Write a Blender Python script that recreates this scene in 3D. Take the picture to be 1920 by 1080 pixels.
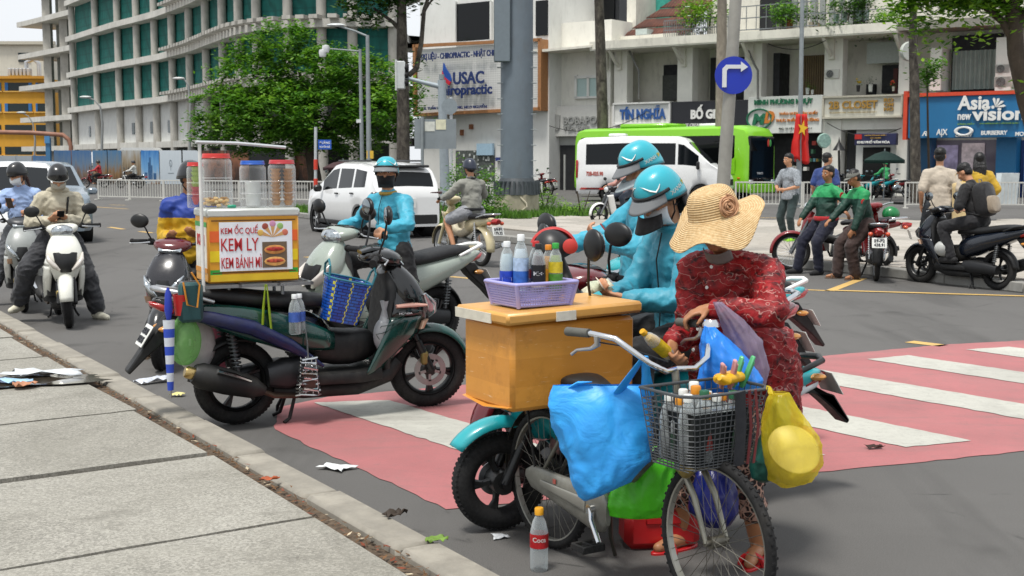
import bpy, bmesh, math, random
import numpy as np
from mathutils import Vector, Matrix, Euler, noise
V = Vector
R = math.radians
PI = math.pi
random.seed(7)
for _o in list(bpy.data.objects):
 bpy.data.objects.remove(_o)
SC = bpy.context.scene
COL = SC.collection
# ---------------------------------------------------------------- camera
F_PX, CAM_H, HOR = 2400.0, 1.72, 300.0        # focal length in photo pixels, lens height, horizon row
PITCH = math.atan((540 - HOR) / F_PX)
cam_d = bpy.data.cameras.new('camera')
cam = bpy.data.objects.new('camera', cam_d)
COL.objects.link(cam)
cam_d.sensor_width = 36.0
cam_d.lens = F_PX / 1920 * 36
cam_d.clip_start, cam_d.clip_end = 0.05, 3000
cam.location = (0, 0, CAM_H)
cam.rotation_euler = (PI / 2 - PITCH, 0, 0)
cam_d.dof.use_dof = True
cam_d.dof.focus_distance = 7.5
cam_d.dof.aperture_fstop = 9.0
SC.camera = cam
# ---------------------------------------------------------------- sky, sun, exposure
SUN_EL, SUN_AZ = 70.0, 215.0                   # degrees; azimuth clockwise from +Y
W = bpy.data.worlds.new('World')
SC.world = W
W.use_nodes = True
nt = W.node_tree
nt.nodes.clear()
_out = nt.nodes.new('ShaderNodeOutputWorld')
_bg = nt.nodes.new('ShaderNodeBackground')
_sky = nt.nodes.new('ShaderNodeTexSky')
_sky.sky_type = 'NISHITA'
_sky.sun_disc = False
_sky.sun_elevation = R(SUN_EL)
_sky.sun_rotation = R(SUN_AZ)
_sky.dust_density = 4.0
_sky.air_density = 1.0
_tc = nt.nodes.new('ShaderNodeTexCoord')
_map = nt.nodes.new('ShaderNodeMapping')
_map.inputs['Scale'].default_value = (1, 1, 3.0)
_ns = nt.nodes.new('ShaderNodeTexNoise')
_ns.inputs['Scale'].default_value = 1.6
_ns.inputs['Detail'].default_value = 5
_rmp = nt.nodes.new('ShaderNodeValToRGB')
_rmp.color_ramp.elements[0].position = .3
_rmp.color_ramp.elements[0].color = (10.2, 10.7, 11.2, 1)
_rmp.color_ramp.elements[1].position = .7
_rmp.color_ramp.elements[1].color = (11.9, 12.2, 12.6, 1)
_mx = nt.nodes.new('ShaderNodeMixRGB')
_mx.inputs[0].default_value = .86               # thin overcast: cloud sheet over the clear-sky model
nt.links.new(_tc.outputs['Generated'], _map.inputs[0])
nt.links.new(_map.outputs[0], _ns.inputs['Vector'])
nt.links.new(_ns.outputs[0], _rmp.inputs[0])
nt.links.new(_sky.outputs[0], _mx.inputs[1])
nt.links.new(_rmp.outputs[0], _mx.inputs[2])
nt.links.new(_mx.outputs[0], _bg.inputs[0])
nt.links.new(_bg.outputs[0], _out.inputs[0])
_bg.inputs[1].default_value = 0.072
sun_d = bpy.data.lights.new('sun', 'SUN')
sun_d.energy = 2.8
sun_d.angle = R(12)
sun_d.color = (1.0, .965, .91)
sun = bpy.data.objects.new('sun', sun_d)
COL.objects.link(sun)
_sd = V((math.sin(R(SUN_AZ)) * math.cos(R(SUN_EL)), math.cos(R(SUN_AZ)) * math.cos(R(SUN_EL)), math.sin(R(SUN_EL))))
sun.rotation_euler = _sd.to_track_quat('Z', 'Y').to_euler()
SC.view_settings.view_transform = 'Standard'
SC.view_settings.look = 'None'
SC.view_settings.exposure = 0.34
SC.view_settings.gamma = 1.0
SC.view_settings.use_curve_mapping = False
SC.render.engine = 'CYCLES'
SC.cycles.use_denoising = True
SC.cycles.max_bounces = 7
SC.cycles.diffuse_bounces = 3
SC.cycles.glossy_bounces = 3
SC.cycles.transparent_max_bounces = 16
SC.cycles.transmission_bounces = 6
SC.cycles.caustics_reflective = False
SC.cycles.caustics_refractive = False
# ---------------------------------------------------------------- pixel -> place
def ray(px, py):
 u, v = (px - 960) / F_PX, (540 - py) / F_PX
 c, s = math.cos(PITCH), math.sin(PITCH)
 return V((u, c + v * s, v * c - s))
def G(px, py, z=0.0):                           # point of a level surface at height z
 d = ray(px, py)
 return V((0, 0, CAM_H)) + d * ((z - CAM_H) / d.z)
def D(px, py, y):                               # point at a known depth
 d = ray(px, py)
 return V((0, 0, CAM_H)) + d * (y / d.y)
def on_line(px, py, a, b):                      # point of the upright plane standing on ground line a-b
 d = ray(px, py)
 n = V((-(b.y - a.y), b.x - a.x, 0))
 return V((0, 0, CAM_H)) + d * ((n.x * a.x + n.y * a.y) / (n.x * d.x + n.y * d.y))
def px_h(base, py):                             # height above ground that row py has over a ground point
 d = ray(960, py)
 return CAM_H + d.z * base.y / d.y
# ---------------------------------------------------------------- mesh collecting
def mrot(ax, ay=0, az=0, loc=(0, 0, 0)):
 return Matrix.Translation(loc) @ Euler((ax, ay, az)).to_matrix().to_4x4()
class MB:
 def __init__(s):
  s.v, s.f, s.mi = [], [], []
  s.uv = None
 def add(s, vs, fs, mi=0, T=None):
  o = len(s.v)
  if T is not None:
   vs = [T @ V(p) for p in vs]
  s.v += [tuple(p) for p in vs]
  s.f += [tuple(i + o for i in f) for f in fs]
  s.mi += [mi] * len(fs)
  return s
 def box(s, c, sz, T=None, mi=0, bev=0):
  cx, cy, cz = c
  hx, hy, hz = sz[0] / 2, sz[1] / 2, sz[2] / 2
  if bev <= 0:
   vs = [(cx + a * hx, cy + b * hy, cz + d * hz) for a in (-1, 1) for b in (-1, 1) for d in (-1, 1)]
   return s.add(vs, [(0, 1, 3, 2), (4, 6, 7, 5), (0, 4, 5, 1), (2, 3, 7, 6), (0, 2, 6, 4), (1, 5, 7, 3)], mi, T)
  b = min(bev, hx * .98, hy * .98, hz * .98)
  vs, idx = [], {}
  for a in (-1, 1):
   for e in (-1, 1):
    for d in (-1, 1):
     for k in range(3):
      p = [a * hx, e * hy, d * hz]
      for q in range(3):
       if q != k:
        p[q] -= (a, e, d)[q] * b
      idx[(a, e, d, k)] = len(vs)
      vs.append((cx + p[0], cy + p[1], cz + p[2]))
  fs = []
  I = lambda a, e, d, k: idx[(a, e, d, k)]
  for sg in (-1, 1):
   q = [(-1, -1), (1, -1), (1, 1), (-1, 1)]
   if sg < 0: q = q[::-1]
   fs.append(tuple(I(sg, y, z, 0) for y, z in q))
   fs.append(tuple(I(x, sg, z, 1) for z, x in q))
   fs.append(tuple(I(x, y, sg, 2) for x, y in q))
  for a in (-1, 1):
   for e in (-1, 1):
    fs.append((I(a, e, -1, 0), I(a, e, 1, 0), I(a, e, 1, 1), I(a, e, -1, 1)))
    fs.append((I(a, -1, e, 0), I(a, 1, e, 0), I(a, 1, e, 2), I(a, -1, e, 2)))
    fs.append((I(-1, a, e, 1), I(1, a, e, 1), I(1, a, e, 2), I(-1, a, e, 2)))
    for d in (-1, 1):
     fs.append((I(a, e, d, 0), I(a, e, d, 1), I(a, e, d, 2)))
  return s.add(vs, fs, mi, T)
 def tube(s, pts, r, n=8, closed=False, cap=True, mi=0, T=None, flat=1.0):
  P = [V(p) for p in pts]
  m = len(P)
  rr = r if isinstance(r, (list, tuple)) else [r] * m
  tang = []
  for i in range(m):
   a = P[(i - 1) % m] if (closed or i > 0) else P[i]
   b = P[(i + 1) % m] if (closed or i < m - 1) else P[i]
   t = (b - a)
   tang.append(t.normalized() if t.length > 1e-9 else V((0, 0, 1)))
  u = V((0, 0, 1)) if abs(tang[0].z) < .9 else V((1, 0, 0))
  u = (u - tang[0] * u.dot(tang[0])).normalized()
  vs = []
  for i in range(m):
   if i:
    u = (u - tang[i] * u.dot(tang[i]))
    u = u.normalized() if u.length > 1e-6 else tang[i].orthogonal().normalized()
   w = tang[i].cross(u)
   for k in range(n):
    a = 2 * PI * k / n
    vs.append(P[i] + u * (math.cos(a) * rr[i] * flat) + w * (math.sin(a) * rr[i]))
  fs = []
  for i in range(m if closed else m - 1):
   j = (i + 1) % m
   for k in range(n):
    l = (k + 1) % n
    fs.append((i * n + k, i * n + l, j * n + l, j * n + k))
  if cap and not closed:
   fs.append(tuple(range(n))[::-1])
   fs.append(tuple((m - 1) * n + k for k in range(n)))
  return s.add(vs, fs, mi, T)
 def rod(s, a, b, r, r2=None, n=10, mi=0, T=None):
  return s.tube([a, b], [r, r if r2 is None else r2], n, mi=mi, T=T)
 def lathe(s, prof, n=20, T=None, mi=0, a0=0, a1=2 * PI):
  full = abs(a1 - a0 - 2 * PI) < 1e-6
  m = n if full else n + 1
  vs, fs = [], []
  for r_, z in prof:
   for k in range(m):
    a = a0 + (a1 - a0) * k / n
    vs.append((r_ * math.cos(a), r_ * math.sin(a), z))
  for i in range(len(prof) - 1):
   for k in range(n):
    l = (k + 1) % m
    fs.append((i * m + k, i * m + l, (i + 1) * m + l, (i + 1) * m + k))
  return s.add(vs, fs, mi, T)
 def ell(s, c, r, n=14, m=9, T=None, mi=0, z0=-1, z1=1):
  vs, fs = [], []
  t0, t1 = math.asin(z0), math.asin(z1)
  for i in range(m + 1):
   t = t0 + (t1 - t0) * i / m
   for k in range(n):
    a = 2 * PI * k / n
    vs.append((c[0] + r[0] * math.cos(t) * math.cos(a), c[1] + r[1] * math.cos(t) * math.sin(a), c[2] + r[2] * math.sin(t)))
  for i in range(m):
   for k in range(n):
    l = (k + 1) % n
    fs.append((i * n + k, i * n + l, (i + 1) * n + l, (i + 1) * n + k))
  return s.add(vs, fs, mi, T)
 def torus(s, c, R_, r, n=28, m=10, T=None, mi=0, axis='y', rz=None, a0=0, a1=2 * PI):
  rz = rz or r
  full = abs(a1 - a0 - 2 * PI) < 1e-6
  nn = n if full else n + 1
  vs, fs = [], []
  for i in range(nn):
   a = a0 + (a1 - a0) * i / n
   for k in range(m):
    b = 2 * PI * k / m
    q = R_ + r * math.cos(b)
    p = (q * math.cos(a), rz * math.sin(b), q * math.sin(a))
    if axis == 'z': p = (p[0], p[2], p[1])
    if axis == 'x': p = (p[1], p[0], p[2])
    vs.append((p[0] + c[0], p[1] + c[1], p[2] + c[2]))
  for i in range(n):
   j = (i + 1) % nn
   for k in range(m):
    l = (k + 1) % m
    fs.append((i * m + k, i * m + l, j * m + l, j * m + k))
  return s.add(vs, fs, mi, T)
 def prism(s, poly, z0, z1, T=None, mi=0):
  n = len(poly)
  vs = [(x, y, z0) for x, y in poly] + [(x, y, z1) for x, y in poly]
  fs = [tuple(range(n))[::-1], tuple(range(n, 2 * n))]
  for i in range(n):
   j = (i + 1) % n
   fs.append((i, j, n + j, n + i))
  return s.add(vs, fs, mi, T)
 def xz(s, poly, y0, y1, T=None, mi=0):                # outline in x-z, thickness along y
  n = len(poly)
  vs = [(x, y0, z) for x, z in poly] + [(x, y1, z) for x, z in poly]
  fs = [tuple(range(n)), tuple(range(n, 2 * n))[::-1]]
  for i in range(n):
   j = (i + 1) % n
   fs.append((i, n + i, n + j, j))
  return s.add(vs, fs, mi, T)
 def loft(s, rings, cap=True, mi=0, T=None, closed=True):
  n = len(rings[0])
  vs = [p for r_ in rings for p in r_]
  fs = []
  for i in range(len(rings) - 1):
   for k in range(n if closed else n - 1):
    l = (k + 1) % n
    fs.append((i * n + k, i * n + l, (i + 1) * n + l, (i + 1) * n + k))
  if cap and closed:
   fs.append(tuple(range(n))[::-1])
   fs.append(tuple((len(rings) - 1) * n + k for k in range(n)))
  return s.add(vs, fs, mi, T)
 def hull(s, st, n=16, e=2.6, y=0.0, mi=0, T=None):
  """stations (x, z, half width, half height[, tilt deg]) joined by superellipse rings across y"""
  rings = []
  for i, q in enumerate(st):
   x, z, hw, hh = q[:4]
   if len(q) > 4:
    t = R(q[4])
   else:
    a, b = st[max(i - 1, 0)], st[min(i + 1, len(st) - 1)]
    t = math.atan2(b[1] - a[1], b[0] - a[0])
    if abs(t) > PI / 2: t = t - PI if t > 0 else t + PI
   ux, uz = -math.sin(t), math.cos(t)
   ring = []
   for k in range(n):
    a = 2 * PI * k / n
    ca, sa = math.cos(a), math.sin(a)
    yy = hw * math.copysign(abs(ca) ** (2 / e), ca)
    hz = hh * math.copysign(abs(sa) ** (2 / e), sa)
    ring.append((x + ux * hz, y + yy, z + uz * hz))
   rings.append(ring)
  return s.loft(rings, mi=mi, T=T)
 def quad(s, a, b, c, d, mi=0):
  return s.add([a, b, c, d], [(0, 1, 2, 3)], mi)
 def grid(s, fn, nu, nv, mi=0, T=None, thick=0):
  vs = [fn(i / nu, j / nv) for i in range(nu + 1) for j in range(nv + 1)]
  w = nv + 1
  fs = [(i * w + j, (i + 1) * w + j, (i + 1) * w + j + 1, i * w + j + 1) for i in range(nu) for j in range(nv)]
  return s.add(vs, fs, mi, T)
 def mesh(s, name, mats, ang=40, fixn=True):
  me = bpy.data.meshes.new(name)
  me.from_pydata(s.v, [], s.f)
  mats = mats if isinstance(mats, (list, tuple)) else [mats]
  for m in mats:
   me.materials.append(m)
  if len(mats) > 1:
   me.polygons.foreach_set('material_index', s.mi)
  if fixn:
   bm = bmesh.new(); bm.from_mesh(me)
   bmesh.ops.remove_doubles(bm, verts=bm.verts, dist=1e-5)
   bmesh.ops.recalc_face_normals(bm, faces=bm.faces)
   bm.to_mesh(me); bm.free()
  if ang:
   me.polygons.foreach_set('use_smooth', [True] * len(me.polygons))
   me.set_sharp_from_angle(angle=R(ang))
  me.update()
  return me
 def build(s, name, mats, parent=None, loc=None, rz=None, ang=40, sub=0, solid=0, fixn=True, kind=None):
  o = bpy.data.objects.new(name, s.mesh(name, mats, ang, fixn))
  COL.objects.link(o)
  if parent is not None: o.parent = parent
  if loc is not None: o.location = loc
  if rz is not None: o.rotation_euler = (0, 0, rz)
  if solid:
   m = o.modifiers.new('solid', 'SOLIDIFY'); m.thickness = solid; m.offset = 0
  if sub:
   m = o.modifiers.new('sub', 'SUBSURF'); m.levels = sub; m.render_levels = sub
  if kind: o['kind'] = kind
  return o
def tag(o, label, cat, group=None, kind=None):
 o['label'] = label
 o['category'] = cat
 if group: o['group'] = group
 if kind: o['kind'] = kind
 return o
def thing(name, label, cat, loc=(0, 0, 0), rz=0.0, group=None):
 o = bpy.data.objects.new(name, None)
 o.empty_display_size = .1
 COL.objects.link(o)
 o.location = loc
 o.rotation_euler = (0, 0, rz)
 return tag(o, label, cat, group)
def put(o, mesh, name, parent=None, loc=(0, 0, 0), rot=(0, 0, 0), sc=(1, 1, 1)):
 q = bpy.data.objects.new(name, mesh)
 COL.objects.link(q)
 q.parent = o if parent is None else parent
 q.location, q.rotation_euler, q.scale = loc, rot, sc
 return q
def copy_tree(o, parent=None):
 c = o.copy()
 COL.objects.link(c)
 c.parent = parent
 for ch in o.children:
  copy_tree(ch, c)
 return c
def structure(o):
 o['kind'] = 'structure'
 return o
# ---------------------------------------------------------------- materials
def lin(h):
 if not isinstance(h, str): return h
 h = h.lstrip('#')
 f = lambda c: c / 12.92 if c <= .04045 else ((c + .055) / 1.055) ** 2.4
 return tuple(f(int(h[i:i + 2], 16) / 255) for i in (0, 2, 4))
_MC = {}
class NT:
 def __init__(s, name):
  s.m = bpy.data.materials.new(name)
  s.m.use_nodes = True
  s.t = s.m.node_tree
  s.b = s.t.nodes['Principled BSDF']
  s.out = s.t.nodes['Material Output']
 def n(s, typ, **kw):
  q = s.t.nodes.new('ShaderNode' + typ)
  for k, v in kw.items():
   if k in q.inputs and not hasattr(q, k): q.inputs[k].default_value = v
   else: setattr(q, k, v)
  return q
 def l(s, a, b): s.t.links.new(a, b)
 def coord(s, sc=(1, 1, 1), kind='Object'):
  c = s.n('TexCoord'); mp = s.n('Mapping')
  mp.inputs['Scale'].default_value = sc if isinstance(sc, tuple) else (sc,) * 3
  s.l(c.outputs[kind], mp.inputs[0])
  return mp.outputs[0]
 def noise(s, co, scale, detail=4, rough=.55, dist=0):
  q = s.n('TexNoise'); q.inputs['Scale'].default_value = scale; q.inputs['Detail'].default_value = detail
  q.inputs['Roughness'].default_value = rough; q.inputs['Distortion'].default_value = dist
  s.l(co, q.inputs['Vector']); return q.outputs[0]
 def vor(s, co, scale, feat='F1', out=0, rnd=1.0):
  q = s.n('TexVoronoi'); q.feature = feat; q.inputs['Scale'].default_value = scale; q.inputs['Randomness'].default_value = rnd
  s.l(co, q.inputs['Vector']); return q.outputs[out]
 def ramp(s, fac, stops, interp='LINEAR'):
  q = s.n('ValToRGB'); cr = q.color_ramp; cr.interpolation = interp
  while len(cr.elements) < len(stops): cr.elements.new(.5)
  for e, (p, c) in zip(cr.elements, stops):
   e.position = p
   c = lin(c) if isinstance(c, str) else ((c, c, c) if not isinstance(c, (tuple, list)) else c)
   e.color = (c[0], c[1], c[2], 1)
  s.l(fac, q.inputs[0]); return q.outputs[0]
 def mix(s, fac, a, b, mode='MIX'):
  q = s.n('MixRGB'); q.blend_type = mode
  for i, x in enumerate((fac, a, b)):
   if hasattr(x, 'links'): s.l(x, q.inputs[i])
   else:
    if i and isinstance(x, str): x = lin(x)
    q.inputs[i].default_value = x if i == 0 else (x[0], x[1], x[2], 1)
  return q.outputs[0]
 def math(s, op, a, b=0.0):
  q = s.n('Math'); q.operation = op
  for i, x in enumerate((a, b)):
   if hasattr(x, 'links'): s.l(x, q.inputs[i])
   else: q.inputs[i].default_value = x
  return q.outputs[0]
 def sep(s, co):
  q = s.n('SeparateXYZ'); s.l(co, q.inputs[0]); return q.outputs
 def bump(s, h, strength=.3, dist=.01):
  q = s.n('Bump'); q.inputs['Strength'].default_value = strength; q.inputs['Distance'].default_value = dist
  s.l(h, q.inputs['Height']); s.l(q.outputs[0], s.b.inputs['Normal'])
 def col(s, x):
  if hasattr(x, 'links'): s.l(x, s.b.inputs['Base Color'])
  else:
   x = lin(x); s.b.inputs['Base Color'].default_value = (x[0], x[1], x[2], 1)
 def set(s, **kw):
  for k, v in kw.items():
   k = k.replace('_', ' ')
   if hasattr(v, 'links'): s.l(v, s.b.inputs[k])
   else: s.b.inputs[k].default_value = v
def M(col, rough=.55, metal=0.0, var=.10, vs=9.0, bump=0.0, bs=70.0, coat=0.0, spec=.5, dirt=0.0, sheen=0.0, name=None):
 key = (col, rough, metal, var, vs, bump, bs, coat, spec, dirt, sheen)
 if key in _MC: return _MC[key]
 t = NT(name or 'mat_%s_%d' % (str(col).strip('#'), len(_MC)))
 c = lin(col)
 co = t.coord()
 nz = t.noise(co, vs, 5, .6)
 lo = tuple(x * (1 - var) for x in c); hi = tuple(min(1, x * (1 + var)) for x in c)
 cc = t.ramp(nz, [(.3, lo), (.7, hi)])
 if dirt:
  d = t.noise(t.coord((1, 1, .35)), 3.2, 6, .65)
  cc = t.mix(t.ramp(d, [(.52, 0.0), (.78, dirt)]), cc, (.10, .09, .075))
 t.col(cc)
 t.set(Metallic=metal, Coat_Weight=coat, Specular_IOR_Level=spec)
 rn = t.noise(co, vs * 3.1, 3)
 t.set(Roughness=t.ramp(rn, [(.25, max(.02, rough * .82)), (.75, min(1, rough * 1.18))]))
 if sheen: t.set(Sheen_Weight=sheen)
 if bump: t.bump(t.noise(co, bs, 4), bump, .004)
 _MC[key] = t.m
 return t.m
def GLASS(col='#0c1012', rough=.06, name='dark_glass'):
 key = ('glass', col, rough)
 if key in _MC: return _MC[key]
 t = NT(name); t.col(col); t.set(Roughness=rough, Specular_IOR_Level=.3)
 _MC[key] = t.m; return t.m
def CLEAR(col='#ffffff', rough=.05, thick=.25, name='clear_plastic'):
 """thin clear plastic: mostly see-through with a glossy skin"""
 key = ('clear', col, rough, thick)
 if key in _MC: return _MC[key]
 t = NT(name); t.col(col); t.set(Roughness=rough, Specular_IOR_Level=.6)
 tr = t.n('BsdfTransparent'); mx = t.n('MixShader'); lw = t.n('LayerWeight'); lw.inputs[0].default_value = .35
 c = lin(col); tr.inputs[0].default_value = (min(1, c[0] * .3 + .7), min(1, c[1] * .3 + .7), min(1, c[2] * .3 + .7), 1)
 f = t.math('ADD', t.math('MULTIPLY', lw.outputs[1], .55), thick)
 t.l(f, mx.inputs[0]); t.l(tr.outputs[0], mx.inputs[1]); t.l(t.b.outputs[0], mx.inputs[2])
 t.l(mx.outputs[0], t.out.inputs[0])
 _MC[key] = t.m; return t.m
def BAG(col, alpha=.8, rough=.28, trans=.5):
 """thin polythene film: partly see-through, lets light through, crumpled"""
 key = ('bag', col, alpha, rough, trans)
 if key in _MC: return _MC[key]
 t = NT('bag_%s' % col.strip('#'))
 co = t.coord()
 c = lin(col)
 nz = t.noise(co, 9, 5, .6, .6)
 cc = t.ramp(nz, [(.3, tuple(x * .86 for x in c)), (.7, tuple(min(1, x * 1.12) for x in c))])
 t.col(cc); t.set(Roughness=rough, Specular_IOR_Level=.55)
 cr = t.noise(co, 5.5, 4, .5, 1.6)
 t.bump(cr, .45, .03)
 tl = t.n('BsdfTranslucent'); t.l(cc, tl.inputs[0])
 m1 = t.n('MixShader'); m1.inputs[0].default_value = trans * .6
 t.l(t.b.outputs[0], m1.inputs[1]); t.l(tl.outputs[0], m1.inputs[2])
 tr = t.n('BsdfTransparent'); tr.inputs[0].default_value = (min(1, c[0] * .45 + .55), min(1, c[1] * .45 + .55), min(1, c[2] * .45 + .55), 1)
 m2 = t.n('MixShader')
 lw = t.n('LayerWeight'); lw.inputs[0].default_value = .3
 t.l(t.math('MINIMUM', t.math('ADD', t.math('MULTIPLY', lw.outputs[1], .35), alpha), 1.0), m2.inputs[0])
 t.l(tr.outputs[0], m2.inputs[1]); t.l(m1.outputs[0], m2.inputs[2])
 t.l(m2.outputs[0], t.out.inputs[0])
 _MC[key] = t.m; return t.m
BLACK = M('#101112', .40, var=.2, dirt=.22)
BLACKM = M('#0c0d0e', .58, var=.2, dirt=.35)
RUBBER = M('#0e0e0f', .85, var=.25, vs=20, bump=.2, bs=120, dirt=.4)
CHROME = M('#d6d8da', .16, 1.0, var=.05)
STEEL = M('#9b9d9e', .38, .9, var=.12)
ALU = M('#b9bbbd', .32, .85, var=.08)
GALV = M('#8d9496', .5, .35, var=.12, vs=5, bump=.1)
WHITEP = M('#e9e9e6', .35, var=.04, coat=.2)
SKIN = M('#bd8a69', .5, var=.10, vs=14, spec=.4)
SKIN2 = M('#a3714f', .5, var=.10, vs=14, spec=.4)
HAIR = M('#0b0908', .45, var=.3, vs=60, bump=.5, bs=140)
# ---------------------------------------------------------------- lettering
_WORK = bpy.data.scenes.new('work')                # scratch scene: baking there leaves the real one alone
def bake(o):
 _WORK.collection.objects.link(o)
 vl = _WORK.view_layers[0]
 vl.update()
 me = bpy.data.meshes.new_from_object(o.evaluated_get(vl.depsgraph))
 bpy.data.objects.remove(o)
 return me
def text_mesh(s, size, depth=.004, bold=0.0, mat=None, align='CENTER', shear=0.0, sx=1.0, space=1.0):
 cu = bpy.data.curves.new('txt', 'FONT')
 cu.body = s; cu.size = size; cu.extrude = depth / 2; cu.offset = bold
 cu.align_x = align; cu.align_y = 'CENTER'; cu.shear = shear; cu.space_character = space
 cu.resolution_u = 3
 o = bpy.data.objects.new('txt', cu)
 me = bake(o)
 bpy.data.curves.remove(cu)
 if sx != 1.0: me.transform(Matrix.Diagonal((sx, 1, 1, 1)))
 me.materials.clear()
 if mat: me.materials.append(mat)
 return me
def text_fit(s, w, h, **kw):
 """lettering scaled to fill a w x h rectangle centred on the origin"""
 me = text_mesh(s, 1.0, kw.pop('depth', .01), **kw)
 xs = [v.co.x for v in me.vertices]; ys = [v.co.y for v in me.vertices]
 x0, x1, y0, y1 = min(xs), max(xs), min(ys), max(ys)
 me.transform(Matrix.Diagonal((w / (x1 - x0), h / (y1 - y0), 1, 1)) @ Matrix.Translation((-(x0 + x1) / 2, -(y0 + y1) / 2, 0)))
 return me
# ================================================================ ground
def asphalt_mat():
 t = NT('asphalt')
 co = t.coord()
 big = t.noise(co, .35, 5, .6)
 mid = t.noise(co, 2.6, 6, .65, .4)
 fine = t.noise(co, 160, 3, .7)
 base = t.ramp(big, [(.3, (.150, .147, .142)), (.7, (.205, .201, .194))])
 base = t.mix(t.ramp(mid, [(.45, 0.0), (.75, .28)]), base, (.115, .112, .107))
 base = t.mix(.55, base, t.ramp(fine, [(.3, (.075, .073, .07)), (.62, (.21, .206, .198)), (.8, (.33, .325, .31))]))
 streak = t.noise(t.coord((.22, 1.3, 1)), 1.0, 5, .6)
 base = t.mix(t.ramp(streak, [(.55, 0.0), (.8, .22)]), base, (.25, .245, .235))
 tyre = t.noise(t.coord((1.0, .12, 1)), 1.6, 4, .6, .3)
 base = t.mix(t.ramp(tyre, [(.52, 0.0), (.70, .55)]), base, (.085, .083, .08))
 oil = t.noise(co, 1.3, 3, .5)
 base = t.mix(t.ramp(oil, [(.62, 0.0), (.74, .55)]), base, (.055, .053, .05))
 crk = t.vor(t.coord(), .55, 'DISTANCE_TO_EDGE', 0)
 base = t.mix(t.math('MULTIPLY', t.ramp(crk, [(.0, .8), (.006, 0.0)]), t.ramp(mid, [(.5, 0.0), (.6, 1.0)])), base, (.04, .04, .04))
 base = t.mix(1.0, base, (.63, .62, .61), 'MULTIPLY')
 t.col(base); t.set(Roughness=.86)
 t.bump(fine, .5, .006)
 return t.m
MB().grid(lambda u, v: (-420 + 840 * u, -60 + 840 * v, 0), 8, 8).build('road', asphalt_mat(), ang=0)
structure(bpy.data.objects['road'])
RD = V((-.526, .85, 0)).normalized()            # along the near kerb, away from the lens
RN = V((.85, .526, 0)).normalized()             # across the carriageway
# ---- near pavement: bedding, terrazzo slabs, kerb stones, leaf litter in the joint
KB = V((-.84, 6.14, 0))                          # kerb road-side edge, world
def kp(s, t, z=0): return KB + RD * s - RN * t + V((0, 0, z))   # s along kerb, t in from its edge
def terrazzo_mat():
 t = NT('terrazzo_slab')
 co = t.coord()
 v = t.vor(co, 95, 'F1', 1)
 chips = t.ramp(t.sep(v)[0], [(.0, (.215, .21, .195)), (.45, (.37, .365, .345)), (.75, (.56, .555, .53)), (.97, (.16, .155, .145))])
 stain = t.noise(co, 1.7, 6, .65, .5)
 g = t.mix(t.ramp(stain, [(.35, .0), (.72, .55)]), chips, (.40, .395, .365))
 fine = t.noise(co, 260, 2)
 g = t.mix(.35, g, t.ramp(fine, [(.3, (.13, .13, .12)), (.7, (.62, .615, .59))]))
 dk = t.noise(t.coord((.6, 1, 1)), 3.4, 7, .7)
 g = t.mix(t.ramp(dk, [(.56, 0.0), (.74, .6)]), g, (.14, .135, .12))
 tone = t.noise(co, .55, 5, .7, .8)
 g = t.mix(1.0, g, t.ramp(tone, [(.32, (.54, .52, .46)), (.52, (.76, .735, .67)), (.75, (.88, .855, .79))]), 'MULTIPLY')
 t.col(g); t.set(Roughness=.72); t.bump(fine, .35, .004)
 return t.m
TERR = terrazzo_mat()
KERBM = M('#928d82', .85, var=.3, vs=3.2, bump=.4, bs=90, dirt=.75)
SOIL = M('#57493a', .95, var=.5, vs=30, bump=.8, bs=120)
pb = MB()
pb.add([kp(-6, -.0 + .012), kp(34, .012), kp(34, 9), kp(-6, 9)], [(0, 1, 2, 3)])
pave = pb.build('pavement', SOIL)
pave.location.z = .075
structure(pave)
for i in range(-5, 34):                          # kerb stones, one by one
 L = .985
 o = MB().box((0, 0, 0), (L, .19, .20), bev=.018).build('kerb_stone', KERBM, pave)
 c = kp(i * 1.0 + .5, .095)
 o.location = (c.x, c.y, .012 - .075 + random.uniform(-.006, .004) + (.006 if i % 3 else 0))
 o.rotation_euler = (random.uniform(-.012, .012), 0, math.atan2(RD.y, RD.x) + random.uniform(-.006, .006))
jo = [-4.4, -3.0, -1.75, -.34, 1.11, 2.55, 3.91, 5.2, 6.55, 7.9, 9.2, 10.6, 12, 13.4, 14.8, 16.2, 17.6]
random.seed(3)
slab_dir = (V((1.13, .44, 0)).normalized())
for a, b in zip(jo[:-1], jo[1:]):
 for (t0, t1) in ((.275, 3.2), (3.215, 6.2)):
  n0 = 14
  g1, g2 = random.uniform(.012, .03), random.uniform(.008, .02)
  sk = .12                                  # joints run a little off square to the kerb
  edge = []
  for k in range(n0 + 1):
   t = t0 + (t1 - t0) * k / n0
   edge.append((a + g1 + random.uniform(0, .02) - sk * t * .35, t + (random.uniform(0, .05) if k == 0 else 0)))
  for k in range(n0, -1, -1):
   t = t0 + (t1 - t0) * k / n0
   edge.append((b - g2 - random.uniform(0, .008) - sk * t * .35, t + (random.uniform(0, .05) if k == 0 else 0)))
  zt = .112 + random.uniform(-.008, .008)
  m = MB().prism([(kp(s, t).x, kp(s, t).y) for s, t in edge], .05 - .075, zt - .075)
  m.build('paving_slab', TERR, pave, ang=20)
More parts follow.
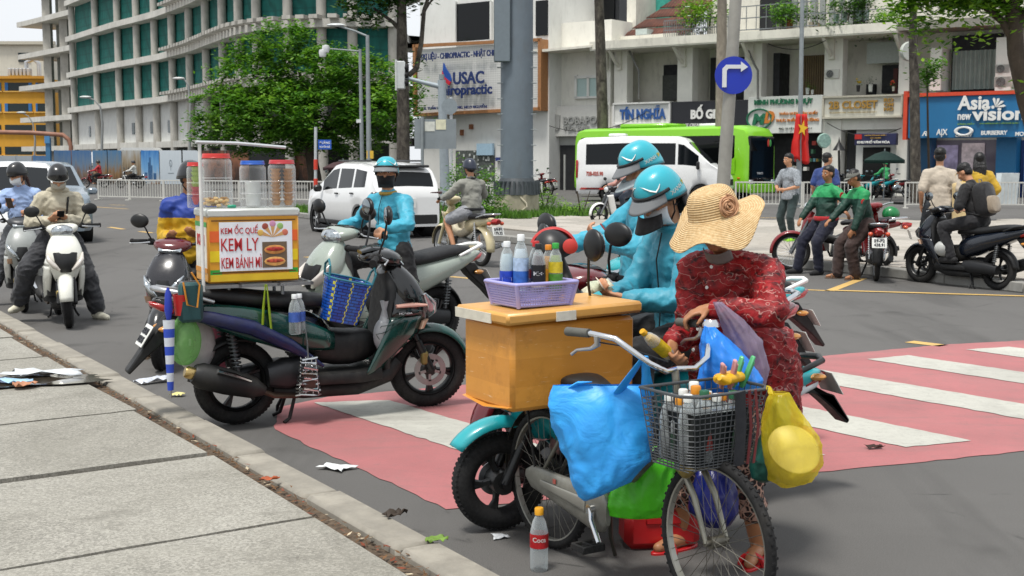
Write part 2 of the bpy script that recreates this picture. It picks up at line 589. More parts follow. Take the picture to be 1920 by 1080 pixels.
# puddle and litter in the broken corner of a slab
def blob2(c, rx, ry, n=26, jit=.25, rot=0.0, seed=1):
 rnd = random.Random(seed)
 out = []
 for k in range(n):
  a = 2 * PI * k / n
  q = 1 + rnd.uniform(-jit, jit)
  x, y = rx * q * math.cos(a), ry * q * math.sin(a)
  out.append((c.x + x * math.cos(rot) - y * math.sin(rot), c.y + x * math.sin(rot) + y * math.cos(rot)))
 return out
pc = G(66, 714, .12)
wet = NT('wet_dark'); wet.col('#3a342c'); wet.set(Roughness=.05, Specular_IOR_Level=.9)
m = MB(); pts = blob2(pc, .52, .26, seed=4, rot=.3)
m.add([(x, y, .1285) for x, y in pts], [tuple(range(len(pts)))])
tag(m.build('puddle', wet.m), 'shallow dirty puddle in broken pavement slab', 'puddle')
CRUMPLE = M('#cfd4d8', .35, var=.2, vs=12, bump=.8, bs=18)
def scrap(px, py, w, l, mat, label, cat, z=.125, rz=0, h=.03, seed=0, name='litter'):
 c = G(px, py, z)
 rnd = random.Random(seed + px)
 n = 6
 hs = [[rnd.uniform(0, h) for _ in range(n + 1)] for _ in range(n + 1)]
 m = MB().grid(lambda u, v: ((u - .5) * l * (1 + .2 * math.sin(5 * v + seed)), (v - .5) * w * (1 + .25 * math.sin(4 * u + seed)), hs[int(round(u * n))][int(round(v * n))]), n, n)
 o = m.build(name, mat, None, (c.x, c.y, z), rz, ang=60, solid=.001)
 return tag(o, label, cat)
scrap(82, 703, .2, .5, CRUMPLE, 'crumpled clear plastic wrapper lying in the puddle', 'litter', .135, .2, .05, 2, 'plastic_wrapper')
scrap(20, 716, .12, .3, M('#9ec3dd', .3, var=.2), 'pale blue plastic scrap at edge of the puddle', 'litter', .135, -.3, .03, 5, 'plastic_scrap')
scrap(46, 722, .11, .16, M('#b07a5a', .6, var=.3), 'brown wrapper scrap floating in the puddle', 'litter', .135, .9, .03, 6, 'wrapper')
scrap(629, 876, .12, .18, M('#dfe2e2', .7, var=.05), 'white paper scrap on red crossing beside kerb', 'paper', .012, -.5, .012, 3, 'paper_scrap')
scrap(938, 1007, .05, .07, M('#c9cdd0', .5), 'grey paper shred on asphalt by big scooter wheel', 'paper', .006, .3, .012, 8, 'paper_scrap')
scrap(1480, 534, .06, .16, M('#e8e8e6', .6), 'flattened white cup on asphalt by dark blue scooter', 'litter', .01, .1, .03, 9, 'paper_cup')
scrap(290, 716, .1, .28, M('#c8cdd6', .35, var=.3, vs=20), 'shiny snack wrapper in gutter behind ice cream scooter', 'litter', .01, .8, .04, 10, 'snack_wrapper')
scrap(332, 741, .06, .10, M('#d8cf8a', .6), 'pale yellow leaf in gutter by kerb', 'leaf', .01, .2, .02, 11, 'fallen_leaf')
scrap(818, 1014, .06, .09, M('#6f8f3a', .6, var=.3), 'green leaf lying on the kerb stone', 'leaf', .118, .5, .02, 12, 'fallen_leaf')
scrap(505, 899, .035, .09, M('#a4512c', .7, var=.3), 'rust brown leaf lying flat on terrazzo slab', 'leaf', .124, .4, .015, 13, 'fallen_leaf')
scrap(740, 966, .05, .10, M('#3b3128', .8, var=.3), 'curled dark dry leaf on the kerb stone', 'leaf', .12, .7, .03, 14, 'fallen_leaf')
scrap(1640, 839, .05, .10, M('#3a2620', .8, var=.3), 'dark dry leaf on red crossing paint', 'leaf', .012, .1, .02, 15, 'fallen_leaf')
# leaf litter packed in the joint behind the kerb
rnd = random.Random(11)
lit = MB()
for k in range(1250):
 s = rnd.uniform(-3, 14)
 t = .235 + rnd.gauss(0, .022)
 c = kp(s, t, .086 + rnd.uniform(0, .028))
 a, L, w_ = rnd.uniform(0, 6.28), rnd.uniform(.005, .026), rnd.uniform(.003, .010)
 d1 = V((math.cos(a), math.sin(a), rnd.uniform(-.4, .4))) * L
 d2 = V((-math.sin(a), math.cos(a), rnd.uniform(-.3, .3))) * w_
 lit.add([c - d1, c + d2, c + d1, c - d2], [(0, 1, 2, 3)], rnd.choice((0, 0, 0, 0, 1, 1, 2, 0, 3)))
o = lit.build('leaf_litter', [M('#5d4227', .9, var=.4), M('#6f4f30', .85, var=.4), M('#b3a58c', .9, var=.3), M('#7a3a20', .85, var=.3)], ang=0, fixn=False)
tag(o, 'dry leaves and grit packed in gap behind kerb', 'leaf litter', kind='stuff')
# ---- crossing: red band with white bars, yellow lines
def paint_mat(name, col, worn, wear=.25):
 t = NT(name)
 co = t.coord()
 c = lin(col)
 n1 = t.noise(co, 1.1, 6, .65, .3)
 n2 = t.noise(co, 14, 6, .7)
 n3 = t.noise(co, 170, 3, .7)
 a = t.ramp(n1, [(.3, tuple(x * .84 for x in c)), (.7, tuple(min(1, x * 1.1) for x in c))])
 a = t.mix(t.ramp(n2, [(.52, 0.0), (.72, wear)]), a, worn)
 a = t.mix(.22, a, t.ramp(n3, [(.3, tuple(x * .45 for x in c)), (.7, tuple(min(1, x * 1.3) for x in c))]))
 st = t.noise(t.coord((.5, 2.5, 1)), 1.5, 7, .7)
 a = t.mix(t.ramp(st, [(.54, 0.0), (.74, .6)]), a, worn)
 gr_ = t.noise(co, .8, 5, .7, .6)
 hole = t.noise(co, 26, 5, .75)
 a = t.mix(t.ramp(hole, [(.66, 0.0), (.70, .8)]), a, (.12, .115, .11))
 a = t.mix(t.ramp(gr_, [(.45, 0.0), (.75, .32)]), a, (.13, .115, .105))
 t.col(a); t.set(Roughness=.74); t.bump(n3, .3, .004)
 return t.m
RED = paint_mat('red_paint', (.40, .14, .142), (.21, .13, .122), .4)
WHITE = paint_mat('white_paint', (.49, .485, .43), (.24, .225, .205), .6)
YEL = paint_mat('yellow_paint', (.62, .40, .12), (.22, .2, .16), .4)
def ragged(P, step=.07, j=.009):                 # worn, slightly uneven paint edge
 out = []
 for a, b in zip(P, P[1:] + P[:1]):
  n = max(1, int((b - a).length / step))
  out += [a.lerp(b, k / n) + V((random.uniform(-j, j), random.uniform(-j, j), 0)) for k in range(n)]
 return out
ct = [(-1.62, 8.82), (-1.33, 9.2), (-.36, 9.71), (.9, 10.26), (2.37, 10.95), (3.2, 11.4), (4.01, 11.84), (4.9, 12.13), (7, 12.9), (11, 14.6)]
cb = [(-1.53, 8.08), (-.32, 6.19), (1.68, 6.93), (3.03, 7.45), (6.5, 8.85), (11, 10.7)]
band = ct + cb[::-1]
band = [(q.x, q.y) for q in ragged([V((x, y, 0)) for x, y in band], .1, .012)]
structure(MB().add([(x, y, .004) for x, y in band], [tuple(range(len(band)))[::-1]]).build('crossing', RED, ang=0))
SD, SN = V((.587, -.81, 0)), V((.81, .587, 0))
def interp(pl, n):                               # the band edge where SN-coordinate is n
 for (x0, y0), (x1, y1) in zip(pl[:-1], pl[1:]):
  n0, n1 = x0 * SN.x + y0 * SN.y, x1 * SN.x + y1 * SN.y
  if n0 <= n <= n1 or (pl[-1] == (x1, y1)):
   k = (n - n0) / (n1 - n0)
   return V((x0 + (x1 - x0) * k, y0 + (y1 - y0) * k, 0))
for k in range(7):
 nr = 4.60 + 1.185 * k + (.0, .0, -.15, .0, .05, .05, .1)[k]
 nl = nr - .48
 tp, tq = interp(ct[1:], nr), interp(ct[1:], nl)
 bp, bq = interp(cb[1:], nr), interp(cb[1:], nl)
 ins = .34
 p = ragged([tq + SD * ins, tp + SD * ins, bp - SD * ins, bq - SD * ins])
 structure(MB().add([(q.x, q.y, .008) for q in p], [tuple(range(len(p)))]).build('crossing_bar', WHITE, ang=0))
def strip(a, b, w, mat, name, z=.004):
 d = (b - a).normalized(); s = V((-d.y, d.x, 0)) * w / 2
 return structure(MB().add([(p.x, p.y, z) for p in (a - s, b - s, b + s, a + s)], [(0, 1, 2, 3)]).build(name, mat, ang=0))
strip(G(1555, 546), G(1618, 522), .13, YEL, 'yellow_line')
strip(G(1555, 545), G(1990, 558), .12, YEL, 'yellow_line', .008)
strip(G(1330, 536), G(1556, 545.5), .10, YEL, 'yellow_line')
strip(G(1705, 641), G(1770, 649), .16, YEL, 'yellow_dash')
for a, b, w in (((573, 482), (625, 486), .13), ((845, 519), (935, 527), .13), ((205, 426), (232, 430), .14), ((262, 434), (286, 437), .14), ((178, 388), (240, 392), .12), ((205, 384), (235, 385), .12), ((1110, 519), (1040, 513), .1)):
 strip(G(*a), G(*b), w, YEL, 'yellow_dash')
for a, b in (((1560, 409), (1640, 411)), ((1780, 408), (1850, 408)), ((1410, 408), (1460, 409))):
 strip(G(*a), G(*b), .14, YEL, 'lane_dash')
# tar repair seams and stains on the near road
# ---- traffic island: kerb, tiles, grass
near = [G(*p) for p in [(548, 407), (640, 418), (770, 434), (905, 451), (1012, 462), (1200, 477), (1440, 498), (1640, 518), (1920, 550), (2300, 602)]]
back = [G(*p) for p in [(550, 398), (700, 399), (900, 400), (1100, 405), (1380, 420), (1920, 421), (2300, 421)]]
isl = [(p.x, p.y) for p in near] + [(p.x, p.y) for p in back[::-1]]
ISZ = .13
island = MB().prism(isl, 0, ISZ - .02).build('traffic_island', M('#6f6c66', .9, var=.2, vs=2, bump=.3), ang=20)
structure(island)
KERB2 = M('#8b8a85', .8, var=.2, vs=3, bump=.25, dirt=.5)
for a, b in zip(near[:-1], near[1:]):
 n = max(1, int((b - a).length / 1.0))
 for k in range(n):
  p, q = a.lerp(b, k / n), a.lerp(b, (k + 1) / n)
  d = (q - p); c = (p + q) / 2 + V((-d.y, d.x, 0)).normalized() * .09
  o = MB().box((0, 0, 0), (d.length - .012, .2, ISZ + .012), bev=.015).build('kerb_stone', KERB2, island)
  o.location = (c.x, c.y, (ISZ + .012) / 2 + random.uniform(0, .008)); o.rotation_euler = (0, 0, math.atan2(d.y, d.x))
def inside(x, y, poly):
 c = False
 for (x0, y0), (x1, y1) in zip(poly, poly[1:] + poly[:1]):
  if (y0 > y) != (y1 > y) and x < (x1 - x0) * (y - y0) / (y1 - y0) + x0: c = not c
 return c
gr = [G(*p) for p in [(553, 406), (640, 416), (770, 431), (830, 434), (900, 421), (1000, 418), (1105, 414), (1112, 407), (1100, 404.5), (900, 400.5), (700, 399.5), (553, 398.5)]]
gpoly = [(p.x, p.y) for p in gr]
TILE = [M('#a39d93', .82, var=.14, vs=4, bump=.2, dirt=.35), M('#99948b', .82, var=.14, vs=4, bump=.2, dirt=.35), M('#aba59c', .82, var=.14, vs=4, bump=.2, dirt=.35)]
tm = [MB().box((0, 0, 0), (1.03, .78, .04), bev=.008).mesh('paving_tile', t) for t in TILE]
rnd = random.Random(5)
td = V((.48, -.877, 0)); tn = V((.877, .48, 0))
ipoly2 = isl
cnt = 0
for i in range(-4, 40):
 for j in range(0, 26):
  c = V((5.5, 18.9, 0)) + tn * (.62 + j * .80) + td * (-14 + i * 1.045 + (j % 2) * .52)
  if c.y < 13.5 or c.x > 15.5: continue
  if not all(inside(c.x + dx, c.y + dy, ipoly2) for dx in (-.5, .5) for dy in (-.4, .4)): continue
  if inside(c.x, c.y, gpoly) or abs(c.x / c.y) > .46: continue
  o = put(island, tm[rnd.randrange(3)], 'paving_tile', loc=(c.x, c.y, ISZ - .02 + .019 + rnd.uniform(-.003, .004)), rot=(rnd.uniform(-.004, .004), rnd.uniform(-.004, .004), math.atan2(td.y, td.x)))
  cnt += 1
GRASSM = []
for h in ('#4f7a24', '#67952f', '#3d641c'):
 t = NT('grass_' + h[1:]); t.col(t.ramp(t.noise(t.coord(), 3, 3), [(.3, tuple(x * .6 for x in lin(h))), (.7, lin(h))])); t.set(Roughness=.6)
 tl = t.n('BsdfTranslucent'); c = lin(h); tl.inputs[0].default_value = (c[0] * 1.3, c[1] * 1.3, c[2], 1)
 mx = t.n('MixShader'); mx.inputs[0].default_value = .3
 t.l(t.b.outputs[0], mx.inputs[1]); t.l(tl.outputs[0], mx.inputs[2]); t.l(mx.outputs[0], t.out.inputs[0])
 GRASSM.append(t.m)
gm = MB()
rnd = random.Random(9)
xs = [p[0] for p in gpoly]; ys = [p[1] for p in gpoly]
k = 0
while k < 15000:
 x, y = rnd.uniform(min(xs), max(xs)), rnd.uniform(min(ys), max(ys))
 if not inside(x, y, gpoly): continue
 k += 1
 h = rnd.uniform(.08, .22) * (1.3 if noise.noise(V((x * .8, y * .8, 0))) > .1 else .8)
 a = rnd.uniform(0, 6.28); w_ = rnd.uniform(.012, .03)
 dx, dy = math.cos(a) * w_, math.sin(a) * w_
 bx_, by_ = rnd.uniform(-.09, .09), rnd.uniform(-.09, .09)
 gm.add([(x - dx, y - dy, ISZ - .03), (x + dx, y + dy, ISZ - .03), (x + bx_, y + by_, ISZ + h)], [(0, 1, 2)], rnd.choice((0, 0, 1, 1, 2)))
o = gm.build('grass', GRASSM, ang=0, fixn=False)
tag(o, 'green grass strip on traffic island around billboard column', 'grass', kind='stuff')
structure(MB().prism(gpoly, ISZ - .02, ISZ).build('grass_bed', M('#3c4a22', .95, var=.35, vs=6), ang=0))
# ================================================================ buildings
CONC = M('#b3b0a8', .85, var=.18, vs=.6, bump=.25, bs=12, dirt=.45)
CONC2 = M('#c6c4bc', .85, var=.15, vs=.5, bump=.2, bs=12, dirt=.4)
def net_mat():
 t = NT('green_netting')
 co = t.coord()
 n = t.noise(t.coord((1.2, 1.2, .35)), 1.1, 5, .6, .6)
 c = t.ramp(n, [(.25, (.004, .055, .048)), (.5, (.008, .13, .11)), (.75, (.016, .20, .175))])
 w = t.n('TexWave'); w.bands_direction = 'Z'; w.inputs['Scale'].default_value = .35; w.inputs['Distortion'].default_value = 1.2
 t.l(co, w.inputs[0])
 c = t.mix(t.ramp(w.outputs[0], [(.0, .35), (.12, 0.0)]), c, (.004, .04, .036))
 t.col(c); t.set(Roughness=.8); t.bump(n, .4, .2)
 return t.m
NET = net_mat()
WPANEL = M('#d7d8d4', .7, var=.06, vs=1, dirt=.25)
FLOORS = [3.4, 7.4, 11.2, 15.05, 18.9, 22.7, 26.5]
def at_d(px, d): return V(((px - 960) / F_PX * d, d, 0))
path = [(147, 142), (190, 134), (233, 127), (275, 122), (317, 117), (350, 112), (383, 107), (410, 102), (437, 97.5), (465, 93.5), (500, 91), (560, 89), (640, 88), (745, 88)]
PP = [at_d(*p) for p in path]
cb_ = thing('concrete_building', 'curved unfinished concrete building with green netting between its columns', 'building', PP[4])
O0 = PP[4]
def resample(P, step):
 out, acc = [P[0].copy()], 0.0
 for a, b in zip(P[:-1], P[1:]):
  L = (b - a).length; t = step - acc
  while t <= L:
   out.append(a.lerp(b, t / L)); t += step
  acc = L - (t - step)
 return out
def offset(P, d):                                # positive: away from the street
 out = []
 for i, p in enumerate(P):
  a, b = P[max(i - 1, 0)], P[min(i + 1, len(P) - 1)]
  t = (b - a).normalized()
  out.append(p + V((-t.y, t.x, 0)) * d)
 return out
fine = resample(PP, 1.0)
fback = offset(fine, 16)
for zi, z in enumerate(FLOORS):
 th = .55
 fo = offset(fine, -.75 if zi else -.2)
 m = MB()
 m.loft([[(a.x - O0.x, a.y - O0.y, z - th), (a.x - O0.x, a.y - O0.y, z), (b.x - O0.x, b.y - O0.y, z), (b.x - O0.x, b.y - O0.y, z - th)] for a, b in zip(fo, fback)])
 m.build('floor_slab', CONC2, cb_, ang=20)
 if zi >= 1:                                  # precast teeth along the slab edge of the curved stretch
  m = MB()
  for q0, q1 in zip(fine[34:], fine[35:]):
   d = (q1 - q0).normalized(); n = V((d.y, -d.x, 0))
   c = q0 + n * .95
   m.box((0, 0, 0), (.62, 1.1, .26), T=mrot(0, 0, math.atan2(d.y, d.x), (c.x - O0.x, c.y - O0.y, z + .10)))
  m.build('slab_edge_tooth_row', CONC, cb_, ang=20, kind='stuff')
def path_at(px):
 for (x0, d0), (x1, d1) in zip(path[:-1], path[1:]):
  if x0 <= px <= x1: return at_d(px, d0 + (d1 - d0) * (px - x0) / (x1 - x0))
colp = [path_at(x) for x in (147, 190, 231, 266, 299, 331, 363, 394, 425, 455, 488, 546, 608, 665, 740)]
cm = MB().rod((0, 0, -.6), (0, 0, 27), .34, n=14).mesh('column', CONC)
for p in colp:
 put(cb_, cm, 'column', loc=(p.x - O0.x, p.y - O0.y, 0))
cin = offset(colp, .35)
for i, (a, b) in enumerate(zip(cin[:-1], cin[1:])):
 d = b - a; w_ = d.length - .25; c = (a + b) / 2
 for zi in range(0, len(FLOORS) - 1):
  z0, z1 = FLOORS[zi], FLOORS[zi + 1] - .55
  T = mrot(0, 0, math.atan2(d.y, d.x))
  if zi == 0:
   if i > 6: continue
   o = MB().box((0, 0, (z1 - z0) / 2), (w_, .1, z1 - z0)).build('wall_panel', WPANEL, cb_)
   o.location = (c.x - O0.x, c.y - O0.y, z0); o.rotation_euler = (0, 0, math.atan2(d.y, d.x))
   if i % 2 == 0 or i == 3:
    w2 = MB().box((.3, -.08, 1.35), (.7, .06, 1.1)).build('window', GLASS('#3b4a4c'), cb_)
    w2.location, w2.rotation_euler = o.location, o.rotation_euler
   continue
  nn = 6
  m = MB().grid(lambda u, v: ((u - .5) * w_, .12 * math.sin(u * PI) + .06 * noise.noise(V((u * 4, v * 5, i + zi))), v * (z1 - z0)), nn, nn)
  o = m.build('safety_net', NET, cb_, ang=60)
  o.location = (c.x - O0.x, c.y - O0.y, z0); o.rotation_euler = (0, 0, math.atan2(d.y, d.x))
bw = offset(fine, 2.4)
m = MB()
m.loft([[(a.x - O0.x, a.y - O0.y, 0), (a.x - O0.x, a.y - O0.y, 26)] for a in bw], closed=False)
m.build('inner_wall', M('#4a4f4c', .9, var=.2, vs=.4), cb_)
# left wing of the same building site
wp = [at_d(60, 164), at_d(82, 161), at_d(157, 150)]
wing = thing('concrete_wing', 'narrow unfinished concrete wing with projecting floor slabs beside curved building', 'building', wp[1])
wf = resample(wp, 1.2)
wb_ = offset(wf, 12)
for zi, z in enumerate(FLOORS[:1] + [7.0, 10.95, 14.9, 18.9, 22.8]):
 fo = offset(wf, -1.0)
 m = MB().loft([[(a.x - wp[1].x, a.y - wp[1].y, z - .6), (a.x - wp[1].x, a.y - wp[1].y, z), (b.x - wp[1].x, b.y - wp[1].y, z), (b.x - wp[1].x, b.y - wp[1].y, z - .6)] for a, b in zip(fo, wb_)])
 m.build('floor_slab', CONC2, wing, ang=20)
for px, d in ((100, 158.5), (131, 154), (157, 150.5)):
 p = at_d(px, d)
 MB().box((p.x - wp[1].x, p.y - wp[1].y + .4, 13), (.95, .9, 27)).build('column', CONC, wing)
for px, d in ((100, 158.5), (131, 154)):
 for z0, z1 in ((3.4, 6.4), (7, 10.35), (10.95, 14.3), (14.9, 18.3), (18.9, 22.2)):
  a, b = at_d(px, d) + V((.4, 2.2, 0)), at_d(px + 28, d - 3.6) + V((.4, 2.2, 0))
  MB().quad((a.x - wp[1].x, a.y - wp[1].y, z0), (b.x - wp[1].x, b.y - wp[1].y, z0), (b.x - wp[1].x, b.y - wp[1].y, z1), (a.x - wp[1].x, a.y - wp[1].y, z1)).build('grey_infill', M('#7d817a', .8, var=.25, vs=.6), wing)
  c = a.lerp(b, .35) + V((0, -.1, 0)); e = a.lerp(b, .75) + V((0, -.1, 0))
  MB().quad((c.x - wp[1].x, c.y - wp[1].y, z0), (e.x - wp[1].x, e.y - wp[1].y, z0), (e.x - wp[1].x, e.y - wp[1].y, z1), (c.x - wp[1].x, c.y - wp[1].y, z1)).build('safety_net', NET, wing)
# ---- yellow building and the pale block behind it
def front_box(name, label, px0, px1, ptop, d, depth, mat, group=None):
 a, b = at_d(px0, d), at_d(px1, d)
 z = D(960, ptop, d).z
 th = thing(name, label, 'building', (a + b) / 2, 0, group)
 MB().box((0, depth / 2, z / 2), (b.x - a.x, depth, z)).build('wall', mat, th)
 return th, (a + b) / 2, z
yb, yo, yz = front_box('yellow_building', 'yellow ochre building with rows of dark windows and blue shutters', -60, 99, 147, 168, 14, M('#d9a033', .75, var=.08, vs=.5, dirt=.15))
YB = M('#2f6fae', .6); DG = GLASS('#2a3436', .15)
for r, (y0, y1) in enumerate(((155, 170), (194, 209), (234, 247), (275, 290))):
 for x0, x1 in ((-45, 2), (10, 60), (68, 97)):
  a, b = D(x0, y1, 168), D(x1, y0, 168)
  cx, cz = (a.x + b.x) / 2 - yo.x, (a.z + b.z) / 2
  o = MB().box((cx, -.03, cz), (b.x - a.x, .1, b.z - a.z)).build('window', DG, yb)
  MB().box((cx, -.12, a.z - .12), (b.x - a.x + .4, .3, .16)).build('sill', M('#e0b25a', .7), o)
  if r < 2:
   for sx in (-1, 1):
    MB().box((cx + sx * (b.x - a.x) / 2 * .88, -.12, cz), ((b.x - a.x) * .12, .08, b.z - a.z)).build('shutter', YB, o)
MB().box((0, -.3, yz + .1), (11.5, .8, .35)).build('parapet', M('#c98f2c', .75), yb)
pbk, po, pz = front_box('pale_building', 'cream office block behind the yellow building', -60, 110, 82, 205, 12, M('#cfcabb', .8, var=.08, vs=.3, dirt=.25))
a, b = D(35, 116, 205), D(57, 99, 205)
MB().box(((a.x + b.x) / 2 - po.x, -.05, (a.z + b.z) / 2), (b.x - a.x, .2, b.z - a.z)).build('window', DG, pbk)
MB().box((0, -.2, pz + .1), (15.5, .8, .5)).build('cornice', M('#bdb8a8', .8), pbk)
m = MB()
for k in range(6):
 p = D(20 + k * 7, 138, 175)
 m.box((p.x, p.y, p.z + .2), (.42, 1, 1.0), bev=.06)
tag(m.build('ventilation_unit', M('#a9adb0', .5, .4)), 'row of grey ventilation units on yellow building roof', 'ventilation')
p = D(58, 125, 176)
m = MB().tube([p + V((-.6, 0, -1.6)), p + V((-.6, 0, .6)), p + V((.4, 0, 1.0)), p + V((1.1, 0, .4)), p + V((1.1, 0, -1.6))], .3, 10)
tag(m.build('duct_pipe', M('#b9bdc0', .4, .6)), 'bent silver duct on roof of yellow building', 'duct')
# ---- hoarding with printed panels round the site
def print_mat(name, stops, seed, scale=(3, 1, .5), mixc=None):
 t = NT(name)
 co = t.coord(kind='Generated')
 z = t.sep(co)[2]
 mp = t.n('Mapping'); mp.inputs['Scale'].default_value = scale; mp.inputs['Location'].default_value = (seed, seed * 2.3, 0)
 t.l(co, mp.inputs[0])
 n = t.noise(mp.outputs[0], 3.5, 5, .6)
 f = t.math('ADD', t.math('MULTIPLY', z, .75), t.math('MULTIPLY', t.math('SUBTRACT', n, .35), .8))
 t.col(t.ramp(f, stops)); t.set(Roughness=.45)
 return t.m
DUSK = [(.15, '#2b2d33'), (.35, '#75604e'), (.55, '#62788f'), (.85, '#456a94')]
CITY = [(.15, '#352b23'), (.38, '#86663f'), (.55, '#6b7a84'), (.85, '#4b759a')]
SEPIA = [(.12, '#2c2620'), (.4, '#6a5943'), (.6, '#94866f'), (.9, '#aeb0ae')]
BLUE = [(.08, '#7a5a40'), (.16, '#b0b6b8'), (.5, '#6fa3cf'), (.9, '#2f74b8')]
LITE = [(.1, '#b9c3cb'), (.9, '#cbd4da')]
WARM = [(.1, '#1c1613'), (.4, '#4a3226'), (.6, '#8a5a40'), (.9, '#2a211e')]
DARK = [(.1, '#0d0d0e'), (.9, '#17171a')]
GREYP = [(.1, '#7f858a'), (.9, '#9aa2a8')]
hp = [(-40, 35, GREYP), (35, 65, GREYP), (66, 97, DUSK), (106, 138, DUSK), (139, 176, DUSK), (178, 205, CITY), (206, 232, CITY), (233, 267, SEPIA), (268, 302, BLUE), (303, 344, LITE), (346, 378, LITE), (379, 425, WARM), (426, 470, WARM), (471, 520, DARK), (521, 548, DARK), (549, 583, WARM), (584, 640, DARK)]
HL = ['mottled grey hoarding panel at far end below yellow building', 'mottled grey hoarding panel between dusk print and end panel', 'dusk print hoarding panel beside the blue post', 'dusk sky hoarding panel next after the blue post', 'dusk sky hoarding panel adjoining brown city print', 'brown and blue city print hoarding next to dusk panel', 'brown and blue city print hoarding next to sepia panel', 'sepia toned street print hoarding panel', 'blue hoarding panel printed with slim tower', 'pale hoarding panel with small grey emblem', 'plain pale hoarding panel next to brown portraits', 'brown portrait hoarding panel next to pale panel', 'brown portrait hoarding panel next to black panel', 'plain black hoarding panel next to brown portraits', 'narrow plain black hoarding panel behind ice cream jars', 'brown portrait hoarding panel between two black ones', 'plain black hoarding panel at tree end of site']
for i, (x0, x1, st) in enumerate(hp):
 dd = 90
 a, b = at_d(x0, dd), at_d(x1 - .6, dd)
 zt = D(960, 282 if x0 > 100 else 292, dd).z
 c = (a + b) / 2
 nm = {id(DUSK): 'dusk sky print', id(CITY): 'brown and blue city print', id(SEPIA): 'sepia toned street print', id(BLUE): 'blue tower print', id(LITE): 'plain pale grey face', id(WARM): 'dark brown portrait print', id(DARK): 'plain black face', id(GREYP): 'mottled grey face'}[id(st)]
 th = thing('hoarding_panel', HL[i], 'hoarding', c, 0, 'hoarding panels round building site')
 MB().box((0, 0, zt / 2 + .02), (b.x - a.x, .06, zt - .04)).build('board', print_mat('print_%d' % i, st, i * 1.7), th)
 MB().box((-(b.x - a.x) / 2 + .03, .06, zt / 2), (.08, .08, zt + .06)).build('post', GALV, th)
 if st is BLUE:
  m = MB()
  for (dx, h, w_) in ((0, 1.55, .1), (-.1, 1.2, .08), (.11, 1.0, .09), (-.3, .5, .2), (.32, .45, .2)):
   m.box((dx, -.034, .35 + h / 2), (w_, .006, h))
  m.build('tower_print', M('#2d5a86', .5), th)
 if st is LITE and x0 == 303:
  m = MB()
  m.torus((0, -.036, 1.5), .13, .018, 20, 6, T=Matrix.Diagonal((.7, 1, 1.7, 1)) @ Matrix.Translation((0, 0, -.62)))
  m.box((0, -.036, 1.25), (.03, .005, .5)).box((0, -.036, .8), (.4, .005, .05))
  m.build('printed_emblem', M('#7d8890', .5), th)
 if st is WARM:
  m = MB()
  for k in range(2):
   dx = -.45 + k * .85
   m.ell((dx, -.02, 1.5), (.17, .03, .24), 12, 8)
   m.ell((dx, -.015, .75), (.36, .03, .52), 12, 8)
  m.build('printed_figure', M('#5f4030', .6, var=.5, vs=4), th)
# ================================================================ shop row across the road
F0, FU = V((5.3, 72, 0)), V((.8, -.6, 0))
FA = math.atan2(-.6, .8)
def fx(px, py, out=0.0):                          # photo row/column -> facade coordinates
 nrm = V((-.6, -.8, 0)) * out
 p = on_line(px, py, F0 + nrm, F0 + nrm + FU)
 return (p - F0).dot(FU), p.z
class FB:
 """one building of the row: boxes given by photo rows and columns on its facade plane"""
 def __init__(s, name, label, px, cat='building', out=0.0):
  s.out = out
  s.xm = fx(px, 250, out)[0]
  s.root = thing(name, label, cat, F0 + FU * s.xm + V((-.6, -.8, 0)) * out, FA)
 def rect(s, p0, q0, p1, q1):
  pm, qm = (p0 + p1) / 2, (q0 + q1) / 2
  x0, x1 = fx(p0, qm, s.out)[0] - s.xm, fx(p1, qm, s.out)[0] - s.xm
  z1, z0 = fx(pm, q0, s.out)[1], fx(pm, q1, s.out)[1]
  return x0, x1, z0, z1
 def b(s, name, mat, p0, q0, p1, q1, y0=0.0, y1=.2, parent=None, z0=None, z1=None, bev=0):
  x0, x1, a, b = s.rect(p0, q0, p1, q1)
  if z0 is not None: a = z0
  if z1 is not None: b = z1
  return MB().box(((x0 + x1) / 2, (y0 + y1) / 2, (a + b) / 2), (x1 - x0, y1 - y0, b - a), bev=bev).build(name, mat, parent or s.root)
 def text(s, string, mat, p0, q0, p1, q1, y=-.2, bold=.03, parent=None, depth=.05, name='lettering', **kw):
  x0, x1, a, b = s.rect(p0, q0, p1, q1)
  me = text_fit(string, x1 - x0, b - a, bold=bold, mat=mat, depth=depth, **kw)
  return put(s.root, me, name, parent, loc=((x0 + x1) / 2, y, (a + b) / 2), rot=(PI / 2, 0, 0))
 def poly(s, name, mat, pts, y0, y1, parent=None):
  q = []
  for px, py in pts:
   x, z = fx(px, py, s.out); q.append((x - s.xm, z))
  return MB().xz(q, y0, y1).build(name, mat, parent or s.root)
CREAM = M('#e4e2d9', .8, var=.08, vs=.7, bump=.1, dirt=.22)
CREAM2 = M('#d9d6ca', .8, var=.12, vs=.7, bump=.1, dirt=.38)
WWALL = M('#dcdcd8', .75, var=.06, vs=.6, dirt=.18)
GREYW = M('#9fa09c', .75, var=.1, vs=.8, dirt=.3)
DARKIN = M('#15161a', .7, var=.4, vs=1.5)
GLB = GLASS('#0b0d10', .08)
TAN = M('#9b6b42', .6, var=.15)
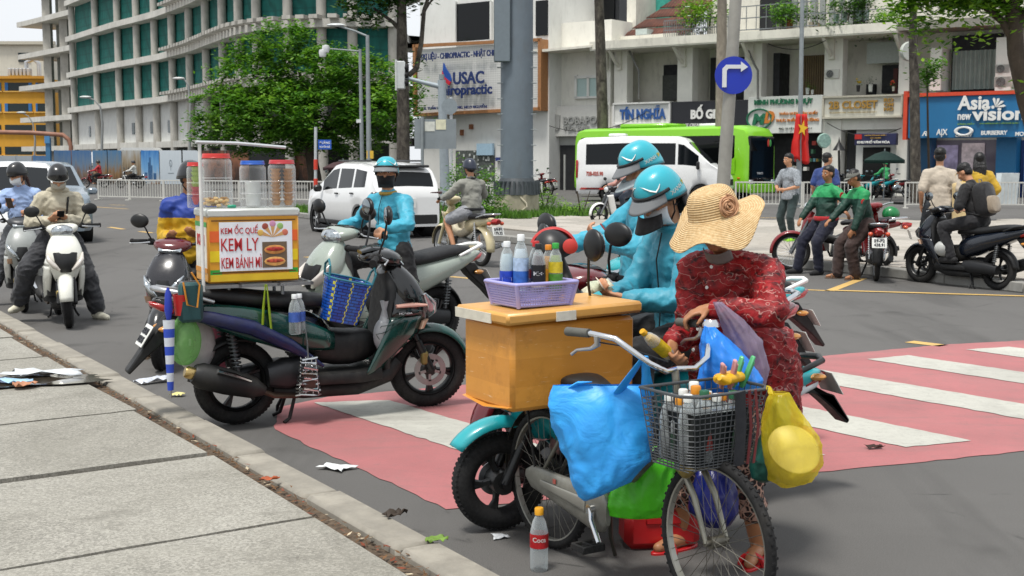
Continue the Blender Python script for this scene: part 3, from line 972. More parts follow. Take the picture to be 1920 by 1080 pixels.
# ---- chiropractic clinic
def lattice_mat():
 t = NT('lattice_panel')
 co = t.coord((1, 1, 1))
 ck = t.n('TexChecker'); ck.inputs['Scale'].default_value = 11.0
 mp = t.n('Mapping'); mp.inputs['Rotation'].default_value = (0, R(45), 0); t.l(co, mp.inputs[0]); t.l(mp.outputs[0], ck.inputs[0])
 ck.inputs[1].default_value = (.60, .60, .58, 1); ck.inputs[2].default_value = (.49, .49, .475, 1)
 t.col(ck.outputs[0]); t.set(Roughness=.7); t.bump(ck.outputs[1], .25, .02)
 return t.m
cl = FB('clinic_building', 'white clinic building with pale lattice front and tan trim', 900, out=1.2)
cl.b('wall', WWALL, 783, 60, 1024, 372, .3, 12, z0=0, z1=15)
cl.b('upper_window', GLB, 852, 4, 916, 76, .22, .36)
o = cl.b('upper_window', GLB, 1000, 0, 1022, 66, .22, .36)
for (a, b, c, d) in ((849, 2, 852, 79), (916, 2, 919, 76), (849, 76, 919, 79)):
 cl.b('window_frame', WWALL, a, b, c, d, .1, .34)
cl.b('lattice_panel', lattice_mat(), 788, 86, 1018, 212, -.25, .25)
for q0, q1 in ((78, 84), (207, 213)):
 cl.poly('trim', TAN, [(784, q0 + 6), (1020, q0 - 6), (1020, q1 - 6), (784, q1 + 6)], -.4, -.2)
cl.b('trim', TAN, 782, 84, 787, 216, -.4, .3)
cl.b('trim', TAN, 1016, 74, 1022, 208, -.4, .3)
o = cl.b('doorway', M('#555a57', .6, var=.5, vs=9), 851, 282, 922, 372, .18, .4, z0=0)
m = MB()
rnd = random.Random(2)
x0, x1, z0, z1 = cl.rect(853, 284, 920, 345)
for k in range(34):
 m.box((rnd.uniform(x0, x1), .15, rnd.uniform(z0, z1)), (rnd.uniform(.06, .16), .03, rnd.uniform(.06, .2)))
m.build('lattice_cutout_row', M('#c9cdca', .6), o, kind='stuff')
cl.b('shop_blind', M('#9db9cc', .6), 893, 269, 923, 291, .02, .2)
cl.b('wall_lamp', M('#7a4a2a', .5), 877, 233, 882, 242, .1, .3)
cl.b('wall_lamp', M('#7a4a2a', .5), 860, 243, 864, 254, .1, .3)
cl.b('door_plate', M('#2d3a78', .5), 927, 295, 934, 302, .1, .3)
NAVY = M('#1d2f63', .45)
sg = FB('clinic_sign', 'navy raised lettering with red and blue flame on lattice front', 900, 'sign', out=1.6)
sg.text('USAC', NAVY, 852, 134, 910, 158, -.12, .03)
sg.text('hiropractic', NAVY, 832, 158, 925, 184, -.12, .028)
sg.text('TRỊ LIỆU - CHIROPRACTIC - NHẬT CHI', NAVY, 791, 94, 928, 112, -.12, .03)
sg.text('B. THẦN KINH CỘT SỐNG. NO.9 NGUYỄN', NAVY, 798, 196, 915, 206, -.12, .02)
sg.poly('flame', M('#1f4b9b', .4), [(834, 118), (838, 128), (846, 140), (849, 150), (846, 158), (838, 146), (833, 134)], -.15, -.05)
sg.poly('flame', M('#c2273a', .4), [(832, 133), (836, 144), (843, 150), (848, 154), (845, 160), (836, 152), (832, 142)], -.17, -.06)
# ---- narrow cream shop left of the trunk
bp = FB('cream_shop', 'cream two storey shop with grey fascia and small window', 1075, out=0)
bp.b('wall', CREAM, 1018, 95, 1140, 372, .3, 10, z0=0, z1=9.5)
bp.poly('eave', CREAM2, [(1008, 104), (1137, 92), (1137, 88), (1008, 99)], -1.5, .35)
bp.b('eave_bracket', CREAM2, 1032, 104, 1042, 122, -.7, .3)
o = bp.b('window', M('#a9c0bd', .25, var=.05), 1078, 145, 1137, 181, .2, .34)
for (a, b, c, d) in ((1075, 141, 1079, 184), (1098, 143, 1102, 182), (1075, 141, 1139, 146), (1075, 180, 1139, 184)):
 bp.b('window_frame', WWALL, a, b, c, d, .1, .32, o)
bp.b('shop_wall', GREYW, 1028, 255, 1140, 372, .12, .35, z0=0)
bp.b('doorway', DARKIN, 1049, 272, 1137, 372, .05, .3, z0=0)
bp.b('door_frame', GREYW, 1057, 290, 1060, 372, -.02, .2, z0=0)
bp.b('house_number_plate', WWALL, 1033, 283, 1042, 296, .0, .2)
sb = FB('grey_shop_sign', 'pale grey fascia sign with faint raised cup emblem', 1075, 'sign', out=.3)
sb.b('board', M('#b9b9b5', .6, var=.05), 1017, 198, 1137, 255, .05, .4)
FAINT = M('#8f908d', .6)
sb.text('BOBAPOP', FAINT, 1056, 218, 1128, 233, -.01, .03)
sb.text('TEA BAR', FAINT, 1056, 236, 1107, 244, -.01, .03)
sb.poly('cup_emblem', FAINT, [(1035, 218), (1041, 214), (1050, 216), (1049, 240), (1044, 245), (1037, 243)], -.02, .06)
# ---- black glazed block above
bk = FB('black_glazed_building', 'black glazed block rising behind the cream shop', 1105, out=-4)
bk.b('wall', M('#1b1d21', .4, var=.2), 1052, -120, 1158, 95, .2, 8, z0=0)
bk.b('window', GLB, 1056, -30, 1150, 56, .1, .22)
bk.b('balcony_front', M('#2c3036', .4), 1052, 58, 1158, 84, -.5, .3)
bk.b('corner_pier', WWALL, 1026, -120, 1051, 98, 0, 4, z0=0)
# ---- long shophouse with loggias
sh = FB('shophouse_row', 'weathered white shophouse row with open loggias over shop signs', 1400)
EZ = fx(1137, 90)[1]
sh.b('back_wall', CREAM2, 1137, 60, 1700, 372, 1.8, 11, z0=0, z1=EZ + .2)
x0, x1, _, _ = sh.rect(1132, 80, 1700, 90)
MB().box(((x0 + x1) / 2, .3, EZ - .12), (x1 - x0, 3.4, .26)).box(((x0 + x1) / 2, -1.35, EZ + .03), (x1 - x0, .16, .42)).build('eave_slab', CREAM2, sh.root)
for k, px in enumerate((1140, 1165, 1285, 1412, 1562, 1694)):
 wd = (6, 12, 14, 16, 17, 10)[k]
 sh.b('column', CREAM, px - wd, 90, px + wd, 372, -.12, .5, z0=0, z1=EZ - .25)
 x = fx(px, 120)[0] - sh.xm
 m = MB().xz([(-.14, EZ - 1.25), (.14, EZ - 1.25), (.14, EZ - .25), (-.14, EZ - .25)], -.3, -.12, T=Matrix.Translation((x, 0, 0)))
 m.tube([(x, -.2, EZ - 1.1), (x, -.75, EZ - .75), (x, -1.25, EZ - .27)], .1, 6)
 m.build('bracket', CREAM2, sh.root)
sh.b('parapet', CREAM, 1137, 190, 1700, 240, -.05, .2, z0=3.2, z1=4.7)
sh.b('side_wall', CREAM2, 1270, 92, 1300, 195, .4, 1.9, z1=EZ - .25)
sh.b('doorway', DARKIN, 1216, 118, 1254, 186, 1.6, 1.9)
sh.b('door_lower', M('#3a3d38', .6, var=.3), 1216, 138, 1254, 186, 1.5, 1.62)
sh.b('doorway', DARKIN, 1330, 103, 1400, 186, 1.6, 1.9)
sh.b('door_leaf', M('#23211f', .6), 1308, 105, 1318, 186, 1.4, 1.8)
sh.b('folding_door', M('#7c6846', .6, var=.25, vs=2), 1478, 100, 1532, 178, 1.5, 1.9)
m = MB()
x0, x1, z0, z1 = sh.rect(1478, 100, 1532, 178)
for k in range(14):
 m.box((x0 + (x1 - x0) * k / 13, 1.47, (z0 + z1) / 2), (.05, .06, z1 - z0))
m.build('door_rib_row', M('#5d4c31', .6), sh.root, kind='stuff')
sh.b('doorway', DARKIN, 1533, 100, 1545, 178, 1.5, 1.9)
sh.b('blind', M('#a7aca9', .7), 1612, 76, 1684, 116, .9, 1.1)
sh.b('doorway', DARKIN, 1632, 118, 1682, 172, 1.5, 1.9)
sh.b('curtain_panel', M('#4d1f1c', .7), 1655, 125, 1663, 172, 1.4, 1.6)
sh.b('doorway', DARKIN, 1602, 155, 1618, 178, 1.5, 1.9)
sh.b('upper_opening', DARKIN, 1440, 98, 1452, 180, .6, 1.9)
# ground floor
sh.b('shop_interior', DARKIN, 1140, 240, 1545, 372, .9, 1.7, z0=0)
sh.b('entrance_frame', WWALL, 1600, 240, 1683, 372, .3, .6, z0=0)
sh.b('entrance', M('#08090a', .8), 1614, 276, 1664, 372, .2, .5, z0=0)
sh.b('side_door', M('#16171a', .6), 1583, 240, 1600, 372, .3, .5, z0=0)
sh.b('side_door', M('#16171a', .6), 1684, 250, 1694, 372, .3, .5, z0=0)
rnd = random.Random(4)
for k in range(26):                               # goods on the open shelves of the chemist
 px, py = rnd.uniform(1470, 1530), rnd.choice((272, 288, 303, 320, 334))
 sh.b('shelf_box', M(rnd.choice(('#b8423a', '#d8d4c8', '#6fa3b0', '#c9a24a', '#4f7f62', '#e2e0d8')), .6), px, py - rnd.uniform(5, 11), px + rnd.uniform(3, 7), py, .3, .6)
# roof above, balconies
rt = FB('tiled_roof', 'rust red corrugated roof with grey gable behind shophouse eave', 1215, out=-1.5)
def roof_mat():
 t = NT('rust_tiles')
 co = t.coord()
 w = t.n('TexWave'); w.bands_direction = 'X'; w.inputs['Scale'].default_value = 1.6; t.l(co, w.inputs[0])
 n = t.noise(co, 1.4, 6, .65)
 c = t.ramp(n, [(.3, (.07, .026, .018)), (.55, (.15, .05, .03)), (.8, (.22, .10, .065))])
 t.col(t.mix(t.math('MULTIPLY', w.outputs[1], .35), c, (.05, .02, .015))); t.set(Roughness=.85); t.bump(w.outputs[1], .8, .06)
 return t.m
x0, x1, z0, z1 = rt.rect(1160, 0, 1276, 72)
ROOFM = roof_mat()
for k in range(9):                                # overlapping roof courses, each sheet its own piece
 f0, f1 = k / 9, (k + 1) / 9
 zz0, zz1 = z0 + 5.4 * f0, z0 + 5.4 * f1
 xl0, xl1 = x0 + f0 * 4.2, x0 + f1 * 4.2
 y0_, y1_ = .0 + 6.5 * f0, .0 + 6.5 * f1
 MB().add([(xl0, y0_, zz0 + .1), (x1 + .6, y0_, zz0 + .1), (x1 + .6, y1_, zz1 + .02), (xl1, y1_, zz1 + .02)], [(0, 1, 2, 3)]).build('roof_course', ROOFM, rt.root, solid=.05)
rt.b('roof_light', M('#b9c4c0', .3), 1197, 55, 1218, 66, -.3, .4)
rt.b('gable', CREAM2, 1158, 66, 1272, 82, -.3, .6)
rt.b('net_screen', M('#3fa595', .8, var=.25, vs=2), 1172, -30, 1202, 42, 3.2, 3.4)
rt.b('end_wall', CREAM2, 1158, -40, 1175, 70, 1.0, 3.3)
up = FB('roof_terrace', 'grey railed roof terrace with flat wall above shophouse row', 1450, out=-1.0)
up.b('wall', CREAM2, 1276, -90, 1700, 72, 3.0, 9)
up.b('doorway', DARKIN, 1380, -40, 1440, 62, 2.8, 3.1)
up.b('doorway', DARKIN, 1560, -40, 1580, 55, 2.8, 3.1)
for px in range(1440, 1560, 18):
 up.b('louvre', M('#8b8f8c', .6), px, -20, px + 10, 40, 2.85, 3.05)
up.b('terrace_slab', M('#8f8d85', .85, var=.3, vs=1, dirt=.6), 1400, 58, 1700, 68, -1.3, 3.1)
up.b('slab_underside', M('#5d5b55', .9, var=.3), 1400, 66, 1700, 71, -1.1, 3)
RAILM = M('#7c8184', .5, .4)
def railing(fb, p0, p1, q0, q1, y, n):
 x0, x1, z0, z1 = fb.rect(p0, q0, p1, q1)
 m = MB()
 for zz in (z0, (z0 + z1) / 2, z1): m.box(((x0 + x1) / 2, y, zz), (x1 - x0, .05, .05))
 for k in range(n + 1): m.box((x0 + (x1 - x0) * k / n, y, (z0 + z1) / 2), (.03, .03, z1 - z0))
 m.build('railing', RAILM, fb.root)
railing(up, 1266, 1402, 38, 74, -1.2, 40)
railing(up, 1402, 1552, 12, 56, -1.25, 8)
railing(up, 1552, 1690, -4, 54, -1.25, 3)
# ---- air conditioners
def aircon(fb_px, px0, py0, px1, py1, label, out=.2):
 fb = FB('air_conditioner', label, (px0 + px1) / 2, 'air conditioner', out=out)
 fb.b('casing', M('#c9c8c0', .6, var=.08, dirt=.3), px0, py0, px1, py1, 0, .35, bev=.02)
 x0, x1, z0, z1 = fb.rect(px0, py0, px1, py1)
 c = (x0 + (x1 - x0) * .38, -.01, (z0 + z1) / 2)
 r = min((z1 - z0) * .4, (x1 - x0) * .34)
 MB().lathe([(0, .02), (r, .02), (r, 0), (0, 0)], 18, T=Matrix.Translation(c) @ Matrix.Rotation(PI / 2, 4, 'X')).build('fan', BLACKM, fb.root)
 m = MB()
 for k in range(4): m.torus((c[0], -.04, c[2]), r * (k + 1) / 4, .012, 18, 5)
 m.build('fan_grille', M('#8d8f8c', .5), fb.root)
aircon(0, 1546, 130, 1573, 147, 'small white air conditioner on column above clothes shop sign')
aircon(0, 1866, 120, 1894, 138, 'white air conditioner fixed beside the curtained window', .3)
aircon(0, 1864, 143, 1898, 164, 'wide cream air conditioner standing on optician sign top', .3)
# ---- optician's shop
op = FB('optician_shop', 'blue fronted optician shop under curtained upper window', 1800, out=.2)
op.b('wall', CREAM2, 1700, 40, 1990, 372, 1.2, 10, z0=0, z1=10.5)
op.b('upper_slab', M('#8b887f', .85, dirt=.5), 1695, 36, 1990, 52, -1.0, 1.4)
op.b('column', CREAM, 1745, 90, 1766, 170, -.1, 1.3)
op.b('column', CREAM, 1868, 70, 1898, 170, -.1, 1.3)
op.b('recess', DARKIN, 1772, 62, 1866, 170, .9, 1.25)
CURT = M('#8f9b94', .8, var=.12, vs=2)
x0, x1, z0, z1 = op.rect(1776, 92, 1864, 166)
MB().grid(lambda u, v: (x0 + (x1 - x0) * u, .75 + .07 * math.sin(u * 60), z0 + (z1 - z0) * v), 90, 1).build('curtain', CURT, op.root, ang=80)
op.b('shop_window', GLASS('#5b5560', .08), 1742, 262, 1862, 372, .9, 1.2, z0=0)
op.b('shop_window', GLASS('#2c3d6a', .08), 1903, 262, 1990, 372, .9, 1.2, z0=0)
op.b('window_poster', M('#9a8fb0', .4, var=.5, vs=2.5), 1746, 272, 1785, 330, .8, .95)
op.b('window_poster', M('#c2b3b8', .4, var=.5, vs=2.5), 1792, 268, 1835, 350, .8, .95)
op.b('window_poster', M('#45659c', .4, var=.5, vs=2.5), 1910, 268, 1990, 360, .8, .95)
op.b('pillar', M('#1f6fa0', .45, var=.05), 1864, 258, 1902, 372, .2, 1.0, z0=0)
op.b('pillar', M('#1b4f74', .45, var=.05), 1706, 258, 1742, 372, .2, 1.0, z0=0)
def shop_sign(name, label, p0, q0, p1, q1, mat, frame=None, out=.35, slope=0.0):
 fb = FB(name, label, (p0 + p1) / 2, 'sign', out=out)
 x0, x1 = fx(p0, (q0 + q1) / 2, out)[0] - fb.xm, fx(p1, (q0 + q1) / 2, out)[0] - fb.xm
 zt = fx((p0 + p1) / 2, (q0 + q1) / 2, out)
 z1_, z0_ = fx((p0 + p1) / 2, q0, out)[1], fx((p0 + p1) / 2, q1, out)[1]
 MB().box(((x0 + x1) / 2, .16, (z0_ + z1_) / 2), (x1 - x0, .3, z1_ - z0_), bev=.02).build('board', mat, fb.root)
 if frame:
  t = .09
  for nm, c, s_ in (('frame', ((x0 + x1) / 2, .1, z1_ + .02), (x1 - x0 + .1, .42, t)), ('frame', ((x0 + x1) / 2, .1, z0_ - .02), (x1 - x0 + .1, .42, t)), ('frame', (x0 - .02, .1, (z0_ + z1_) / 2), (t, .4, z1_ - z0_ - t)), ('frame', (x1 + .02, .1, (z0_ + z1_) / 2), (t, .4, z1_ - z0_ - t))):
   MB().box(c, s_).build(nm, frame, fb.root)
 return fb
SBLUE = M('#2f5a9a', .5); SWHITE = M('#e6e6e2', .5); GOLD = M('#a9823a', .45, .2)
s = shop_sign('shop_sign', 'white sign with blue angular capitals above coach roof', 1152, 194, 1256, 232, M('#d9dad6', .55, var=.04), WWALL)
s.text('TÍN NGHĨA', SBLUE, 1163, 198, 1249, 224, -.04, .045)
s = shop_sign('shop_sign', 'black sign with bold white capitals above lime coach', 1258, 189, 1402, 238, M('#23242a', .5, var=.08), None, .34)
s.text('BỐ GIÀ', SWHITE, 1296, 196, 1356, 223, -.04, .05)
s.text('ICE CREAM - COFFEE - DRINK', SWHITE, 1282, 231, 1376, 237, -.04, .02)
s = shop_sign('shop_sign', 'white chemist sign with green round emblem and orange lettering', 1402, 180, 1541, 250, M('#d6d8d2', .55, var=.05), None, .34)
GRN = M('#1d6b4a', .5); ORG = M('#c9792c', .5)
s.text('MINH PHƯƠNG NHỰT', GRN, 1415, 184, 1524, 198, -.04, .045)
s.text('M', GRN, 1411, 213, 1437, 234, -.05, .06, shear=.2)
s.text('D', ORG, 1434, 208, 1453, 231, -.05, .05, shear=.2)
m = MB(); x, z = fx(1424, 223, .34)
m.torus((x - s.xm, -.04, z), .62, .05, 26, 6, T=Matrix.Translation((x - s.xm, 0, z)) @ Matrix.Diagonal((1.1, 1, .8, 1)) @ Matrix.Translation((-(x - s.xm), 0, -z)))
m.build('round_emblem', GRN, s.root)
s.text('THẢO DƯỢC SẢN XUẤT', ORG, 1461, 208, 1534, 216, -.04, .035)
s.text('THỰC PHẨM BỔ DƯỠNG', ORG, 1455, 220, 1536, 229, -.04, .035)
s.text('ĐC: 33 LÊ LỢI, QUẬN 1', M('#444a46', .5), 1461, 238, 1522, 243, -.04, .01)
s = shop_sign('shop_sign', 'cream clothes shop sign with gold capitals in brown frame', 1545, 181, 1691, 219, M('#cfcdc1', .55, var=.04), M('#b9b4a4', .6), .36)
s.text('2B CLOSET', GOLD, 1555, 189, 1646, 204, -.05, .03)
s.text('9B NGUYỄN HUỆ - PHƯỜNG BẾN NGHÉ QUẬN 1', M('#b9a36a', .5), 1556, 209, 1644, 212, -.05, .0)
for k, wd in enumerate(('RO', 'OM', 'NO')):
 s.text(wd, GOLD, 1658, 184 + k * 8.5, 1676, 191 + k * 8.5, -.05, .03)
ASIA = M('#1f6a9a', .45, var=.10, vs=.5)
s = shop_sign('shop_sign', 'big blue optician sign with white lettering and orange border', 1703, 178, 1990, 258, ASIA, None, .9)
OR = M('#d0472a', .5)
s.b('border', OR, 1697, 171, 1990, 178, -.1, .3)
s.b('border', OR, 1695, 171, 1702, 262, -.12, .3)
s.text('Asia', SWHITE, 1797, 179, 1858, 206, -.1, .03)
s.text('.', SWHITE, 1860, 198, 1866, 204, -.1, .03)
s.text('new', SWHITE, 1797, 214, 1822, 225, -.1, .02)
s.text('vision', SWHITE, 1824, 202, 1924, 226, -.1, .03)
for k in range(4):
 a = R(100 - k * 32)
 s.poly('leaf_mark', SWHITE, [(1868, 201), (1868 + 15 * math.cos(a) - 3 * math.sin(a), 200 - 15 * math.sin(a) - 3 * math.cos(a)), (1868 + 19 * math.cos(a), 200 - 17 * math.sin(a)), (1868 + 14 * math.cos(a) + 2 * math.sin(a), 200 - 14 * math.sin(a) + 2 * math.cos(a))], -.12, -.02)
s.text('KÍNH MẮT', M('#7fa83a', .5), 1797, 230, 1829, 234, -.1, .01)
s.text('59-61 ĐƯỜNG LÊ LỢI, P. BẾN NGHÉ QUẬN 1', M('#7fa83a', .5), 1838, 229, 1912, 233, -.1, .0)
s.text('A|X', SWHITE, 1757, 242, 1778, 257, -.1, .02)
s.text('R', SWHITE, 1730, 246, 1741, 255, -.1, .02, shear=.4)
s.text('OAKLEY', SWHITE, 1793, 252, 1824, 256.5, -.1, .03)
m = MB(); x, z = fx(1808, 246, .9)
m.torus((0, 0, 0), .30, .075, 24, 6, T=Matrix.Translation((x - s.xm, -.1, z)) @ Matrix.Diagonal((1.2, 1, .6, 1)))
m.build('oval_mark', SWHITE, s.root)
s.text('BURBERRY', SWHITE, 1841, 245, 1890, 253, -.1, .025)
s.text('MOLSION', SWHITE, 1905, 247, 1950, 255, -.1, .025)
s = shop_sign('shop_sign', 'navy culture quarter notice above white doorway', 1602, 250, 1680, 272, M('#23264c', .5, var=.1), None, .75)
s.text('KHU PHỐ VĂN HÓA', SWHITE, 1608, 262, 1669, 269, -.03, .03)
s.text('PHƯỜNG BẾN NGHÉ QUẬN 1', M('#c9a24a', .5), 1622, 252, 1662, 255, -.03, .01)
s.text('ĐẠT CHUẨN', M('#c9a24a', .5), 1632, 257, 1652, 260, -.03, .01)
s.b('flag_print', M('#b3261e', .5), 1603, 252, 1616, 261, -.02, .1)
s = FB('hotel_sign', 'white and orange raised lettering on upper slab under leaves', 1790, 'sign', out=1.0)
s.b('bar', M('#a9a598', .7), 1725, 34, 1862, 38, 0, .4)
s.text('HomeSTAY', SWHITE, 1708, 42, 1765, 54, -.1, .02, shear=.1)
s.text('3Town', M('#b3772f', .5), 1770, 34, 1850, 52, -.1, .05)
s = FB('round_lamp_sign', 'round white lightbox sign on bracket beside street trunk', 1702, 'sign', out=1.3)
x0, x1, z0, z1 = s.rect(1696, 83, 1712, 110)
MB().lathe([(0, -.12), (.42, -.12), (.46, 0), (.42, .12), (0, .12)], 24, T=Matrix.Translation(((x0 + x1) / 2, 0, (z0 + z1) / 2)) @ Matrix.Rotation(PI / 2, 4, 'Y') @ Matrix.Rotation(.6, 4, 'X')).build('disc', M('#b9bdb6', .4), s.root)
MB().rod(((x0 + x1) / 2, 0, (z0 + z1) / 2), ((x0 + x1) / 2, 1.4, (z0 + z1) / 2), .03).build('bracket', GALV, s.root)
s = FB('round_lamp_sign', 'small round shop lightbox on bracket beside dark door', 1545, 'sign', out=.9)
x0, x1, z0, z1 = s.rect(1537, 252, 1553, 276)
MB().lathe([(0, -.1), (.33, -.1), (.37, 0), (.33, .1), (0, .1)], 24, T=Matrix.Translation(((x0 + x1) / 2, 0, (z0 + z1) / 2)) @ Matrix.Rotation(PI / 2, 4, 'Y') @ Matrix.Rotation(.7, 4, 'X')).build('disc', M('#8fb0a6', .4, var=.3), s.root)
MB().rod(((x0 + x1) / 2, 0, (z0 + z1) / 2), ((x0 + x1) / 2, 1.2, (z0 + z1) / 2), .03).build('bracket', GALV, s.root)
# cables slung under the eave
def cable(name, label, a, b, sag, r=.02):
 pts = []
 for k in range(13):
  f = k / 12
  p = a.lerp(b, f); pts.append(p + V((0, 0, -sag * 4 * f * (1 - f))))
 c = pts[0]
 o = MB().tube([p - c for p in pts], r, 5).build(name, BLACKM, None, c)
 return tag(o, label, 'cable')
def fpt(px, py, out=0.0):
 x, z = fx(px, py, out); p = F0 + FU * x + V((-.6, -.8, 0)) * out
 return V((p.x, p.y, z))
cable('power_cable', 'black cable slung below the terrace from eave bracket', fpt(1440, 82, 1.2), fpt(1548, 76, 1.2), .35)
cable('power_cable', 'black cable hanging over clothes shop doorway', fpt(1550, 230, .6), fpt(1690, 240, .6), .5)
cable('power_cable', 'thin cable sagging across grey fascia sign', fpt(1030, 236, 1.0), fpt(1210, 212, 1.0), .6)
for px, l in ((1198, 'drain pipe on white loggia column'), (1421, 'dark drain pipe on column beside chemist sign')):
 m = MB().tube([fpt(px - 18, 95, .5), fpt(px - 6, 122, .5), fpt(px, 132, .5), fpt(px, 186, .5)], .06, 8)
 tag(m.build('drain_pipe', M('#6f6f6b', .6)), l, 'pipe')
# ================================================================ trees, poles, fences
def leaf_mat(h, t_=.3):
 t = NT('leaf_' + h[1:])
 c = lin(h)
 inf = t.n('ObjectInfo')
 n = t.noise(t.coord(), 1.1, 3)
 t.col(t.ramp(n, [(.25, tuple(x * .65 for x in c)), (.75, tuple(min(1, x * 1.25) for x in c))])); t.set(Roughness=.5, Specular_IOR_Level=.35)
 tl = t.n('BsdfTranslucent'); tl.inputs[0].default_value = (c[0] * 1.4, c[1] * 1.4, c[2] * .8, 1)
 mx = t.n('MixShader'); mx.inputs[0].default_value = t_
 t.l(t.b.outputs[0], mx.inputs[1]); t.l(tl.outputs[0], mx.inputs[2]); t.l(mx.outputs[0], t.out.inputs[0])
 return t.m
LEAF = [leaf_mat('#4a7826', .36), leaf_mat('#5f8e2f', .36), leaf_mat('#36601b', .36), leaf_mat('#7aa540', .36)]
LEAFY = [leaf_mat('#5f8a26'), leaf_mat('#7aa62f'), leaf_mat('#46701d'), leaf_mat('#8fb63c')]
LEAFD = [leaf_mat('#2f4f1e'), leaf_mat('#3f6426'), leaf_mat('#243d17'), leaf_mat('#4f7a2c')]
def crown_mesh(lobes, n, ls, seed, clump=40, flat=.6, droop=0.0):
 rnd = random.Random(seed)
 m = MB()
 vol = [a[1][0] * a[1][1] * a[1][2] for a in lobes]
 tot = sum(vol)
 for (c, r), v_ in zip(lobes, vol):
  k = max(1, int(n / clump * v_ / tot))
  for _ in range(k):
   d = V((rnd.gauss(0, 1), rnd.gauss(0, 1), rnd.gauss(0, 1))).normalized()
   q = rnd.uniform(.30, 1.0) ** .4
   cc = V((c[0] + d.x * r[0] * q, c[1] + d.y * r[1] * q, c[2] + d.z * r[2] * q))
   cr = rnd.uniform(1.1, 2.7) * ls
   mi0 = rnd.choice((0, 0, 1, 1, 2, 3))
   for _ in range(clump):
    e = V((rnd.gauss(0, 1), rnd.gauss(0, 1), rnd.gauss(0, 1) * flat)) * cr * .5
    p = cc + e + V((0, 0, -droop * abs(e.x)))
    a = rnd.uniform(0, 6.28)
    L = ls * rnd.uniform(.6, 1.15)
    ax = V((math.cos(a), math.sin(a), rnd.uniform(-.7, .35))).normalized() * L * .5
    sd = ax.cross(V((rnd.uniform(-.6, .6), rnd.uniform(-.6, .6), 1))).normalized() * L * .24
    m.add([p - ax, p + sd, p + ax, p - sd], [(0, 1, 2, 3)], mi0 if rnd.random() < .75 else rnd.randrange(4))
 return m
def bark_mat(h1, h2, name):
 t = NT(name)
 co = t.coord((1, 1, .45))
 n = t.noise(co, 6, 6, .7, .5)
 n2 = t.noise(t.coord(), 2.2, 5, .7)
 c = t.ramp(n, [(.35, lin(h1)), (.6, tuple(x * .5 + y * .5 for x, y in zip(lin(h1), lin(h2)))), (.75, lin(h2))])
 c = t.mix(t.ramp(n2, [(.5, 0.0), (.62, .55)]), c, lin(h1))
 t.col(c); t.set(Roughness=.92); t.bump(n, .7, .06)
 return t.m
BARK = bark_mat('#2c2723', '#7d766a', 'bark_dark')
BARKP = bark_mat('#7d7568', '#a39a8a', 'bark_pale')
BARKB = bark_mat('#3d342b', '#5d5145', 'bark_brown')
def tree(label, base, trunk, limbs, lobes, n, ls, mats, bark, seed, name='street_tree', clump=40, flat=.6, group=None):
 th = thing(name, label, 'tree', base, 0, group)
 m = MB().tube([p for p, r in trunk], [r for p, r in trunk], 12)
 for L in limbs: m.tube([p for p, r in L], [r for p, r in L], 8)
 m.build('trunk', bark, th, ang=60)
 if n: crown_mesh(lobes, n, ls, seed, clump, flat).build('crown', mats, th, ang=0, fixn=False)
 return th
def P2(base, px, py):                              # point over base depth, relative to base
 p = D(px, py, base.y)
 return V((p.x - base.x, 0, p.z))
def lob(base, px, py, rx, ry=None, dy=0.0, rz=None):
 p = P2(base, px, py); s = base.y / F_PX
 return ((p.x, dy, p.z), (rx * s, (ry or rx) * s, (rz or rx * .7) * s))
# the broad tree in front of the building site
B1 = at_d(592, 74)
q = lambda x, y: P2(B1, x, y)
tree('broad bright green tree in front of unfinished building', B1,
[(q(592, 372), .5), (q(590, 330), .38), (q(583, 290), .34), (q(585, 262), .3)],
[[(q(585, 275), .25), (q(540, 235) + V((0, -.8, 0)), .16), (q(470, 200), .1)], [(q(585, 270), .25), (q(640, 225), .16), (q(690, 180), .09)], [(q(584, 268), .25), (q(575, 190), .15), (q(560, 130), .08)], [(q(584, 272), .2), (q(600, 240) + V((0, 1.5, 0)), .13), (q(620, 190) + V((0, 2.5, 0)), .07)]],
[lob(B1, 430, 206, 69), lob(B1, 400, 243, 50), lob(B1, 480, 149, 78), lob(B1, 535, 82, 58), lob(B1, 470, 98, 44), lob(B1, 580, 144, 78), lob(B1, 640, 132, 67, dy=-1), lob(B1, 690, 149, 69), lob(B1, 735, 178, 61), lob(B1, 700, 217, 78, dy=-1.5), lob(B1, 610, 217, 89, dy=-1.8), lob(B1, 520, 217, 89, dy=-1.5), lob(B1, 750, 234, 50), lob(B1, 560, 70, 33), lob(B1, 660, 268, 56, dy=1), lob(B1, 540, 262, 56, dy=1), lob(B1, 465, 254, 56, dy=.5)],
44000, .34, LEAF, BARKB, 21, flat=.45)
B2 = at_d(755, 62)
q = lambda x, y: P2(B2, x, y)
tree('tall dark trunked tree beside traffic light with high dark leaves', B2,
[(q(757, 366), .36), (q(756, 300), .32), (q(756, 200), .30), (q(754, 100), .27), (q(753, 0), .22), (q(750, -140), .15)],
[[(q(757, 150), .14), (q(781, 128), .13), (q(790, 80), .11), (q(795, 20), .1), (q(815, -40), .06)], [(q(754, 60), .12), (q(735, 40), .09), (q(700, 15), .05)], [(q(790, 30), .08), (q(806, 5), .05), (q(830, -20), .03)]],
[lob(B2, 690, 8, 42), lob(B2, 730, 28, 30), lob(B2, 665, -8, 34), lob(B2, 740, -40, 70), lob(B2, 790, -70, 60), lob(B2, 775, 15, 18), lob(B2, 780, 120, 9), lob(B2, 680, 34, 20)],
5200, .36, LEAFD, BARK, 22)
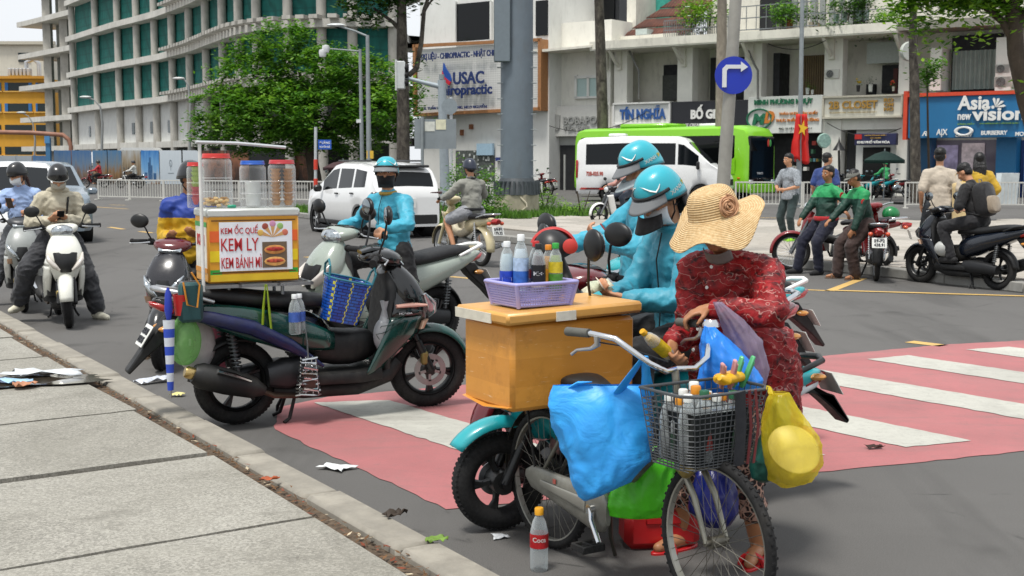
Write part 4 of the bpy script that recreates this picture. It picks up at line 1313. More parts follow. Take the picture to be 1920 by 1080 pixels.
def tall(label, px, top, d, r, bark, seed, lean=0):
 B = at_d(px, d)
 q = lambda x, y: P2(B, x, y)
 tree(label, B, [(V((0, 0, -.1)), r * 1.25), (q(px + lean * .3, 300), r * 1.05), (q(px + lean * .6, 150), r), (q(px + lean, top), r * .85), (q(px + lean, top - 170), r * .5)],
 [[(q(px + lean, top - 60), r * .4), (q(px + lean + 30, top - 130), r * .2)], [(q(px + lean, top - 80), r * .4), (q(px + lean - 35, top - 150), r * .2)]],
 [lob(B, px + lean, top - 190, 70), lob(B, px + lean + 30, top - 150, 45), lob(B, px + lean - 35, top - 160, 45)], 1500, .4, LEAFD, bark, seed)
tall('mottled black and white trunked tree by grey fascia sign', 1135, 0, 62, .26, BARK, 31, -12)
tall('pale smooth trunked tree behind the blue arrow sign', 1350, 0, 56, .24, BARKP, 32, 4)
tall('grey mottled trunked tree in front of optician sign', 1718, 90, 52, .2, BARK, 33, -6)
B5 = at_d(1912, 34)
q = lambda x, y: P2(B5, x, y)
tree('leaning brown trunked tree with overhanging yellow green leaves', B5,
[(q(1990, 430), .3), (q(1960, 300), .26), (q(1925, 190), .24), (q(1905, 100), .22), (q(1900, 30), .2), (q(1890, -60), .15)],
[[(q(1903, 80), .14), (q(1880, 40), .1), (q(1830, 0), .07), (q(1760, -10), .04)], [(q(1902, 60), .12), (q(1930, 10), .09), (q(1960, -40), .05)], [(q(1900, 20), .1), (q(1850, -30), .07), (q(1760, -40), .04)]],
[lob(B5, 1715, 22, 34), lob(B5, 1690, 8, 28), lob(B5, 1740, 50, 24), lob(B5, 1725, 80, 16), lob(B5, 1790, 5, 36), lob(B5, 1850, 5, 40), lob(B5, 1905, 15, 34), lob(B5, 1760, 25, 24), lob(B5, 1835, 40, 16), lob(B5, 1880, 45, 18), lob(B5, 1915, 165, 9), lob(B5, 1828, 62, 9), lob(B5, 1770, 85, 10), lob(B5, 1700, 45, 14), lob(B5, 1780, -50, 90), lob(B5, 1880, -50, 80)],
10500, .24, LEAFY, BARKB, 34, clump=26)
B6 = at_d(1742, 55)
q = lambda x, y: P2(B6, x, y)
tree('slim leafy sapling beside trunk before optician shop', B6, [(V((0, 0, -.1)), .06), (q(1740, 250), .05), (q(1738, 130), .03)], [],
[lob(B6, 1742, 140, 15), lob(B6, 1748, 120, 12), lob(B6, 1736, 158, 10)], 500, .26, LEAF, BARKB, 35, 'sapling', clump=20)
B7 = G(1020, 399); B7.z = ISZ
def shrub(label, B, lobes, n, ls, mats, seed, stems=3, name='shrub'):
 th = thing(name, label, 'shrub', B)
 m = MB()
 for k in range(stems):
  a = 6.28 * k / stems
  m.tube([(0.05 * math.cos(a), .05 * math.sin(a), -.02), (.12 * math.cos(a), .12 * math.sin(a), .3), (.25 * math.cos(a), .25 * math.sin(a), .7)], [.02, .016, .01], 6)
 m.build('stem', BARKB, th)
 crown_mesh(lobes, n, ls, seed, 18, .8).build('foliage', mats, th, ang=0, fixn=False)
 return th
sB = G(880, 418); sB.z = ISZ
s_ = sB.y / F_PX
shrub('dense green shrub between seated scooter rider and billboard column', sB, [((0, 0, .55), (.6, .5, .55)), ((.45, .1, .7), (.45, .5, .65)), ((-.35, 0, .75), (.3, .4, .7)), ((.25, -.1, .3), (.9, .5, .35)), ((-.3, 0, 1.3), (.18, .2, .35))], 3800, .11, LEAF, 41)
shrub('low tuft of bright green weeds against column base', B7, [((0, 0, .22), (.5, .35, .3)), ((.3, -.1, .12), (.5, .4, .2)), ((-.1, 0, .45), (.25, .2, .25))], 1100, .1, LEAFY, 42)
for k, (px, py, label) in enumerate(((820, 428, 'low leafy ground plant by grass edge behind cream moped'), (1090, 412, 'low leafy ground plant at far end of grass strip'))):
 B = G(px, py); B.z = ISZ
 shrub(label, B, [((0, 0, .15), (.7, .4, .2)), ((.5, .1, .12), (.5, .3, .18))], 700, .09, LEAFY, 43 + k)
# ---- billboard column
pc = G(969, 407); pc.z = ISZ
GREYC = M('#66717a', .6, var=.1, vs=1.2, bump=.05, dirt=.35)
cl_ = thing('billboard_column', 'thick grey steel billboard column on ribbed flange and concrete block', 'column', pc)
rs = pc.y / F_PX
zs = lambda y: D(969, y, pc.y).z - ISZ
MB().lathe([(31 * rs, zs(345)), (30 * rs, zs(200)), (30 * rs, 9.5)], 28).build('shaft', GREYC, cl_)
MB().lathe([(43 * rs, zs(365)), (41 * rs, zs(352)), (32 * rs, zs(336)), (31 * rs, zs(334))], 28).build('flange', M('#3c4246', .6, var=.15), cl_)
m = MB()
for k in range(26):
 a = 2 * PI * k / 26
 m.box((38.5 * rs, 0, (zs(364) + zs(340)) / 2), (10 * rs, .05, zs(338) - zs(363)), T=Matrix.Rotation(a, 4, 'Z'))
m.build('rib_ring', M('#454c50', .6, var=.15), cl_)
MB().prism([(44 * rs * math.cos(a), 44 * rs * math.sin(a)) for a in [R(22.5 + 45 * k) for k in range(8)]], 0, zs(364)).build('base_block', M('#a39c88', .85, var=.2, vs=3, dirt=.6), cl_, ang=20)
MB().box((-27 * rs, -24 * rs, (zs(118) + 9.5) / 2), (30 * rs, 24 * rs, 9.5 - zs(118)), bev=.02).build('control_box', M('#6d787f', .55, var=.06), cl_)
for k in range(9):
 z = zs(330) + k * .46
 for sx in (-1, 1):
  MB().tube([(sx * 30 * rs, -.1, z), (sx * 36 * rs, -.1, z), (sx * 36 * rs, -.3, z), (sx * 26 * rs, -.34, z)], .012, 5).build('climbing_rung', GALV, cl_)
m = MB().tube([(.1, -.66, zs(368)), (.28, -.68, zs(380)), (.3, -.7, zs(386)), (.12, -.7, zs(394)), (-.05, -.7, zs(404))], .025, 6)
m.build('conduit', M('#c2b9a4', .6), cl_)
# ---- crowd barrier panels
WB = M('#c7c6bf', .55, var=.08, vs=2, dirt=.3)
def barrier_mesh(L, h, nb):
 fr = MB(); br = MB()
 for x in (0, L):
  fr.rod((x, 0, 0), (x, 0, h + .02), .035, n=8)
  fr.box((x, 0, .015), (.16, .34, .03))
 fr.box((L / 2, 0, h), (L, .05, .05)).box((L / 2, 0, .14), (L, .04, .04))
 for k in range(1, nb):
  br.box((L * k / nb, 0, (h + .14) / 2), (.022, .022, h - .18))
 return fr.mesh('frame', WB), br.mesh('bars', WB)
def barrier_line(pts, h, L, nb, label, grp):
 fm, bm_ = barrier_mesh(L, h, nb)
 P = [G(*p) for p in pts]
 rs_ = resample(P, L + .06)
 for a, b in zip(rs_[:-1], rs_[1:]):
  d = b - a
  th = thing('barrier_fence', label, 'barrier', a, math.atan2(d.y, d.x), grp)
  put(th, fm, 'frame'); o = put(th, bm_, 'bars')
barrier_line([(185, 374), (280, 376), (345, 377), (545, 380), (640, 382), (830, 385), (930, 386), (1064, 386)], .86, 1.85, 13, 'pale steel crowd barrier panel along far road edge', 'crowd barriers along far road')
barrier_line([(1379, 389), (1545, 390), (1690, 390.5)], .92, 2.35, 18, 'pale steel crowd barrier panel in front of lime coach and shops', 'crowd barriers before the shops')
barrier_line([(1697, 390.5), (1830, 391), (1990, 391)], .92, 2.35, 18, 'pale steel crowd barrier panel in front of optician shop', 'crowd barriers before optician')
# ---- right-turn sign on its pole
sp = G(1346, 490); sp.z = ISZ
ts = thing('turn_sign', 'round blue right turn arrow sign on thick galvanized pole', 'sign', sp)
zz = lambda y: D(1373, y, sp.y).z - ISZ
u_ = lambda px, py: D(px, py, sp.y).x - sp.x
MB().tube([(0, 0, -.02), (u_(1356, 350), 0, zz(350)), (u_(1373, 100), 0, zz(100)), (u_(1382, -40), 0, zz(-40)), (u_(1384, -110), 0, zz(-110))], [.12, .115, .105, .1, .09], 16).build('pole', M('#9a9890', .5, .3, var=.12, vs=4, dirt=.3), ts)
cx, cz = u_(1373, 142), zz(142)
rr = 34.5 / F_PX * sp.y
MB().lathe([(0, -.016), (rr, -.016), (rr, .0), (0, .0)], 40, T=Matrix.Translation((cx, -.125, cz)) @ Matrix.Rotation(PI / 2, 4, 'X')).build('disc', M('#1430a8', .35, var=.08, vs=3), ts)
k_ = sp.y / F_PX
arrow = [(-21, -22), (-13, -22), (-13, 8), (-10, 12), (13, 12), (13, 6), (26, 15), (13, 25), (13, 19), (-14, 19), (-21, 12)]
MB().xz([(cx + a * k_, cz + b * k_) for a, b in arrow], -.130, -.147).build('arrow', M('#d5d8da', .4, var=.05), ts)
MB().box((cx, -.06, cz), (.05, .12, .3)).build('bracket', GALV, ts)
# ---- flag
fp = at_d(1496, 46.8)
fl = thing('flag_pole', 'tall thin galvanized lamp pole carrying a hanging red flag', 'pole', fp)
zf = lambda y: D(960, y, fp.y).z
MB().tube([(0, 0, 0), (0, 0, zf(200)), (-.02, 0, zf(0)), (-.05, 0, 9)], [.11, .085, .075, .06], 10).build('pole', GALV, fl)
FLAGR = M('#c8211a', .7, var=.12, vs=2)
fo = MB().grid(lambda u, v: ((-.36 + .72 * u) * (1 - .45 * v) + (.0 if v < .5 else .03), -.14 + .10 * math.sin(u * 13 + v * 2) * (1 - .3 * v), zf(303) + (zf(214) - zf(303)) * v + .10 * math.sin(u * 6) * (1 - v)), 26, 14).build('hanging_flag', FLAGR, None, fp, ang=80, solid=.006)
tag(fo, 'red national flag with yellow star hanging limp from pole', 'flag')
st = []
for k in range(10):
 r_ = .27 if k % 2 == 0 else .11
 st.append((.04 + .72 * r_ * math.sin(2 * PI * k / 10 + .2), zf(241) + 1.1 * r_ * math.cos(2 * PI * k / 10 + .2)))
MB().xz(st, -.275, -.262).build('star', M('#e0b629', .6), fo)
# ---- lamp posts, signals, boards
def post(name, label, px, d, segs, cat='lamp post', col=GALV):
 b = at_d(px, d)
 th = thing(name, label, cat, b)
 return th, b, (lambda x, y: D(x, y, d) - b)
th, b, q = post('street_lamp', 'tall grey street lamp with two arms above white car', 690, 58, 0)
MB().tube([(0, 0, 0), q(692, 300), q(689, 66)], [.16, .12, .08], 10).build('pole', GALV, th)
MB().tube([q(689, 68), q(665, 58), q(632, 48)], [.05, .045, .04], 8).build('arm', GALV, th)
MB().ell(q(630, 47), (.42, .16, .08), 12, 6).build('lamp_head', M('#c9cdce', .4), th)
MB().box(q(694, 290), (.3, .2, .35)).build('notice', M('#d8b13a', .5), th)
th, b, q = post('camera_pole', 'slim grey pole with arm carrying two white dome cameras', 676, 60, 0, 'pole')
MB().tube([(0, 0, 0), q(679, 300), q(675, 92)], [.13, .1, .07], 10).build('pole', GALV, th)
MB().tube([q(675, 96), q(640, 93), q(612, 91)], [.035, .03, .03], 8).build('arm', GALV, th)
for c in ((611, 92), (605, 100)):
 m = MB().lathe([(0, .2), (.16, .16), (.18, 0), (.14, -.16), (0, -.2)], 14, T=Matrix.Translation(q(*c))); m.build('dome_camera', M('#d8dadb', .35), th)
MB().box(q(673, 227), (.22, .2, .16)).build('small_camera', M('#d8dadb', .35), th)
th, b, q = post('signal_pole', 'grey traffic signal pole with long arm and back of signal head', 836, 47, 0, 'traffic light')
MB().tube([(0, 0, 0), q(833, 300), q(828, 150)], [.2, .17, .15], 14).build('pole', M('#9aa4aa', .5, .2, var=.08), th)
MB().tube([q(828, 163), q(795, 155), q(759, 145)], [.1, .08, .06], 10).build('arm', M('#9aa4aa', .5, .2, var=.08), th)
hd = MB().box(q(751, 141), (.34, .28, 1.0), bev=.03).build('signal_head', M('#c3c7c6', .5), th)
for k, yy in enumerate((127, 141, 155)):
 MB().lathe([(.11, -.14), (.13, .16)], 14, T=Matrix.Translation(q(758, yy)) @ Matrix.Rotation(PI / 2, 4, 'Y')).build('visor', BLACKM, hd, solid=.012)
MB().box(q(743, 141), (.06, .34, 1.1)).build('back_plate', M('#c9cccb', .5), hd)
MB().lathe([(0, -.1), (.1, -.08), (.1, .1), (0, .1)], 12, T=Matrix.Translation(q(828, 150) + V((0, 0, .1)))).build('pole_cap', GALV, th)
th, b, q = post('sign_post', 'red and white banded post with back of round sign', 846, 46, 0, 'sign')
MB().rod((0, 0, 0), q(846, 182), .055).build('post', M('#c2c6c8', .5), th)
m = MB()
for y0, y1 in ((226, 236), (243, 254), (261, 272)): m.rod(q(846, y1), q(846, y0), .085, n=12)
m.build('red_bands', M('#c4382a', .5), th)
MB().lathe([(0, -.01), (15 / F_PX * 46, -.01), (15 / F_PX * 46, .01), (0, .01)], 28, T=Matrix.Translation(q(843, 200) + V((0, -.08, 0))) @ Matrix.Rotation(PI / 2, 4, 'X')).build('disc_back', M('#8e979c', .5, .3), th)
th, b, q = post('notice_board', 'back of grey metal road board with two pasted papers', 792, 45, 0, 'sign')
MB().rod((0, 0, 0), q(792, 219), .055).build('post', GALV, th)
a0, a1 = q(777, 279), q(855, 223)
MB().box((a0 + a1) / 2 + V((0, .08, 0)), (a1.x - a0.x, .05, a1.z - a0.z)).build('board', M('#8b9296', .5, .3, var=.1, vs=2), th)
for (x0, y0, x1, y1, c) in ((796, 228, 815, 246, '#d5d6cd'), (817, 224, 836, 243, '#d9d6bb')):
 e0, e1 = q(x0, y1), q(x1, y0)
 MB().box((e0 + e1) / 2 + V((0, .045, 0)), (e1.x - e0.x, .008, e1.z - e0.z)).build('paper', M(c, .7, var=.15, vs=6), th)
th, b, q = post('street_name_post', 'street name post with blue plates and red white bands', 592, 50, 0, 'sign')
MB().rod((0, 0, 0), q(592, 238), .06).build('post', M('#b9bec0', .5), th)
for y0, y1 in ((299, 318), (335, 356)): MB().rod(q(592, y1), q(592, y0), .08, n=12).build('red_band', M('#d0402c', .5), th)
a0, a1 = q(597, 280), q(621, 262)
MB().box((a0 + a1) / 2, (a1.x - a0.x, .03, a1.z - a0.z)).build('name_plate', M('#2458b8', .45), th)
for s_t, yy, h in (('ĐƯỜNG', 267, .12), ('NGUYỄN HUỆ', 275, .12)):
 put(th, text_fit(s_t, .4, h, bold=.02, mat=M('#e2e6ea', .5), depth=.01), 'lettering', loc=q(609, yy) + V((0, -.02, 0)), rot=(PI / 2, 0, 0))
for px, py, top, arm, d, lab in ((192, 283, 200, (160, 182), 95, 'thin street lamp before hoarding with arm to one side'), (357, 300, 160, (335, 147), 92, 'thin street lamp standing before the white wall panels'), (66, 300, 232, (40, 211), 120, 'thin street lamp in front of yellow building')):
 th, b, q = post('street_lamp', lab, px, d, 0)
 MB().tube([(0, 0, 0), q(px, top + 30), q(px - 4, top)], [.12, .09, .07], 8).build('pole', M('#8c8f8e', .5), th)
 MB().tube([q(px - 4, top), q((px + arm[0]) / 2, (top + arm[1]) / 2 - 4), q(*arm)], [.06, .05, .05], 8).build('arm', M('#8c8f8e', .5), th)
 MB().ell(q(*arm), (.45, .18, .1), 12, 6, T=None).build('lamp_head', M('#c2c5c3', .5), th)
th, b, q = post('barrier_arch', 'orange painted steel height barrier arch over side road', 135, 100, 0, 'barrier')
MB().tube([(0, 0, 0), q(133, 275), q(129, 262), q(118, 253), q(60, 249), q(-40, 247)], .17, 10).build('arch', M('#8f6450', .6, var=.2, vs=1), th)
th, b, q = post('blue_post', 'square blue gate post at end of hoarding', 96, 89, 0, 'post')
MB().box((0, 0, q(96, 258).z / 2), (.3, .3, q(96, 258).z)).build('post', M('#3d6f96', .5), th)
MB().box((0, -.18, q(96, 262).z), (.36, .1, .5)).build('post_sign', M('#4a84b4', .5), th)
a0, a1 = at_d(235, 97), at_d(305, 97)
m = MB().xz([(-1.5, D(0, 284, 97).z), (1.4, D(0, 284, 97).z), (1.1, D(0, 277, 97).z), (-1.2, D(0, 277, 97).z)], -1, 1)
m.rod((-1.3, 0, 0), (-1.3, 0, 2.4), .05).rod((1.2, 0, 0), (1.2, 0, 2.4), .05)
tag(m.build('site_canopy', M('#d6d8d6', .5), None, (a0 + a1) / 2), 'small white canopy roof behind hoarding', 'canopy')
def parasol(label, px, py_top, py_edge, half, d, mat):
 b = at_d(px, d)
 th = thing('parasol', label, 'parasol', b)
 zt, ze = D(px, py_top, d).z, D(px, py_edge, d).z
 r_ = half / F_PX * d
 MB().lathe([(0, zt), (r_ * .5, zt * .5 + ze * .5 + .06), (r_, ze), (r_, ze - .14)], 8).build('canopy', mat, th, ang=20, solid=.01)
 MB().rod((0, 0, 0), (0, 0, zt + .1), .025).build('pole', GALV, th)
parasol('dark green parasol in front of entrance doorway', 1655, 283, 300, 38, 55, M('#12312b', .8, var=.15))
parasol('dark maroon parasol under broad tree behind white car', 645, 301, 314, 38, 62, M('#3a1f22', .8, var=.15))
ab = at_d(1886, 50)
th = thing('pavement_board', 'white folding notice board behind barrier by optician', 'sign', ab)
for sy in (-1, 1):
 MB().box((0, sy * .14, .62), (.68, .03, 1.24), T=Matrix.Rotation(-sy * .12, 4, 'X')).build('panel', M('#cfd6d6', .5, var=.15, vs=3), th)
th, b, q = post('iron_post', 'black wrought iron post with pointed finial by shop wall', 1573, 56, 0, 'post')
MB().rod((0, 0, 0), q(1573, 280), .05).build('post', BLACK, th)
MB().lathe([(.03, 0), (.28, .0), (.06, .35), (.02, .5), (0, .6)], 12, T=Matrix.Translation(q(1573, 282))).build('finial', BLACK, th)
# ---- terrace pots and plants
rnd = random.Random(14)
pots = [(1461, 63, 10, '#c8c6bd', 'white pot with bushy palm on roof terrace'), (1480, 60, 13, '#9b5a38', 'terracotta pot with tall palm on roof terrace'), (1502, 60, 10, '#c2c4bc', 'white pot with spiky leaves beside flag pole'), (1521, 59, 10, '#c9beaa', 'cream pot with thin plant on terrace stand'), (1533, 57, 8, '#b9a993', 'tan pot with low plant near railing post'), (1568, 44, 10, '#8fa3a0', 'grey green pot raised on terrace shelf'), (1583, 42, 12, '#a9bab8', 'pale grey pot with dense shrub behind railing'), (1610, 40, 13, '#b3c6c4', 'large pale mint pot behind glass railing'), (1624, 39, 11, '#aebfbe', 'pale mint pot next to the large one'), (1290, 74, 8, '#b3aca0', 'small stone pot on terrace beside tiled roof'), (1315, 73, 8, '#a39c92', 'grey pot with fern on terrace railing'), (1514, 177, 7, '#c2c6bf', 'white pot on sill of folding door loggia'), (1523, 177, 5, '#d6d6d0', 'tiny white pot on loggia sill'), (1609, 172, 7, '#2b2a28', 'dark pot with yellow flowers on loggia sill'), (1632, 172, 8, '#cdd0c8', 'white pot with green plant above clothes shop sign'), (1675, 171, 5, '#c2bcae', 'small pot with red flowers on loggia sill')]
for k, (px, py, hw, c, lab) in enumerate(pots):
 out = -.2 if py < 100 else .0
 b = fpt(px, py, out)
 s_ = b.y / F_PX
 th = thing('potted_plant', lab, 'plant', b, 0, 'potted plants above the shops')
 h = hw * 1.7 * s_
 MB().lathe([(0, 0), (hw * .42 * s_, 0), (hw * .55 * s_, h), (hw * .48 * s_, h), (hw * .45 * s_, h * .9), (0, h * .9)], 12).build('pot', M(c, .6, var=.1), th)
 big = 1.0 if py > 100 else rnd.uniform(1.4, 2.4)
 crown_mesh([((0, 0, h + .35 * big * hw * s_ * 2), (hw * .75 * big * s_, hw * .7 * big * s_, hw * .8 * big * s_))], 140 if py < 100 else 70, .2 if py < 100 else .1, 60 + k, 14, .9).build('foliage', LEAF if k % 2 else LEAFD, th, ang=0, fixn=False)
 if 'yellow' in lab or 'red flowers' in lab:
  m = MB()
  for j in range(7): m.ell((rnd.uniform(-.12, .12), rnd.uniform(-.1, .1), h + rnd.uniform(.1, .3)), (.05, .05, .04), 6, 4)
  m.build('flowers', M('#d8b52c' if 'yellow' in lab else '#c4452c', .6), th)
for k, (px, py, rx, rz, lab, mt) in enumerate(((1330, 20, 34, 26, 'feathery green creeper spilling over terrace railing', LEAFY), (1295, 28, 22, 22, 'bright green bush on terrace by tiled roof', LEAFY), (1605, 52, 60, 9, 'dark hanging plants along terrace edge', LEAFD), (1590, 12, 40, 22, 'dense dark shrub screen behind terrace railing', LEAFD), (1470, 25, 24, 22, 'arching palm clump on the open terrace', LEAF), (1665, 40, 26, 18, 'trailing green plant at terrace corner', LEAF))):
 b = fpt(px, py + rz, 0.2)
 s_ = b.y / F_PX
 th = thing('terrace_shrub', lab, 'shrub', b)
 MB().tube([(0, 0, -.1), (.1, 0, rz * s_)], [.04, .02], 6).build('stem', BARKB, th)
 crown_mesh([((0, 0, rz * s_), (rx * s_, .7, rz * s_)), ((rx * .4 * s_, 0, rz * s_ * .8), (rx * .6 * s_, .6, rz * .7 * s_))], 900, .22, 90 + k, 16, .8).build('foliage', mt, th, ang=0, fixn=False)
# ================================================================ cars, van, coach
def lerp_tab(tab, x):
 if x <= tab[0][0]: return tab[0][1]
 for (a, b), (c, d) in zip(tab[:-1], tab[1:]):
  if x <= c: return b + (d - b) * (x - a) / (c - a) if c > a else d
 return tab[-1][1]
def road_wheel(r, w, rimc, spokes=5, name='wheel'):
 t = MB().lathe([(r * .66, -w / 2), (r * .93, -w / 2), (r, -w * .32), (r, w * .32), (r * .93, w / 2), (r * .66, w / 2)], 28)
 rim = MB().lathe([(r * .66, -w * .42), (r * .62, -w * .40), (r * .58, -w * .1), (r * .2, -w * .05), (0, -w * .05)], 28)
 rim.lathe([(r * .66, w * .42), (r * .6, w * .1), (0, w * .1)], 20)
 sp = MB()
 for k in range(spokes):
  sp.box((r * .36, 0, -w * .28), (r * .54, r * .15, w * .2), T=Matrix.Rotation(2 * PI * k / spokes, 4, 'Z'))
 sp.lathe([(0, -w * .42), (r * .14, -w * .42), (r * .16, -w * .1)], 14)
 return t.mesh('wheel', RUBBER), rim.mesh('rim', M('#1b1c1e', .5)), sp.mesh('spokes', rimc)
def car(name, label, cat, loc, yaw, S):
 L, W_ = S['L'], S['W']
 th = thing(name, label, cat, loc, yaw)
 xs = []
 n = S.get('n', 64)
 for k in range(n + 1): xs.append(-L / 2 + L * k / n)
 extra = [x for x, _ in S['top']] + [b for w in S['win'] for b in w[:2]]
 xs = sorted(set(round(x, 3) for x in xs + extra))
 ra = S['wr'] + .07
 rings = []
 for x in xs:
  zl = S['sill']
  for xw in S['axles']:
   if abs(x - xw) < ra: zl = max(zl, S['wr'] * .92 + math.sqrt(ra * ra - (x - xw) ** 2))
  zt = lerp_tab(S['top'], x)
  zb = min(lerp_tab(S['belt'], x), zt - .02)
  w = W_ / 2 * lerp_tab(S['plan'], x)
  f = S.get('tumble', .80)
  cab = max(0.0, min(1.0, (zt - zb) / (S['H'] - lerp_tab(S['belt'], 0))))
  wt = w * (1 - (1 - f) * cab)
  zl = min(zl, zb - .06)
  half = [(w * .93, zl), (w * .985, zl + (zb - zl) * .12), (w, zl + (zb - zl) * .45), (w * .995, zl + (zb - zl) * .8), (w * .97, zb)]
  e = zt - zb
  half += [(w * .965 + (wt - w * .965) * .12, zb + e * .10), (w * .97 + (wt - w * .97) * .8, zb + e * .78), (wt * .965, zb + e * .93), (wt * .86, zt - e * .02), (wt * .45, zt + .01), (0, zt + .018)]
  rings.append([(x, y, z) for y, z in half] + [(x, -y, z) for y, z in half[-2::-1]])
 m = len(rings[0])
 body, glass, roofm = MB(), MB(), MB()
 for b in (body, glass): b.v = [p for r_ in rings for p in r_]
 for i in range(len(xs) - 1):
  xm = (xs[i] + xs[i + 1]) / 2
  for j in range(m - 1):
   jj = j if j < m // 2 else m - 2 - j
   g = False
   for (a, b, kind) in S['win']:
    if a - 1e-6 <= xm <= b + 1e-6:
     if kind == 'side' and jj == 5: g = True
     if kind == 'screen' and jj >= 8: g = True
     if kind == 'tall' and jj in (4, 5): g = True
   (glass if g else body).f.append((i * m + j, i * m + j + 1, (i + 1) * m + j + 1, (i + 1) * m + j))
 body.f += [tuple(range(m))[::-1], tuple((len(xs) - 1) * m + k for k in range(m))]
 body.mi = [0] * len(body.f); glass.mi = [0] * len(glass.f)
 for b in (body, glass):                       # drop unused points
  used = sorted(set(i for f in b.f for i in f)); mp = {o: k for k, o in enumerate(used)}
  b.v = [b.v[i] for i in used]; b.f = [tuple(mp[i] for i in f) for f in b.f]
 body.build('body', S['paint'], th, ang=35)
 glass.build('windows', S.get('glass', GLASS('#0d1114', .05)), th, ang=35)
# underside and arches
 MB().box((0, 0, S['sill'] + .18), (L * .9, W_ * .80, .36)).build('underbody', BLACKM, th)
 tm_, rm_, sm_ = road_wheel(S['wr'], S.get('ww', .21), S.get('rim', ALU))
 for xw in S['axles']:
  for sy in (-1, 1):
   o = put(th, tm_, 'wheel', loc=(xw, sy * (W_ / 2 - .12), S['wr']), rot=(PI / 2 if sy < 0 else -PI / 2, 0, 0))
   o.rotation_euler = (PI / 2, 0, 0) if sy > 0 else (-PI / 2, 0, 0)
   put(o, rm_, 'rim', o); put(o, sm_, 'spokes', o)
   MB().lathe([(ra - .02, -.25), (ra - .02, .02)], 20, T=Matrix.Translation((xw, sy * (W_ / 2 - .04), S['wr'] * .95)) @ Matrix.Rotation(-PI / 2 * sy, 4, 'X')).build('wheel_arch', BLACKM, th)
 for nm, c, s_, mt in S.get('boxes', ()):
  if len(s_) == 3:
   MB().box(c, s_, bev=min(s_) * .35).build(nm, mt, th)
 return th
CARW = M('#e4e5e4', .22, var=.02, coat=.6)
CARG = M('#7f8c96', .28, .3, var=.03, coat=.6)
TAILR = M('#a01414', .2, var=.1, coat=.5)
TAILD = M('#3a0f10', .2, coat=.5)
LAMPW = M('#d9dde0', .12, .4, var=.1, coat=.6)
suv = dict(L=4.5, W=1.76, H=1.68, sill=.26, wr=.335, axles=(1.36, -1.41), paint=CARW,
top=[(-2.25, .92), (-2.21, 1.06), (-1.98, 1.48), (-1.78, 1.58), (-1.1, 1.66), (0, 1.68), (.35, 1.63), (1.12, 1.15), (1.25, 1.12), (1.9, 1.02), (2.12, .92), (2.25, .62)],
belt=[(-2.25, .88), (-1.9, 1.08), (0, 1.0), (1.1, .96), (2.25, .72)],
plan=[(-2.25, .84), (-2.1, .94), (-1.6, 1), (1.5, 1), (2.0, .93), (2.25, .72)],
win=[(-1.75, -1.1, 'side'), (-1.0, -.15, 'side'), (-.05, .85, 'side'), (.42, 1.08, 'screen'), (-2.17, -2.0, 'screen')],
boxes=[('tail_lamp', (-2.17, .68, 1.0), (.12, .32, .06), TAILD), ('tail_lamp', (-2.17, -.68, 1.0), (.12, .32, .06), TAILD),
('tail_stem', (-2.2, .74, .72), (.08, .06, .42), M('#1b1414', .3)), ('tail_stem', (-2.2, -.74, .72), (.08, .06, .42), M('#1b1414', .3)),
('bumper_trim', (-2.23, 0, .42), (.08, 1.4, .22), BLACKM), ('number_plate', (-2.27, 0, .78), (.02, .34, .22), M('#dfe0dc', .5)),
('roof_rail', (-.6, .6, 1.70), (2.0, .04, .04), BLACK), ('roof_rail', (-.6, -.6, 1.70), (2.0, .04, .04), BLACK),
('spoiler', (-1.97, 0, 1.58), (.26, 1.16, .06), BLACK), ('door_mirror', (.82, .98, 1.06), (.12, .2, .16), BLACK), ('door_mirror', (.82, -.98, 1.06), (.12, .2, .16), BLACK),
('door_handle', (-.15, .885, .96), (.2, .03, .035), BLACK), ('door_handle', (-1.1, .885, .98), (.2, .03, .035), BLACK), ('sill_trim', (0, .86, .3), (2.0, .06, .1), BLACKM), ('sill_trim', (0, -.86, .3), (2.0, .06, .1), BLACKM)])
car('white_car', 'white family car seen from behind with black mirror on far side of road', 'car', V((-3.33, 30.0, 0)), R(118.4), suv)
sedan = dict(suv); sedan.update(L=4.4, paint=CARG, boxes=[('headlamp', (2.02, .62, .78), (.2, .34, .09), LAMPW), ('headlamp', (2.02, -.62, .78), (.2, .34, .09), LAMPW), ('grille', (2.16, 0, .5), (.1, 1.1, .24), BLACKM), ('door_mirror', (.85, 1.0, 1.05), (.12, .22, .15), CARG), ('door_mirror', (.85, -1.0, 1.05), (.12, .22, .15), CARG), ('fog_lamp_trim', (2.05, .68, .42), (.14, .2, .22), BLACKM), ('fog_lamp_trim', (2.05, -.68, .42), (.14, .2, .22), BLACKM), ('number_plate', (2.24, 0, .48), (.02, .36, .12), M('#dfe0dc', .5))])
gp = G(160, 452)
gdir = V((.45, -.89, 0)); gleft = V((.89, .45, 0))
gc = gp - gdir * 1.36 - gleft * .75
car('grey_car', 'metallic grey car facing oncoming beside waiting scooter riders', 'car', gc, math.atan2(gdir.y, gdir.x), sedan)
ws = dict(sedan); ws.update(paint=CARW, H=1.75)
car('white_car', 'white car with broad windscreen behind waiting scooter riders', 'car', V((-9.15, 23.4, 0)), math.atan2(-.93, .36), ws)
VANW = M('#e2e3e2', .28, var=.03, coat=.4)
